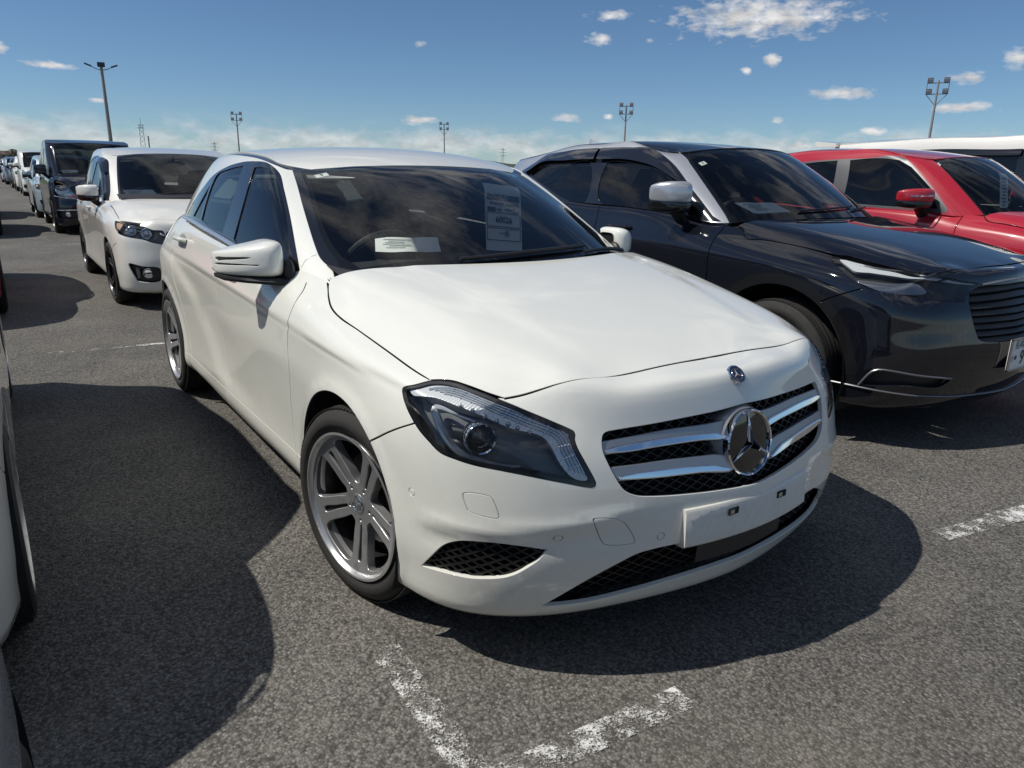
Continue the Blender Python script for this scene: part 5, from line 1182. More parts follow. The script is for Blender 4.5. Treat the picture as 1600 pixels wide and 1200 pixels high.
def led_mat():
    m, nt, out = new_mat('lamp_strip'); b = pbsdf(nt, out, (.93, .95, .97), .25, .25)
    tc = N(nt, 'TexCoord'); w_ = N(nt, 'TexWave', Scale=38., Distortion=1.2, Detail=2.); nt.links.new(tc.outputs['Object'], w_.inputs['Vector'])
    bp = N(nt, 'Bump', Strength=.35, Distance=.003); nt.links.new(w_.outputs['Fac'], bp.inputs['Height']); nt.links.new(bp.outputs[0], b.inputs['Normal'])
    return m
M_LED = led_mat()
M_LENSRIB = simple('lamp_rib', (.72, .76, .80), .12, metal=.5)
M_LEDDOT = simple('lamp_bulb', (.85, .87, .9), .1, metal=.6)
M_BRACKET = simple('lamp_bracket_silver', (.72, .73, .74), .3, metal=.5)
M_PROJ = simple('projector_glass', (.02, .018, .016), .03, coat=1., noise=.05)
M_DRL = simple('daytime_light_white', (.85, .87, .88), .25)
M_GRILLSILVER = simple('grille_silver', (.36, .37, .385), .38, metal=.7, noise=.04)
M_MESH = simple('grille_mesh_black', (.008, .008, .009), .5, noise=.1)
M_PIANO = simple('piano_black', (.006, .006, .007), .04, coat=1., noise=.02)
M_HOLDER = paint('plate_holder_white', (.80, .79, .72), rough=.5, dirt=.30, coat=.4)
M_BADGEBLUE = simple('badge_blue', (.012, .02, .05), .2, coat=1.)
M_SATIN_DARK = simple('recess_grey', (.30, .31, .30), .35, noise=.05)
hero_car()
# ------------------------------------------------------------------ other cars: surfaces derived from measured tables of each car
class CarGeo:
    """body (B), hood (H), cabin (G) and roof (T) surfaces of one car type"""
    def __init__(s, xf, xr, W, wb, zf, zs, hood, belt, roof, corner=1.0, nose=1.0, bulge=1.0, gc=1.0, ds=.02, shoulder=1.0, ws_bulge=1.0):
        # xf front end, xr rear end, W half width, wb wheelbase; zf: height of the hood's front edge; zs: height of the belt at x=-1
        # hood: (x front edge, x rear edge centre, x rear edge side, z rear); belt: [(hero x, car x, z)]; roof: [(hero x, car x, z)], half widths
        k = W / .89; hp = np.array(HP); plan = []
        for i, (x, y) in enumerate(hp):
            if i <= 9: X = xf * (1 - 0) - (.856 - x) * (corner if i < 7 else corner + (1 - corner) * (i - 6) / 3); X = X if i < 8 else X + (0 if i < 9 else 0)
            else: X = np.interp(x, [-3.44, -2.7, 0], [xr, -wb, 0])
            plan.append((X, y * k))
        plan = np.array(plan); plan[8, 0] = min(plan[8, 0], plan[7, 0] - .1); plan[9, 0] = min(0, plan[8, 0] - .1)
        sc = np.interp(np.arange(len(HK)), [0, 3, 6, 10], [zf / .82, zf / .82, zs / .975, zs / .975]); rows = []
        for r, (z, d) in enumerate(HR):
            zz = [zi * s_ for zi, s_ in zip(z, sc)]; low = max(0, 1 - r / 4); zz = [a * (1 - low) + b_ * gc * low for a, b_ in zip(zz, z)]
            dd = [di * (nose if (r > 6 and j < 4) else shoulder if (r > 8 and j >= 4) else 1) for j, di in enumerate(d)]
            rows.append((zz, dd))
        net = body_net(plan, HK, rows)
        hx0, hx1, hx2, hz = hood; ox = np.interp(HU.xs, [-.45, -.2, .6, .72], [hx2 - .02, hx1, hx0, hx0 + .10]); zr = lambda Z: np.interp(Z, [.4, .82, 1.0, 1.05], [zf - .42, zf, hz, hz + .04])
        s.U = Hgt(ox, HU.ys * k, zr(HU.Z)); s.hood = hood; s.k = k; s.W = W
        for c in range(0, 11):
            for r in range(10, 13): net[c, r, 2] = s.U(net[c, r, 0], net[c, r, 1])[0]
        s.B = Surf(net, sym0=True, sym1=True, ds=ds, dt=ds * .8, out=(0, 1, 0))
        hx = np.linspace(hx0 + .09, hx2 - .02, 14); hy = np.array([0, .1, .2, .3, .4, .5, .57, .63, .67, .71, .75, .79, .83]) * k
        s.H = Surf([[(x, y, s.U(x, y)[0]) for y in hy] for x in hx], ds=ds, dt=ds * .8, out=(0, 0, 1))
        bx, cx, bz, bw = belt; bot = []
        for (x, y, z) in HCB: bot.append((np.interp(x, bx, cx), y * bw / .835, np.interp(x, bx, bz)))
        tx, ttx, tz, tw = roof; top = []
        for (x, y, z) in HCT:
            c_ = (z - np.interp(x, [-3.03, -2.68, -2.0, -1.42, -1.06], [1.27, 1.325, 1.388, 1.36, 1.345])); top.append((np.interp(x, tx, ttx), y * tw / .61, np.interp(x, tx, tz) + (c_ if x > -1.3 else 0)))
        bs = np.array([0, .022, .036, .042, .040, .032, .012]) * bulge; bw_ = np.array([0, .012, .018, .018, .014, .008, 0]) * ws_bulge
        s.G = Surf(cabin_net(bot, top, [0, .25, .5, .7, .85, .94, 1.0], bs, bw_, 5), sym0=True, sym1=True, ds=ds, dt=ds * .7, out=(0, 1, 0))
        s.bot = np.array(bot); s.top = np.array(top); crown = .040
        e = []; t_ = s.top
        for i in range(3, 11):
            x, y, z = t_[i]; xc = x if 4 < i < 10 else (t_[0, 0] if i == 3 else t_[0, 0] * .5 + x * .5 if i == 4 else t_[12, 0]); e.append((x, y * 1.005, z + .006, xc))
        tx_ = np.array([t_[12, 0], t_[9, 0], t_[7, 0], t_[5, 0], t_[0, 0]]); tz_ = np.array([t_[12, 2], t_[9, 2] + crown * .8, t_[7, 2] + crown, t_[5, 2] + crown * .5, t_[0, 2] + .002])
        zc = lambda x: float(pchip(tx_, tz_, np.array([x]))[0])
        s.T = Surf(roof_net(e, zc, [1, .93, .8, .6, .4, .2, 0]), tsym1=True, ds=ds, dt=ds, out=(0, 0, 1))
HBX = [-3.25, -2.7, -2.2, -1.2, -.5, -.215]; HTX = [-3.03, -2.68, -2.0, -1.42, -1.25, -1.06]
SUV = CarGeo(.875, -3.46, .895, 2.61, .905, 1.085, (.70, -.22, -.42, 1.085), (HBX, [-3.25, -2.9, -2.2, -1.2, -.5, -.24], [1.14, 1.14, 1.13, 1.115, 1.06, 1.09], .84), (HTX, [-3.1, -2.75, -2.0, -1.42, -1.13, -.93], [1.40, 1.43, 1.515, 1.525, 1.478, 1.50], .64), corner=.9, nose=.75, gc=1.25, ds=.014)
RED = CarGeo(.80, -3.05, .84, 2.45, .93, 1.06, (.62, -.12, -.38, 1.10), (HBX, [-2.95, -2.6, -2.1, -1.2, -.50, -.18], [1.16, 1.16, 1.13, 1.08, 1.06, 1.10], .79), (HTX, [-2.85, -2.6, -2.0, -1.35, -.98, -.82], [1.44, 1.49, 1.545, 1.55, 1.50, 1.505], .61), corner=.75, nose=.7, gc=1.2)
FIT = CarGeo(.80, -3.12, .8475, 2.53, .84, .985, (.58, -.05, -.30, 1.00), (HBX, [-3.0, -2.6, -2.1, -1.15, -.42, -.10], [1.10, 1.09, 1.05, .99, .955, 1.00], .79), (HTX, [-2.9, -2.65, -2.0, -1.35, -1.0, -.84], [1.38, 1.42, 1.475, 1.475, 1.43, 1.44], .60), corner=.8, nose=.8, gc=1.0)
VAN = CarGeo(.84, -3.85, .8475, 2.855, .98, 1.06, (.66, .24, .05, 1.115), (HBX, [-3.75, -3.3, -2.3, -.9, -.12, .20], [1.06, 1.06, 1.06, 1.06, 1.06, 1.115], .815), (HTX, [-3.6, -3.4, -2.2, -.95, -.62, -.46], [1.68, 1.70, 1.745, 1.745, 1.70, 1.705], .715), corner=.6, nose=.45, bulge=.7, gc=1.0, shoulder=.7)
TALL = CarGeo(.76, -3.05, .845, 2.55, .93, 1.02, (.58, .14, -.06, 1.06), (HBX, [-3.0, -2.75, -2.0, -.95, -.22, .08], [1.01, 1.01, 1.01, 1.01, 1.0, 1.06], .81), (HTX, [-2.9, -2.75, -2.0, -1.0, -.68, -.52], [1.56, 1.58, 1.615, 1.615, 1.57, 1.575], .71), corner=.65, nose=.55, bulge=.7, shoulder=.7)
# ------------------------------------------------------------------ generic car assembly
M_GREYPLASTIC = simple('grey_plastic', (.11, .11, .115), .5, noise=.1)
M_VISOR = glass_mat('smoked_visor', (.10, .10, .11), 1.5, dust=.01)
M_GLASS_DARK = glass_mat('privacy_glass', (.06, .065, .065), 1.52, dust=.015)
M_SILVERTRIM = simple('silver_trim', (.62, .63, .65), .28, metal=.7, noise=.04)
M_REDFRAME = simple('grey_window_frame', (.10, .10, .105), .4, metal=.3)
M_AMBER = simple('amber_lens', (.62, .42, .28), .2, coat=.5)
M_GREYLIGHT = simple('lamp_reflector', (.45, .45, .42), .25, metal=.5)
M_PLATEWHITE = simple('number_plate_white', (.80, .81, .80), .4, noise=.03)
M_PLATEGREEN = simple('number_plate_green', (.02, .10, .05), .5)
def grp(name, parent):
    o = bpy.data.objects.new(name, None); COL.objects.link(o); o.parent = parent; o.empty_display_size = .05; return o
def ring_poly(surf, cx, cz, r, a0, a1, ycar, n=40):
    return surf.near([(cx + r * math.cos(t), ycar, cz + r * math.sin(t)) for t in np.linspace(R(a0), R(a1), n)], (1, .15, 1))
def gen_mirror(c, cap_mat, x, y, z, w=.20, h=.15, d=.13, stripe=None, mirs=(False, True), arm=True, blk=False):
    """door mirror: cap, black lower half, foot; x,y,z = inner lower corner of the head"""
    for mir in mirs:
        mo = grp('door_mirror', c)
        def blob(nm, mat, z0, z1, grow=1.0, front=True):
            mb = MB(); V = []; n = 18; secs = [(0, .70, .0), (.06, .95, .0), (.3, 1., .0), (.6, .97, .03), (.85, .80, .07), (.97, .5, .11), (1.0, .25, .125)]
            for f, s_, bk in secs:
                for a in np.linspace(0, 2 * math.pi, n + 1)[:-1]:
                    ca, sa = math.cos(a), math.sin(a); zc = (z0 + z1) / 2; V.append((x - bk - (0 if ca > 0 else 0) + (d / 2 * s_ * grow) * math.copysign(abs(ca) ** .6, ca), y + w * f, z + zc * h + (z1 - z0) / 2 * h * (.35 + .65 * s_) * math.copysign(abs(sa) ** .6, sa)))
            k = len(secs); mb.add(V, [(i * n + j, i * n + (j + 1) % n, (i + 1) * n + (j + 1) % n, (i + 1) * n + j) for i in range(k - 1) for j in range(n)] + [tuple(range(n)), tuple((k - 1) * n + j for j in range(n))[::-1]])
            mb.build(nm, mat, mo, mirror=mir)
        blob('mirror_cap', cap_mat, .22, 1.0); blob('mirror_housing', M_BLACKGLOSS, 0, .5, .93)
        if stripe:
            mb = MB(); L = [(x + d * .5 + .004, y + .03, z + h * .63), (x + d * .5 + .002, y + w * .5, z + h * .64), (x + d * .40 - .02, y + w * .85, z + h * .62), (x + .0 - .03, y + w * .99, z + h * .60)]
            mb.tube(smooth_poly(np.array(L), .02, False), .006, 6); mb.build('mirror_stripe', stripe, mo, mirror=mir)
        if arm:
            mb = MB(); mb.tube([(x - .02, y + .06, z + .02), (x - .03, y - .02, z - .05), (x - .02, y - .07, z - .09)], [.05, .045, .05], 10, flat=.6); mb.build('mirror_foot', M_BLACKPLASTIC, mo, mirror=mir)
def build_car(c, g, sp):
    P_ = sp['paint']; PR = sp.get('roof_paint', P_); PP = sp.get('pillar_paint', P_); O = {k: np.array(v, float) for k, v in sp.get('out', {}).items()}
    B, H, G, T = g.B, g.H, g.G, g.T; wb = sp['wb']; W = g.W; GAP = sp.get('gap', .009); rw = sp['wr']; ra = sp.get('ra', rw + .04); h = sp.get('h', .04); hb = h * .45
    det = sp.get('detail', 1); hx0, hx1, hx2, hz = g.hood; k = g.k
    S_, T_ = B.S, B.T; sides = (False, True)
    st = lambda pts, w=(1, 1, 1): B.near(np.array(pts, float), w)
    # -- hood outline on the body
    if 'hood_front' in O: hf = O['hood_front']; hs = O['hood_side']; lampO = O['lamp']
    else:
        ys = np.linspace(.62 * k, 0, 9); hf = np.array([(hx0 + .03 - .25 * max(0, y / k - .42) ** 1.0 - .05 * (y / k) ** 2, y, 0) for y in ys]); hf[:, 2] = [g.U(x, y)[0] for x, y, _ in hf]
        hs = np.array([(x, .775 * k, 0) for x in np.linspace(.35, hx2 + .05, 7)] + [(hx2, .74 * k, 0)]); hs[:, 2] = [g.U(x, y)[0] for x, y, _ in hs]
        lampO = np.array(sp['lamp'], float)
    hfs = st(hf); hfs[-1, 0] = 0 if hf[-1, 1] < .08 else hfs[-1, 0]
    if hfs[-1, 0] > 0: hfs = np.vstack([hfs, [(0, hfs[-1, 1])]])
    hfs = smooth_poly(hfs, hb, False); hss = smooth_poly(st(hs), hb, False); lamp = smooth_poly(st(lampO), hb * .8, True, corners=sp.get('lamp_corners', ()))
    mid = lamp.mean(0)
    hole = np.vstack([hfs[::-1], [mid], hss, [(hss[-1, 0], T_), (0, T_)]])
    xd = sp.get('door_x', (-.50, -1.45, -wb + .30)); zb = sp.get('zb', 1.0)
    def vl(x, dx=0):
        L = st([(x + dx, W * .9, zb), (x, W, .8 * zb), (x, W, .5), (x, W, .25)], (1, .2, 1)); return np.vstack([[(L[0, 0], T_)], L, [(L[-1, 0], 0)]])
    L1, L2, L3 = (vl(x) for x in xd)
    fb0 = O.get('fender_bumper', np.array([(.40, .83 * k, .62), (.30, .86 * k, .58), (.2, .88 * k, .5)])); fbs = st(fb0)
    bl = np.vstack([[(hfs[0, 0], T_)], [mid], fbs, [(fbs[-1, 0] + .03, 0)]])
    A = []
    for cx in (0, -wb):
        a = ring_poly(B, cx, rw, ra, -30, 210, W); a[0, 1] = a[-1, 1] = 0; A.append(a)
    polys = [('front_bumper', np.vstack([[(0, 0), (0, T_)], bl])), ('front_fender', np.vstack([bl, L1[::-1]])), ('front_door', np.vstack([L1, L2[::-1]])), ('rear_door', np.vstack([L2, L3[::-1]]))]
    if sp.get('cladding'):
        zc = sp['cladding']; q = st([(x, W, zc) for x in np.linspace(.3, -wb - .2, 9)], (1, .2, 1)); polys.append(('side_cladding', np.vstack([[(q[0, 0], 0)], q, [(q[-1, 0], 0)]])))
        for cx in (0, -wb):
            a = ring_poly(B, cx, rw, ra + sp.get('clad_w', .07), -30, 210, W); a[0, 1] = a[-1, 1] = 0; polys.append(('arch_cladding%d' % (cx < 0), a))
        lo = st([(.8, y, sp.get('clad_front', .30)) for y in np.linspace(0, .6, 5)] + [(.45, .82 * k, sp.get('clad_front', .30)), (.2, .88 * k, sp.get('clad_front', .30))], (.3, 1, 1)); polys.append(('lower_bumper', np.vstack([[(0, 0), (0, lo[0, 1])], lo, [(lo[-1, 0], 0)]])))
    for L in (L1, L2, L3): polys.append(('gap', strip(L, GAP)))
    polys += [('gap', strip(fbs, GAP)), ('drop', hole), ('gap', strip(hfs, GAP)), ('gap', strip(hss, GAP)), ('lamp', lamp)]
    holes = {}
    for nm in ('grille', 'lower_grille', 'fog'):
        q = sp.get(nm) if nm in sp else (O[nm] if nm in O else None)
        if q is None: continue
        q = st(np.array(q, float)); 
        if nm != 'fog':
            m = np.array(sp.get(nm) if nm in sp else O[nm], float); q = np.vstack([[(0, q[0, 1])], q, [(0, q[-1, 1])]]); q = smooth_poly(q, hb, True, corners=(0, len(q) - 1))
        else: q = smooth_poly(q, hb)
        holes[nm] = q; polys.append(('drop', q))
    polys += [('drop', a) for a in A]
    reg = trim(B, polys, h=h, hb=hb)
    panel('front_bumper', B, reg['front_bumper'], P_, c, both=True)
    for nm, mt in (('front_fender', P_), ('front_door', P_), ('rear_door', P_), ('side_cladding', M_BLACKPLASTIC), ('arch_cladding0', sp.get('arch_mat', M_BLACKPLASTIC)), ('arch_cladding1', sp.get('arch_mat', M_BLACKPLASTIC))):
        if nm in reg:
            for mir in sides: panel(nm.rstrip('01'), B, reg[nm], mt, c, mirror=mir)
    if 'lower_bumper' in reg: panel('lower_bumper', B, reg['lower_bumper'], sp.get('lower_mat', M_BLACKPLASTIC), c, both=True)
    panel('rear_body', B, reg['base'], P_, c, both=True)
    inn = trim(B, [('drop', hole), ('drop', offset_poly(lamp, -.004))] + [('drop', q) for q in holes.values()] + [('drop', offset_poly(a, -.004)) for a in A], h=.08, hb=.04); panel('inner_shell', B, inn['base'], M_LINER, c, both=True, lift=-.02, flange=0)
    # -- hood
    if 'hood_frontH' in O: a_, b_, d_ = O['hood_frontH'], O['hood_lampH'], O['hood_sideH']; hp = np.vstack([a_[::-1], b_[::-1][1:], d_[1:]])
    else: hp = np.vstack([hf[::-1], hs])
    cowl = [(hx1 + (hx2 - hx1) * (y / (.735 * k)) ** 2, y, .9) for y in np.linspace(0, .735 * k, 12)]
    hp = np.vstack([hp, np.array(cowl)[::-1]]); hp = H.near(hp, (1, 1, 0)); hp[0, 1] = 0; hp[-1, 1] = 0
    hp = smooth_poly(hp, hb, True, corners=(0, len(hp) - 1, len(hp) - len(cowl))); hp2 = offset_poly(hp, .0045); hp2[np.abs(hp[:, 1]) < .004, 1] = 0
    r = trim(H, [('hood', hp2)], h=h, hb=hb); panel('hood', H, r['hood'], P_, c, both=True, flange=sp.get('hood_flange', .014))
    r = trim(H, [('u', offset_poly(hp, -.03))], h=.1, hb=.05); panel('hood_liner', H, r['u'], M_LINER, c, both=True, lift=-.03, flange=0)
    # -- cabin
    gs = lambda pts, w=(1, .35, 1): G.near(np.array(pts, float), w)
    bt = g.bot; tp = g.top
    if 'ws_edge' in O: we = gs(O['ws_edge'], (1, 1, 1)); we = np.vstack([[(we[0, 0], G.T)], we, [(we[-1, 0] + .01, 0)]])
    else: we = gs([tp[3] + (bt[3] - tp[3]) * f + np.array([0, .012, 0]) for f in np.linspace(0, 1, 7)], (1, 1, 1)); we[0, 1] = G.T; we[-1, 1] = 0
    ws = np.vstack([[(0, G.T)], we, [(0, 0)]])
    dl = np.array(O['dlo'] if 'dlo' in O else sp['dlo'], float)
    gl = [np.array(q, float) for q in ([O['gl_front'], O['gl_rear']] if 'gl_front' in O else sp['glass'])]
    dls = smooth_poly(gs(dl), hb, True, corners=sp.get('dlo_corners', (0, len(dl) - 1)))
    CP = [('windshield', ws), ('window_frame', dls)]
    if 'rail_in' in O: ri = gs(O['rail_in'], (1, 1, 1)); CP.insert(0, ('pillar_trim', np.vstack([[(0, G.T)], [(ri[0, 0] + .0, G.T)], ri, [(ri[-1, 0] + .01, 0), (0, 0)]])))
    else: CP.insert(0, ('pillar_trim', np.vstack([[(0, G.T)], we + [.018, 0], [(0, 0)]])))
    for i, q in enumerate(gl): CP.append(('glass%d' % i, smooth_poly(gs(q), hb, True, corners=tuple(range(len(q))) if (len(q) < 6 or sp.get('glass_sharp')) else ())))
    zr = [(G.S, G.T * .93), (G.S - .42, G.T * .92), (G.S - .46, G.T * .30), (G.S, G.T * .25)]; CP.append(('rear_window', np.array(zr)))
    cr = trim(G, CP, h=h, hb=hb)
    panel('windshield', G, cr['windshield'], M_GLASS, c, both=True, flange=0); panel('rear_window', G, cr['rear_window'], sp.get('rear_glass', M_GLASS_DARK), c, both=True, flange=0)
    wsb = np.vstack([[(0, 0), (0, .06), (we[-1, 0] - .10, .055)], [(we[-2, 0] - .03, .07)], we[1:-1][::-1] - [.02, 0], [(we[1, 0] - .04, G.T - .03), (0, G.T - .04), (0, G.T)], we])
    r = trim(G, [('b', wsb)], h=.06, hb=hb); panel('glass_border', G, r['b'], M_BLACKGLOSS, c, both=True, flange=0, lift=-.006)
    for mir in sides:
        panel('pillar_and_rail', G, cr['base'], PP, c, mirror=mir, flange=.02)
        if 'pillar_trim' in cr: panel('roof_trim', G, cr['pillar_trim'], M_BLACKGLOSS, c, mirror=mir, flange=.02, lift=-.003)
        if 'window_frame' in cr: panel('window_frame', G, cr['window_frame'], sp.get('frame_mat', M_BLACKGLOSS), c, mirror=mir, flange=.016, lift=.001)
        for i in range(len(gl)):
            if 'glass%d' % i in cr: panel('side_window', G, cr['glass%d' % i], M_GLASS_SIDE if i == 0 else sp.get('rear_glass', M_GLASS_SIDE), c, mirror=mir, flange=0, lift=-.004)
    r = trim(T, [], h=h * 1.2, hb=hb * 1.5); panel('roof', T, r['base'], PR, c, both=True, flange=.02, lift=.004)
    # -- lamps
    for mir in sides:
        hl = grp('headlight', c); lp = offset_poly(lamp, .004)
        inlay('lens', B, lp, M_LENS, hl, lift=.001, flange=.012, mirror=mir, h=h * .6, hb=hb)
        inlay('housing', B, lamp, sp.get('housing', M_HOUSING), hl, lift=-.05, flange=0, mirror=mir, h=h * .6, hb=hb)
        for q, mt, nm, lf in sp.get('lamp_parts', []):
            q = O[q] if isinstance(q, str) else np.array(q, float); inlay(nm, B, smooth_poly(st(q), .008), mt, hl, lift=lf, flange=.012, mirror=mir, h=.02, hb=.01)
        for (p, rad) in sp.get('projectors', []):
            pc = B.off(st([p]), -.025)[0]; q = Vector((.95, .25, .05)).to_track_quat('Z', 'Y').to_matrix()
            mb = MB(); mb.lathe([(rad * .75, .0), (rad, .012), (rad * 1.1, .008), (rad * 1.12, -.02)], 28, 'z'); mb.V = [tuple(q @ Vector(v) + Vector(pc)) for v in mb.V]; mb.build('projector_ring', M_CHROME, hl, mirror=mir)
            mb = MB(); mb.lathe([(.0, .014), (rad * .5, .009), (rad * .8, -.004)], 28, 'z'); mb.V = [tuple(q @ Vector(v) + Vector(pc)) for v in mb.V]; mb.build('projector_lens', sp.get('proj_mat', M_PROJ), hl, mirror=mir)
    # -- openings
    for nm, q in holes.items():
        if nm == 'fog':
            for mir in sides:
                f_ = grp('fog_recess', c); inlay('backing', B, offset_poly(q, -.01), M_BLACKPLASTIC, f_, lift=-.035, flange=0, mirror=mir, h=h, hb=hb)
                if sp.get('fog_lamp'):
                    pc = B.off(st([sp['fog_lamp']]), -.03)[0]; mb = MB(); mb.lathe([(0, .022), (.03, .018), (.042, .004), (.046, .012), (.05, .0), (.05, -.02)], 24, 'x', pc); mb.build('fog_lamp', M_CHROME, f_, mirror=mir)
        else:
            go = grp(nm if nm != 'grille' else 'front_grille', c)
            dom = (0, min(S_, q[:, 0].max() + .05), max(0, q[:, 1].min() - .05), min(T_, q[:, 1].max() + .05))
            r = trim(B, [('a', offset_poly(q, -.03))], h=.06, dom=dom, hb=.03); panel('backing', B, r['a'], M_LINER, go, both=True, lift=-.05, flange=0)
            n = sp.get(nm + '_slats', 0); lo, hi = q[:, 1].min(), q[:, 1].max()
            for i in range(n):
                tt = lo + (hi - lo) * (i + .5) / n; xs = np.linspace(0, q[:, 0].max(), 60); L = np.stack([xs, np.full(60, tt)], 1); L = L[inside(offset_poly(q, -.006), L + [.0005, 0])]
                if len(L) < 3: continue
                L = L[::max(1, len(L) // 24)]; mb = MB(); a_ = B.off(L + [0, .35 * (hi - lo) / n], -.018); b_ = B.off(L - [0, .30 * (hi - lo) / n], -.004); d_ = B.off(L - [0, .36 * (hi - lo) / n], -.02); m_ = len(L)
                mb.add(np.vstack([a_, b_, d_]), [(j, j + 1, m_ + j + 1, m_ + j) for j in range(m_ - 1)] + [(m_ + j, m_ + j + 1, 2 * m_ + j + 1, 2 * m_ + j) for j in range(m_ - 1)])
                mb.add([(x, -y, z) for x, y, z in mb.V], [f[::-1] for f in mb.F]); mb.build('slat', sp.get(nm + '_mat', M_BLACKGLOSS), go, auto=20)
    for q, mt, nm, lf, fl in sp.get('inlays', []):
        q = O[q] if isinstance(q, str) else np.array(q, float)
        for mir in sides: inlay(nm, B, smooth_poly(st(q), .012, True, corners=tuple(range(len(q))) if len(q) < 6 else ()), mt, c, lift=lf, flange=fl, mirror=mir, h=h, hb=hb)
    for pts, rad, mt, nm, fl in sp.get('tubes', []):          # mirrored trim strips following the skin
        q = smooth_poly(st(np.array(pts, float)), .03, False); X = B.off(q, .002)
        mb = MB(); mb.tube(X, rad, 6, flat=fl)
        if X[0][1] < .05: mb.add([(x, -y, z) for x, y, z in mb.V], [f[::-1] for f in mb.F]); mb.build(nm, mt, c)
        else:
            for mir in sides: mb.build(nm, mt, c, mirror=mir)
    # -- wheels
    for x in (0, -wb):
        wheel_well(c, x, W - .014, ra + .004, rw)
        for sg in (1, -1): wheel(c, x, sg * (W - .115), rw, sp.get('rim', rw * .74), sp.get('tw', .205), sp.get('wheel', 'five'), sp.get('wheel_mat', M_ALLOYDARK), steer=sp.get('steer', 0) if x == 0 else 0, spin=R(20))
    mb = MB(); mb.box(((xd[0] - wb + ra) / 2 - .1, 0, .30), (wb - 2 * ra - .1, 2 * W - .4, .10)); mb.box((-wb / 2, 0, .32), (wb + .9, .9, .10)); mb.build('underbody', M_LINER, c, smooth=False)
    gen_mirror(c, sp.get('mirror_mat', P_), *sp['mirror'], mirs=sp.get('mirror_sides', (False, True)), stripe=sp.get('mirror_stripe'), w=sp.get('mirror_w', .20), h=sp.get('mirror_h', .15))
    mb = MB(); V = []
    for y in np.linspace(-.72 * k, .72 * k, 15):
        xc = hx1 + (hx2 - hx1) * (y / (.735 * k)) ** 2; z_ = g.U(xc, abs(y))[0]; V += [(xc + .06, y, z_ - .03), (xc - .03, y, z_ - .022), (xc - .14, y, z_ - .01)]
    mb.add(V, [(3 * i + j, 3 * i + j + 1, 3 * i + 4 + j, 3 * i + 3 + j) for i in range(14) for j in range(2)]); mb.build('cowl_panel', M_BLACKPLASTIC, c)
    if sp.get('handles'):
        for mir in sides:
            for xh, zh in sp['handles']:
                q = B.near([(xh, W, zh)], (1, .2, 1)); p = B.P(q)[0]; nn = B.Nn(q)[0]; mb = MB(); mb.tube(smooth_poly(np.array([p + np.array([dx, 0, 0]) + nn * h_ for dx, h_ in ((.10, .004), (.085, .024), (0, .03), (-.085, .024), (-.10, .004))]), .02, False), .012, 8); mb.build('door_handle', sp.get('handle_mat', P_), c, mirror=mir)
    if sp.get('interior', True): interior(c, G, belt=sp['zb'] - .03, x_dash=bt[0][0] - .30, x_seat=bt[0][0] - 1.1, w=.66 * k, zroof=tp[0][2], driver=-1, zd=bt[0][2])
    for y0, y1 in ((.32, -.25), (-.22, -.62)):
        mb = MB(); L = []
        for f in np.linspace(0, 1, 9):
            y = -(y0 + (y1 - y0) * f); q = G.near([(bt[0][0] - .05 - .35 * y * y - .04 * f, abs(y), bt[0][2] + .03)]); p = G.off(q, .012)[0]; L.append((p[0], y, p[2]))
        mb.tube(L, .007, 6); mb.build('wiper', M_BLACKPLASTIC, c)
def visor(c, G, up, lo, mirs=(False, True)):
    """smoked wind deflector standing off the side window"""
    up = smooth_poly(G.near(np.array(up), (1, .35, 1)), .04, False); lo = smooth_poly(G.near(np.array(lo), (1, .35, 1)), .04, False); n = 24
    f = lambda L: L[np.linspace(0, len(L) - 1, n).astype(int)]
    a, b = f(up), f(lo); A = G.off(a, .006); M_ = G.off((a + b) / 2, .026); B_ = G.off(b, .030)
    V = np.vstack([A, M_, B_]); F = [(i, i + 1, n + i + 1, n + i) for i in range(n - 1)] + [(n + i, n + i + 1, 2 * n + i + 1, 2 * n + i) for i in range(n - 1)]
    for mir in mirs:
        mb = MB(); mb.add(V, F); mb.build('window_visor', M_VISORDARK, c, mirror=mir)
M_VISORDARK = simple('visor_smoke', (.012, .012, .014), .08, coat=1., noise=.05)
def number_plate(c, x, z, tilt=0., text=None, y=0.):
    pl = grp('number_plate', c); mb = MB(); mb.box((x, y, z), (.012, .33, .165)); mb.build('plate_base', M_PLATEWHITE, pl, bevel=.004)
    mb = MB()
    for yy, zz, dy, dz in ((0, .080, .33, .006), (0, -.080, .33, .006), (-.162, 0, .006, .165), (.162, 0, .006, .165)): mb.box((x + .004, y + yy, z + zz), (.012, dy, dz))
    mb.build('plate_frame', M_SATIN, pl)
    return pl
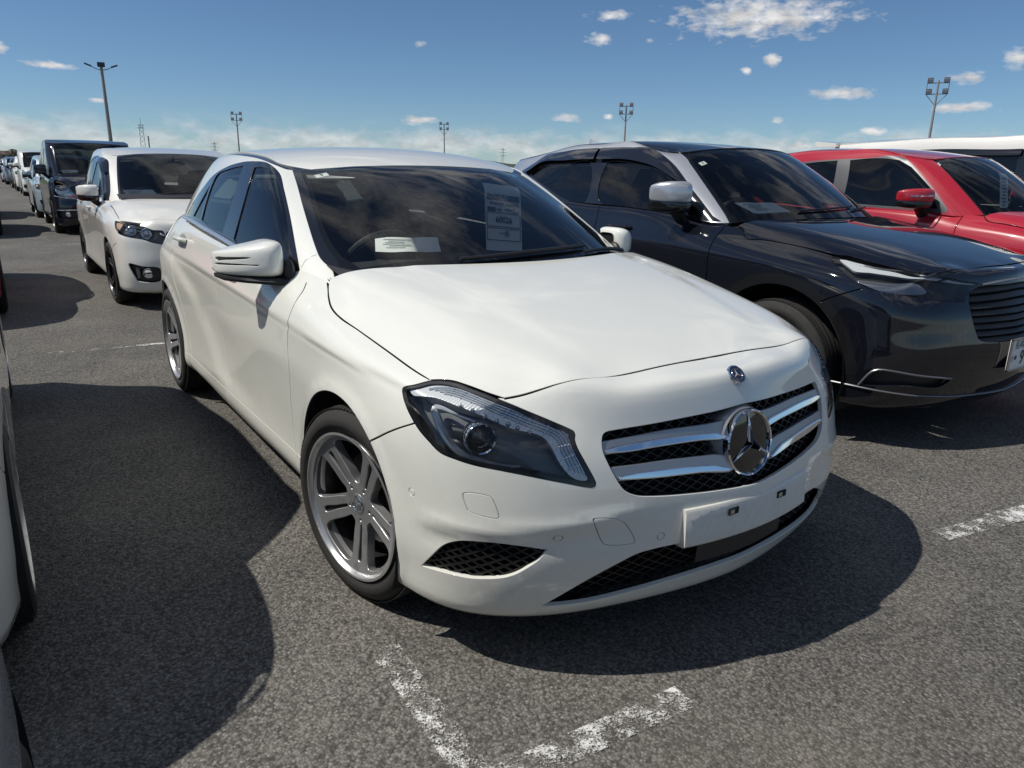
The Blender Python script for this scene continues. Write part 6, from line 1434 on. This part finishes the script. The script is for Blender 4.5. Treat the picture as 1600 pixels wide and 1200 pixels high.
SO = {
 'lamp': [(0.197,0.754,0.929),(0.213,0.727,0.944),(0.274,0.704,0.943),(0.398,0.694,0.921),(0.55,0.651,0.895),(0.643,0.605,0.879),(0.713,0.483,0.863),(0.757,0.341,0.839),(0.76,0.347,0.821),(0.749,0.416,0.793),(0.751,0.448,0.755),(0.658,0.661,0.771),(0.58,0.752,0.791),(0.5,0.807,0.8),(0.45,0.826,0.811),(0.366,0.831,0.854),(0.257,0.786,0.898)],
 'drl': [(0.243,0.735,0.932),(0.279,0.711,0.938),(0.393,0.714,0.912),(0.524,0.679,0.892),(0.645,0.607,0.873),(0.754,0.358,0.835),(0.657,0.596,0.861),(0.536,0.697,0.877),(0.432,0.744,0.886),(0.36,0.771,0.888),(0.309,0.759,0.904)],
 'reflector': [(0.396,0.809,0.861),(0.458,0.78,0.859),(0.58,0.696,0.856),(0.636,0.641,0.839),(0.663,0.62,0.805),(0.603,0.72,0.8),(0.524,0.79,0.806),(0.45,0.818,0.831)],
 'hood_front': [(0.637,0.599,0.891),(0.685,0.521,0.903),(0.706,0.313,0.905),(0.714,0.062,0.907)],
 'hood_frontH': [(0.634,0.592,0.891),(0.687,0.526,0.903),(0.703,0.308,0.905),(0.717,0.068,0.908)],
 'hood_side': [(0.229,0.723,0.942),(0.044,0.745,0.965),(-0.197,0.77,0.985),(-0.273,0.787,0.984),(-0.308,0.791,0.986),(-0.37,0.75,1.034)],
 'hood_sideH': [(0.229,0.723,0.942),(0.044,0.745,0.965),(-0.194,0.774,0.986),(-0.271,0.79,0.984),(-0.306,0.794,0.986),(-0.37,0.75,1.034)],
 'hood_lampH': [(0.213,0.727,0.944),(0.274,0.704,0.943),(0.398,0.694,0.921),(0.551,0.653,0.895),(0.634,0.592,0.891)],
 'fender_door': [(-0.535,0.811,1.014),(-0.482,0.883,0.91),(-0.476,0.892,0.819),(-0.48,0.887,0.724)],
 'fender_bumper': [(0.443,0.83,0.808),(0.389,0.851,0.784),(0.338,0.865,0.76),(0.254,0.877,0.715)],
 'grille': [(0.794,0.124,0.828),(0.759,0.347,0.824),(0.75,0.411,0.793),(0.772,0.417,0.714),(0.799,0.385,0.615),(0.816,0.351,0.563),(0.847,0.216,0.545)],
 'silver': [(0.719,0.641,0.548),(0.758,0.549,0.566),(0.808,0.396,0.545),(0.847,0.24,0.517),(0.859,0.172,0.485),(0.838,0.291,0.474),(0.814,0.393,0.465),(0.779,0.515,0.49)],
 'fog': [(0.512,0.833,0.338),(0.554,0.819,0.407),(0.592,0.797,0.42),(0.718,0.652,0.397),(0.78,0.5,0.378),(0.754,0.556,0.335),(0.675,0.711,0.348),(0.561,0.81,0.334)],
 'lip': [(0.36,0.868,0.328),(0.519,0.83,0.335),(0.675,0.701,0.311),(0.781,0.404,0.279),(0.779,0.375,0.256),(0.778,0.393,0.263)],
 'dlo': [(-2.672,0.688,1.329),(-2.55,0.673,1.386),(-2.387,0.655,1.453),(-2.133,0.681,1.474),(-1.717,0.695,1.493),(-1.395,0.692,1.494),(-1.189,0.671,1.47),(-1.022,0.69,1.395),(-0.833,0.733,1.272),(-0.699,0.757,1.181),(-0.579,0.776,1.094)],
 'visor_low': [(-2.545,0.722,1.305),(-2.363,0.701,1.386),(-2.03,0.729,1.403),(-1.691,0.742,1.409),(-1.418,0.736,1.409),(-1.233,0.736,1.389),(-1.08,0.741,1.355),(-0.935,0.754,1.289),(-0.87,0.75,1.271)],
 'gl_rear': [(-2.504,0.72,1.318),(-2.352,0.709,1.374),(-2.021,0.736,1.39),(-1.753,0.747,1.395),(-1.679,0.838,1.131),(-1.882,0.834,1.128),(-2.243,0.785,1.226)],
 'gl_front': [(-1.572,0.749,1.391),(-1.23,0.738,1.382),(-1.107,0.742,1.355),(-0.952,0.752,1.298),(-0.807,0.78,1.196),(-0.667,0.802,1.094),(-1.505,0.84,1.127)],
 'ws_edge': [(-0.933,0.61,1.397),(-0.775,0.656,1.293),(-0.633,0.691,1.193),(-0.496,0.724,1.089)],
 'rail_in': [(-1.042,0.565,1.457),(-0.94,0.617,1.397),(-0.797,0.662,1.302),(-0.668,0.696,1.21),(-0.529,0.73,1.105)],
 'belt': [(-1.798,0.828,1.126)],
}
# ------------------------------------------------------------------ black crossover
M_NIGHT = paint('black_pearl_paint', (.006, .007, .012), flake=.002, rough=.6, dirt=.01, dirt_col=(.10, .09, .085), spec=.0)
M_SILVERPAINT = paint('silver_paint', (.55, .56, .58), flake=.03, rough=.3, dirt=.04, metal=.55)
M_DARKREFL = simple('dark_reflector', (.30, .31, .33), .2, metal=.8)
M_DRL2 = simple('light_guide_white', (.62, .64, .66), .2)
M_SATINDARK = simple('dark_satin_trim', (.22, .22, .23), .35, metal=.6, noise=.05)
SO2 = dict(SO); SO2['dlo'] = list(SO['dlo']) + [(-.515, .785, 1.068), (-.64, .825, 1.058), (-.9, .84, 1.088), (-1.5, .84, 1.118), (-2.1, .83, 1.125), (-2.45, .78, 1.19), (-2.65, .71, 1.30)]
suv = tag(empty('black_crossover', (-.40, 2.63, 0)), 'black crossover with silver roof rails and silver mirror caps, beside the white star-grille hatchback', 'car', 'parked cars')
build_car(suv, SUV, dict(paint=M_NIGHT, roof_paint=M_NIGHT, pillar_paint=M_SILVERPAINT, out=SO2, housing=M_BLACKPLASTIC, wb=2.61, wr=.345, ra=.43, rim=.25, tw=.225, h=.03, zb=1.06, hood_flange=.07, cladding=.42, clad_w=.055, clad_front=.31, lower_mat=M_NIGHT,
    arch_mat=M_BLACKGLOSS, door_x=(-.49, -1.52, -2.35), lamp_corners=(), lamp_parts=[('drl', M_DRL2, 'daytime_light', -.012), ('reflector', M_DARKREFL, 'reflector', -.028)], grille_slats=8, grille_mat=M_BLACKPLASTIC,
    mirror_sides=(True,), mirror=(-.745, .842, 1.105), mirror_mat=M_SILVERPAINT, dlo_corners=(0, 10, 11, 12), mirror_w=.165, mirror_h=.185, handles=[(-1.27, .985)], handle_mat=M_BLACKGLOSS,
    tubes=[([(.50, .835, .33), (.555, .825, .41), (.60, .798, .423), (.72, .66, .40), (.785, .50, .38)], .0055, M_SATINDARK, 'fog_surround', 1.), ([(.36, .868, .322), (.52, .835, .318), (.675, .71, .30), (.78, .44, .275), (.80, .25, .272), (.80, 0, .272)], .008, M_SATINDARK, 'lip_trim', .6),
           ([(.757, .32, .832), (.785, .15, .845), (.80, 0, .85)], .010, M_SATIN, 'grille_bar', .6)]))
visor(suv, SUV.G, [(-2.66, .69, 1.335), (-2.39, .66, 1.45), (-2.13, .68, 1.474), (-1.72, .695, 1.494)], [(-2.56, .72, 1.30), (-2.36, .70, 1.385), (-2.03, .73, 1.40), (-1.70, .74, 1.408)])
visor(suv, SUV.G, [(-1.69, .695, 1.494), (-1.39, .69, 1.494), (-1.19, .67, 1.47), (-1.02, .69, 1.395), (-.83, .73, 1.272)], [(-1.67, .74, 1.409), (-1.42, .736, 1.409), (-1.23, .736, 1.389), (-1.08, .74, 1.355), (-.87, .75, 1.265)])
mb = MB(); mb.add([(-2.50, -.004, 1.560), (-2.50, .004, 1.560), (-2.58, -.022, 1.548), (-2.58, .022, 1.548), (-2.64, -.02, 1.545), (-2.64, .02, 1.545), (-2.615, 0, 1.60), (-2.65, 0, 1.605), (-2.665, 0, 1.56)], [(0, 2, 6), (1, 6, 3), (0, 6, 1), (2, 4, 7, 6), (3, 6, 7, 5), (4, 8, 7), (5, 7, 8), (0, 1, 3, 2), (2, 3, 5, 4)]); mb.build('antenna_fin', M_SILVERPAINT, suv)
pl = number_plate(suv, .885, .476)
# ------------------------------------------------------------------ remaining cars
M_RED = paint('red_paint', (.42, .008, .022), flake=.02, rough=.3, dirt=.05, dirt_col=(.3, .1, .08))
M_PEARL = paint('pearl_white_paint', (.78, .775, .715), flake=.01, rough=.35, dirt=.14)
M_WHITE2 = paint('plain_white_paint', (.80, .79, .73), rough=.4, dirt=.08)
M_DARKVAN = paint('dark_purple_black_paint', (.010, .010, .016), flake=.002, rough=.6, dirt=.02, dirt_col=(.10, .09, .085), spec=.0)
M_ICE = paint('ice_blue_paint', (.42, .52, .56), flake=.03, rough=.35, dirt=.08, metal=.3)
M_BLUEGREY = paint('blue_grey_paint', (.12, .16, .23), flake=.03, rough=.35, dirt=.08, metal=.3)
M_GREYCAR = paint('grey_paint', (.48, .49, .50), flake=.03, rough=.35, dirt=.08, metal=.4)
def recolor(root, old, new):
    for ch in root.children_recursive:
        if ch.type == 'MESH':
            for sl in ch.material_slots:
                if sl.material == old: sl.link = 'OBJECT'; sl.material = new
def clone(src, name, loc, rz, label, old, new):
    c = copy_tree(src); c.name = name; c.location = loc; c.rotation_euler = (0, 0, rz); tag(c, label, 'car', 'parked cars'); recolor(c, old, new); return c
# -- red hatchback beyond the crossover
red = tag(empty('red_hatchback', (-.25, 5.2, 0)), 'bright red tall hatchback with red mirror, standing past the black crossover', 'car', 'parked cars')
build_car(red, RED, dict(paint=M_RED, wb=2.45, wr=.31, ra=.36, h=.04, zb=1.06, door_x=(-.52, -1.52, -2.2), lamp=[(.33, .76, .90), (.45, .70, .90), (.58, .58, .88), (.66, .45, .84), (.68, .44, .74), (.62, .60, .72), (.50, .72, .75), (.38, .79, .80)],
    grille=[(.72, .40, .82), (.74, .40, .72)], grille_slats=3, grille_mat=M_BLACKGLOSS, lower_grille=[(.76, .42, .42), (.74, .44, .32)], lower_grille_slats=3,
    dlo=[(-2.35, .70, 1.42), (-1.9, .684, 1.463), (-1.62, .68, 1.478), (-1.35, .668, 1.49), (-1.114, .655, 1.4965), (-1.03, .667, 1.457), (-.884, .702, 1.34), (-.78, .72, 1.2526), (-.632, .747, 1.105), (-.64, .759, 1.073), (-.97, .767, 1.085), (-1.47, .784, 1.10), (-2.0, .78, 1.125), (-2.4, .76, 1.16)], dlo_corners=(0, 8, 13),
    glass=[[(-1.545, .682, 1.47), (-1.114, .672, 1.47), (-1.0, .685, 1.417), (-.792, .724, 1.252), (-.70, .75, 1.10), (-.97, .765, 1.10), (-1.5, .782, 1.118)], [(-1.66, .684, 1.468), (-1.9, .69, 1.45), (-2.28, .71, 1.40), (-2.33, .76, 1.18), (-2.0, .775, 1.145), (-1.62, .78, 1.13)]],
    frame_mat=M_REDFRAME, glass_sharp=True, hood_flange=.05, rear_glass=M_GLASS_DARK, mirror=(-.78, .79, 1.10), mirror_mat=M_RED, mirror_stripe=M_CHROME, mirror_w=.20, mirror_h=.155, wheel='ten'))
# -- white compact car behind the star-grille hatchback
fit = tag(empty('white_compact_car', (-6.15, .03, 0)), 'pearl white compact car with black front fog recess, directly behind the star-grille hatchback', 'car', 'parked cars')
build_car(fit, FIT, dict(paint=M_PEARL, wb=2.53, wr=.305, ra=.345, rim=.225, h=.032, zb=.965, hood_flange=.06, door_x=(-.42, -1.38, -2.2), gap=.010,
    lamp=[(.2865, .775, .817), (.398, .7265, .807), (.534, .621, .783), (.631, .523, .752), (.672, .43, .735), (.705, .44, .625), (.667, .542, .636), (.634, .604, .661), (.502, .754, .693), (.417, .785, .719)], lamp_corners=(0,),
    projectors=[((.5438, .6903, .7444), .040), ((.62, .577, .7217), .046)], lamp_parts=[([(.30, .772, .81), (.40, .735, .80), (.415, .775, .735), (.35, .785, .76)], M_AMBER, 'turn_signal', -.02)], proj_mat=M_LENSRIB, housing=M_GREYPLASTIC,
    grille=[(.685, .40, .735), (.69, .42, .66)], grille_slats=2, grille_mat=M_BLACKGLOSS, fog=[(.563, .7425, .446), (.64, .63, .425), (.709, .504, .404), (.691, .514, .28), (.605, .689, .281), (.596, .707, .313)], fog_lamp=(.665, .61, .354),
    lower_grille=[(.745, .40, .33), (.73, .42, .25)], lower_grille_slats=3,
    inlays=[([(.61, .700, .41), (.63, .672, .405), (.628, .668, .315), (.612, .692, .30)], M_GREYPLASTIC, 'fog_blade', -.012, .01)],
    tubes=[([(.66, .46, .715), (.68, .44, .70), (.70, .30, .705), (.72, 0, .71)], .010, M_CHROME, 'grille_bar', .8)],
    dlo=[(-2.45, .72, 1.20), (-2.1, .70, 1.32), (-1.7, .69, 1.40), (-1.37, .685, 1.41), (-1.24, .672, 1.395), (-.93, .631, 1.365), (-.74, .655, 1.24), (-.5345, .68, 1.075), (-.434, .71, .968), (-.8, .744, .985), (-1.2, .775, 1.01), (-1.8, .785, 1.05), (-2.4, .76, 1.10)], dlo_corners=(0, 8, 12),
    glass=[[(-1.34, .69, 1.385), (-1.24, .68, 1.378), (-.96, .65, 1.335), (-.78, .67, 1.22), (-.62, .70, 1.07), (-.66, .74, .995), (-1.0, .765, 1.015), (-1.33, .78, 1.035)], [(-1.45, .69, 1.39), (-1.7, .70, 1.375), (-2.1, .71, 1.29), (-2.32, .73, 1.20), (-2.3, .76, 1.11), (-1.8, .785, 1.07), (-1.44, .785, 1.045)]],
    mirror=(-.60, .79, .955), mirror_mat=M_PEARL, mirror_w=.185, mirror_h=.165, handles=[(-1.15, .87), (-2.05, .90)], wheel='five', steer=R(2)))
visor(fit, FIT.G, [(-1.36, .685, 1.41), (-1.24, .672, 1.395), (-.93, .631, 1.362), (-.74, .655, 1.235)], [(-1.35, .70, 1.35), (-1.22, .695, 1.345), (-.97, .655, 1.31), (-.79, .665, 1.215)])
mb = MB(); V = []
for y in np.linspace(-.66, .66, 13): V += [(-.03 - .33 * y * y, y, 1.008 - .02 * y * y), (-.17 - .33 * y * y, y, 1.045 - .02 * y * y)]
mb.add(V, [(2 * i, 2 * i + 1, 2 * i + 3, 2 * i + 2) for i in range(12)]); mb.build('cowl_panel', M_BLACKPLASTIC, fit)
# -- dark minivan
van = tag(empty('dark_minivan', (-15.1, .10, 0)), 'tall dark minivan with clear headlights and chrome grille, behind the white compact car', 'car', 'parked cars')
build_car(van, VAN, dict(paint=M_DARKVAN, wb=2.855, wr=.32, ra=.365, h=.05, zb=1.07, hood_flange=.09, door_x=(-.25, -1.30, -2.3),
    lamp=[(.505, .784, .916), (.60, .69, .915), (.672, .57, .911), (.741, .5145, .821), (.77, .436, .741), (.769, .444, .68), (.68, .65, .71), (.574, .786, .735)], lamp_corners=(0,), lamp_parts=[([(.56, .75, .88), (.66, .59, .88), (.70, .55, .80), (.60, .74, .77)], M_LED, 'reflector', -.02), ([(.71, .54, .79), (.755, .46, .73), (.75, .47, .69), (.66, .66, .72)], M_LENSRIB, 'reflector', -.018)], housing=M_GREYLIGHT,
    grille=[(.765, .40, .86), (.785, .40, .70)], grille_slats=4, grille_mat=M_CHROME, fog=[(.61, .76, .44), (.70, .62, .45), (.78, .46, .454), (.77, .47, .33), (.57, .77, .325)], fog_lamp=(.70, .62, .39), lower_grille=[(.80, .38, .44), (.79, .40, .30)], lower_grille_slats=2,
    tubes=[([(.56, .79, .72), (.68, .66, .695), (.775, .44, .67), (.80, .25, .66), (.81, 0, .66)], .016, M_CHROME, 'chrome_bar', .7), ([(.56, .79, .455), (.70, .63, .465), (.79, .42, .468)], .010, M_CHROME, 'fog_trim', .8)],
    dlo=[(-3.35, .77, 1.58), (-2.4, .765, 1.625), (-1.0, .76, 1.625), (-.72, .74, 1.58), (-.45, .75, 1.36), (-.18, .775, 1.10), (-.3, .79, 1.085), (-1.2, .81, 1.085), (-2.4, .81, 1.085), (-3.35, .80, 1.10)], dlo_corners=(0, 5, 9),
    glass=[[(-1.25, .775, 1.60), (-.78, .76, 1.56), (-.55, .77, 1.38), (-.36, .785, 1.13), (-1.25, .81, 1.115)], [(-1.38, .775, 1.60), (-2.3, .78, 1.60), (-2.3, .81, 1.115), (-1.38, .81, 1.115)], [(-2.4, .78, 1.60), (-3.28, .785, 1.56), (-3.28, .80, 1.13), (-2.4, .81, 1.115)]], rear_glass=M_GLASS_DARK,
    mirror=(-.30, .82, 1.10), mirror_w=.19, mirror_h=.19, wheel='ten'))
# -- copies in other colours along the rows
ice = clone(fit, 'ice_blue_car', (-20.0, .02, 0), 0, 'pale ice blue car mostly hidden behind the dark minivan', M_PEARL, M_ICE)
wvan = clone(van, 'white_minivan', (-34.2, .22, 0), 0, 'white minivan further down the row beyond the dark minivan', M_DARKVAN, M_WHITE2)
clone(red, 'white_far_car', (-40.0, .15, 0), 0, 'far white car peeking out past the white minivan', M_RED, M_WHITE2)
clone(fit, 'black_far_car', (-45.2, .10, 0), 0, 'far black car in the row past the white minivan', M_PEARL, M_NIGHT)
clone(red, 'blue_far_car', (-52.0, -.05, 0), 0, 'far blue-grey car near the end of the row', M_RED, M_BLUEGREY)
clone(fit, 'grey_far_car', (-58.0, -.15, 0), 0, 'far grey car at the very end of the row', M_PEARL, M_GREYCAR)
lw = tag(empty('white_tall_car', (-.45, -2.56, 0)), 'cut-off white car showing only its flank and front wheel beside the big shadow', 'car', 'parked cars')
build_car(lw, TALL, dict(paint=M_WHITE2, wb=2.55, wr=.31, ra=.355, h=.05, zb=1.0, door_x=(-.30, -1.30, -2.2), lamp=[(.42, .77, .90), (.52, .70, .90), (.60, .58, .88), (.64, .50, .80), (.62, .56, .72), (.50, .74, .74)], grille=[(.70, .38, .80), (.71, .38, .70)], grille_slats=3, lower_grille=[(.72, .42, .42), (.71, .44, .30)], lower_grille_slats=2,
    dlo=[(-2.85, .76, 1.50), (-2.0, .765, 1.53), (-1.1, .76, 1.53), (-.78, .745, 1.48), (-.5, .755, 1.27), (-.26, .775, 1.05), (-.35, .79, 1.03), (-1.2, .80, 1.03), (-2.2, .80, 1.03), (-2.85, .78, 1.06)], dlo_corners=(0, 5, 9), glass_sharp=True,
    glass=[[(-1.25, .775, 1.50), (-.83, .76, 1.46), (-.60, .77, 1.28), (-.42, .78, 1.08), (-1.25, .80, 1.06)], [(-1.38, .775, 1.50), (-2.7, .775, 1.47), (-2.7, .79, 1.08), (-1.38, .80, 1.06)]], rear_glass=M_GLASS_DARK, mirror_sides=(), mirror=(-.4, .82, 1.05), wheel='five', wheel_mat=M_ALLOY))
rc = clone(fit, 'red_compact_car', (-6.1, -2.525, 0), 0, 'red car parked behind the cut-off white car, only its front corner showing', M_PEARL, M_RED)
for ch in [c_ for c_ in rc.children if c_.name.startswith('door_mirror')]:          # mirrors folded away out of sight
    for q in list(ch.children_recursive): bpy.data.objects.remove(q)
    bpy.data.objects.remove(ch)
clone(red, 'silver_car', (-15.0, -2.42, 0), 0, 'silver car with dark lower bumper behind the red car corner', M_RED, M_SILVERPAINT)
clone(fit, 'black_side_car', (-20.2, -2.40, 0), 0, 'dark car behind the silver car corner', M_PEARL, M_NIGHT)
gcar = clone(fit, 'grey_car', (3.60, -2.575, 0), 0, 'grey car whose rear corner cuts into the bottom corner of the shaded asphalt', M_PEARL, M_GREYCAR)
rvan = clone(van, 'white_roof_van', (-.05, 7.62, 0), 0, 'long white van with roof spoiler and dark window visors behind the red hatchback', M_DARKVAN, M_WHITE2)
visor(rvan, VAN.G, [(-3.3, .765, 1.585), (-2.4, .765, 1.63), (-1.35, .76, 1.63)], [(-3.3, .79, 1.52), (-2.4, .79, 1.565), (-1.36, .785, 1.565)])
visor(rvan, VAN.G, [(-1.30, .76, 1.63), (-1.0, .76, 1.627), (-.72, .745, 1.58)], [(-1.30, .785, 1.565), (-1.0, .785, 1.56), (-.68, .76, 1.52)])
mb = MB(); V = []
for y in np.linspace(-.68, .68, 9): V += [(-3.45, y, 1.745 - .05 * y * y), (-3.72, y, 1.765 - .04 * y * y), (-3.75, y, 1.74 - .04 * y * y), (-3.70, y, 1.70 - .04 * y * y), (-3.45, y, 1.68)]
mb.add(V, [(5 * i + k, 5 * i + (k + 1) % 5, 5 * i + 5 + (k + 1) % 5, 5 * i + 5 + k) for i in range(8) for k in range(5)] + [tuple(range(5)), tuple(40 + k for k in range(5))[::-1]]); mb.build('roof_spoiler', M_WHITE2, rvan)
# ------------------------------------------------------------------ papers and stickers
def text_mesh(body, size, name, mat, parent, M, bold=0.):
    cu = bpy.data.curves.new(name, 'FONT'); cu.body = body; cu.size = size; cu.align_x = 'CENTER'; cu.align_y = 'CENTER'; cu.offset = bold
    o = bpy.data.objects.new(name, cu); COL.objects.link(o); dg = bpy.context.evaluated_depsgraph_get(); me = bpy.data.meshes.new_from_object(o.evaluated_get(dg)); bpy.data.objects.remove(o)
    me.materials.clear(); me.materials.append(mat); q = link_mesh(name, me, parent); q.matrix_basis = M; return q
def sheet_frame(o, right, up):
    """matrix whose x is 'right' and y is 'up' along the sheet, z its outward normal"""
    r_ = Vector(right).normalized(); u_ = Vector(up); u_ = (u_ - r_ * u_.dot(r_)).normalized(); n_ = r_.cross(u_)
    return Matrix(((r_.x, u_.x, n_.x, o[0]), (r_.y, u_.y, n_.y, o[1]), (r_.z, u_.z, n_.z, o[2]), (0, 0, 0, 1)))
def auction_sheet(G, top_xy, w, hgt, label, number=None, car_loc=(0, 0, 0), hang=.8):
    """printed sheet hung inside a windscreen, following the slope of the glass"""
    x0, y0, z0 = top_xy; st = G.near([(x0, abs(y0), z0)]); p = Vector(G.off(st, -.018)[0]); n = Vector(G.Nn(st)[0]); p.y = y0
    if y0 < 0: n.y = -n.y
    right = Vector((0, 1, 0)) - n * n.y; right.normalize(); up = n.cross(right).lerp(Vector((0, 0, 1)), hang).normalized(); o = tag(empty('auction_sheet'), label, 'paper', 'papers behind windscreens')
    o.matrix_world = Matrix.Translation(car_loc) @ sheet_frame(p, right, up)
    mb = MB(); V = []; F = []; k = 12; nn = 8
    for j in range(k + 1):
        f = j / k; curl = .018 * max(0, 1 - f / .14) ** 2
        for i in range(nn + 1): V.append(((-.5 + i / nn) * w, -f * hgt, -curl + .001 * math.sin(i * .8)))
    F = [(j * (nn + 1) + i, j * (nn + 1) + i + 1, (j + 1) * (nn + 1) + i + 1, (j + 1) * (nn + 1) + i) for j in range(k) for i in range(nn)]
    mb.add(V, F); mb.build('sheet', M_PAPER, o)
    def bar(nm, cx, cy, bw, bh, mt=M_INK, z=.0022): b_ = MB(); b_.box((cx * w, -cy * hgt, z), (bw * w, bh * hgt, .0012)); b_.build(nm, mt, o, smooth=False)
    T_ = lambda x, y: Matrix.Translation((x * w, -y * hgt, .0034))
    if number:
        bar('title_bar', 0, .205, .90, .085); text_mesh('九州', .10 * w * 1.35, 'title', M_PAPER, o, T_(0, .205))
        for i, (cx, bw) in enumerate(((-.32, .10), (-.20, .10), (-.06, .14), (.25, .36))): bar('small_print', cx, .295, bw, .035, M_INKGREY)
        bar('date_box', -.33, .385, .22, .06); bar('small_print', -.12, .385, .14, .035, M_INKGREY); bar('small_print', .18, .375, .28, .03, M_INKGREY); bar('date_mark', .36, .405, .14, .02)
        text_mesh(number, .185 * w, 'lot_number', M_INK, o, T_(0, .535), bold=.0008); text_mesh('一般', .15 * w, 'class_mark', M_INK, o, T_(0, .745))
        for cy in (.43, .635, .66, .84): bar('rule', 0, cy, .92, .006)
        for cx in (-.46, .46): bar('rule', cx, .5325, .010, .205); bar('rule', cx, .75, .010, .18)
    else:
        for i in range(9): bar('small_print', .04 * math.sin(i * 3), .14 + .085 * i, .62 - .1 * (i % 3), .035, M_INKGREY)
    return o
M_INKGREY = simple('ink_grey', (.25, .27, .28), .7)
auction_sheet(HG, (-.925, .315, 1.285), .21, .31, 'hanging paper sheet printed 60026 behind the hatchback windscreen', '60026')
def dash_paper(loc, rz, w, d, label, tilt=0.26):
    o = tag(empty('paper_sheet', loc, rz), label, 'paper', 'papers behind windscreens'); o.rotation_euler = (0, tilt, rz)
    mb = MB(); V = []; nn = 8
    for j in range(7):
        for i in range(nn + 1): V.append(((j / 6 - .5) * d, (i / nn - .5) * w, .003 * math.sin(i * .7 + j * .3) ** 2))
    mb.add(V, [(j * 9 + i, j * 9 + i + 1, j * 9 + 10 + i, j * 9 + 9 + i) for j in range(6) for i in range(nn)]); mb.build('sheet', M_PAPER, o)
    for i in range(6): b_ = MB(); b_.box((-.3 * d + .11 * d * i, -.16 * w + .05 * w * math.sin(i * 2), .0048), (.022 * d, w * (.42 - .06 * (i % 3)), .001)); b_.build('print_line', M_INKGREY, o, smooth=False)
    return o
dash_paper((-.62, -.34, 1.045), R(-24), .25, .16, 'white printed paper lying on the hatchback dashboard')
dash_paper((-.40 - .56, 2.63 - .33, 1.135), R(-15), .30, .21, 'white paper lying on the black crossover dashboard')
dash_paper((-6.15 - .38, .03 - .42, 1.035), R(10), .30, .24, 'folded white paper on the white compact car dashboard', .3)
dash_paper((-15.1 - .15, .10 - .42, 1.15), R(10), .30, .24, 'white paper on the dark minivan dashboard', .3)
auction_sheet(RED.G, (-.68, .10, 1.31), .16, .32, 'hanging paper sheet behind the red hatchback windscreen', None, (-.25, 5.2, 0))
def sticker(G, at, w, hgt, label, txt, loc=(0, 0, 0)):
    x0, y0, z0 = at; st = G.near([(x0, abs(y0), z0)]); p = Vector(G.off(st, -.003)[0]); n = Vector(G.Nn(st)[0]); p.y = math.copysign(p.y, y0)
    if y0 < 0: n.y = -n.y
    right = Vector((0, 1, 0)) - n * n.y; right.normalize(); up = n.cross(right); o = tag(empty('inspection_sticker'), label, 'sticker', 'inspection stickers on windscreens'); o.matrix_world = Matrix.Translation(loc) @ sheet_frame(p, right, up)
    mb = MB(); mb.box((0, 0, -.0005), (w, hgt, .001)); mb.build('sheet', M_PAPER, o, smooth=False); text_mesh(txt, hgt * .9, 'digit', M_PLATEGREEN, o, Matrix.Translation((0, 0, .0012)))
sticker(HG, (-1.085, -.50, 1.29), .055, .035, 'small pale sticker marked 9 in the upper corner of the hatchback windscreen', '9')
sticker(SUV.G, (-.89, -.55, 1.40), .045, .035, 'small pale sticker in the upper corner of the crossover windscreen', '4', (-.40, 2.63, 0))
sticker(RED.G, (-.86, -.55, 1.435), .045, .035, 'small pale sticker in the upper corner of the red hatchback windscreen', '7', (-.25, 5.2, 0))
# number plate lettering of the crossover
PM = lambda y, z: Matrix.Translation((.8925, y, z)) @ Matrix(((0, 0, 1, 0), (1, 0, 0, 0), (0, 1, 0, 0), (0, 0, 0, 1)))
text_mesh('長崎', .055, 'plate_region', M_PLATEGREEN, pl, PM(-.075, .525)); text_mesh('ひ', .035, 'plate_kana', M_PLATEGREEN, pl, PM(-.135, .455)); text_mesh('・9', .10, 'plate_digits', M_PLATEGREEN, pl, PM(-.075, .452), bold=.002)
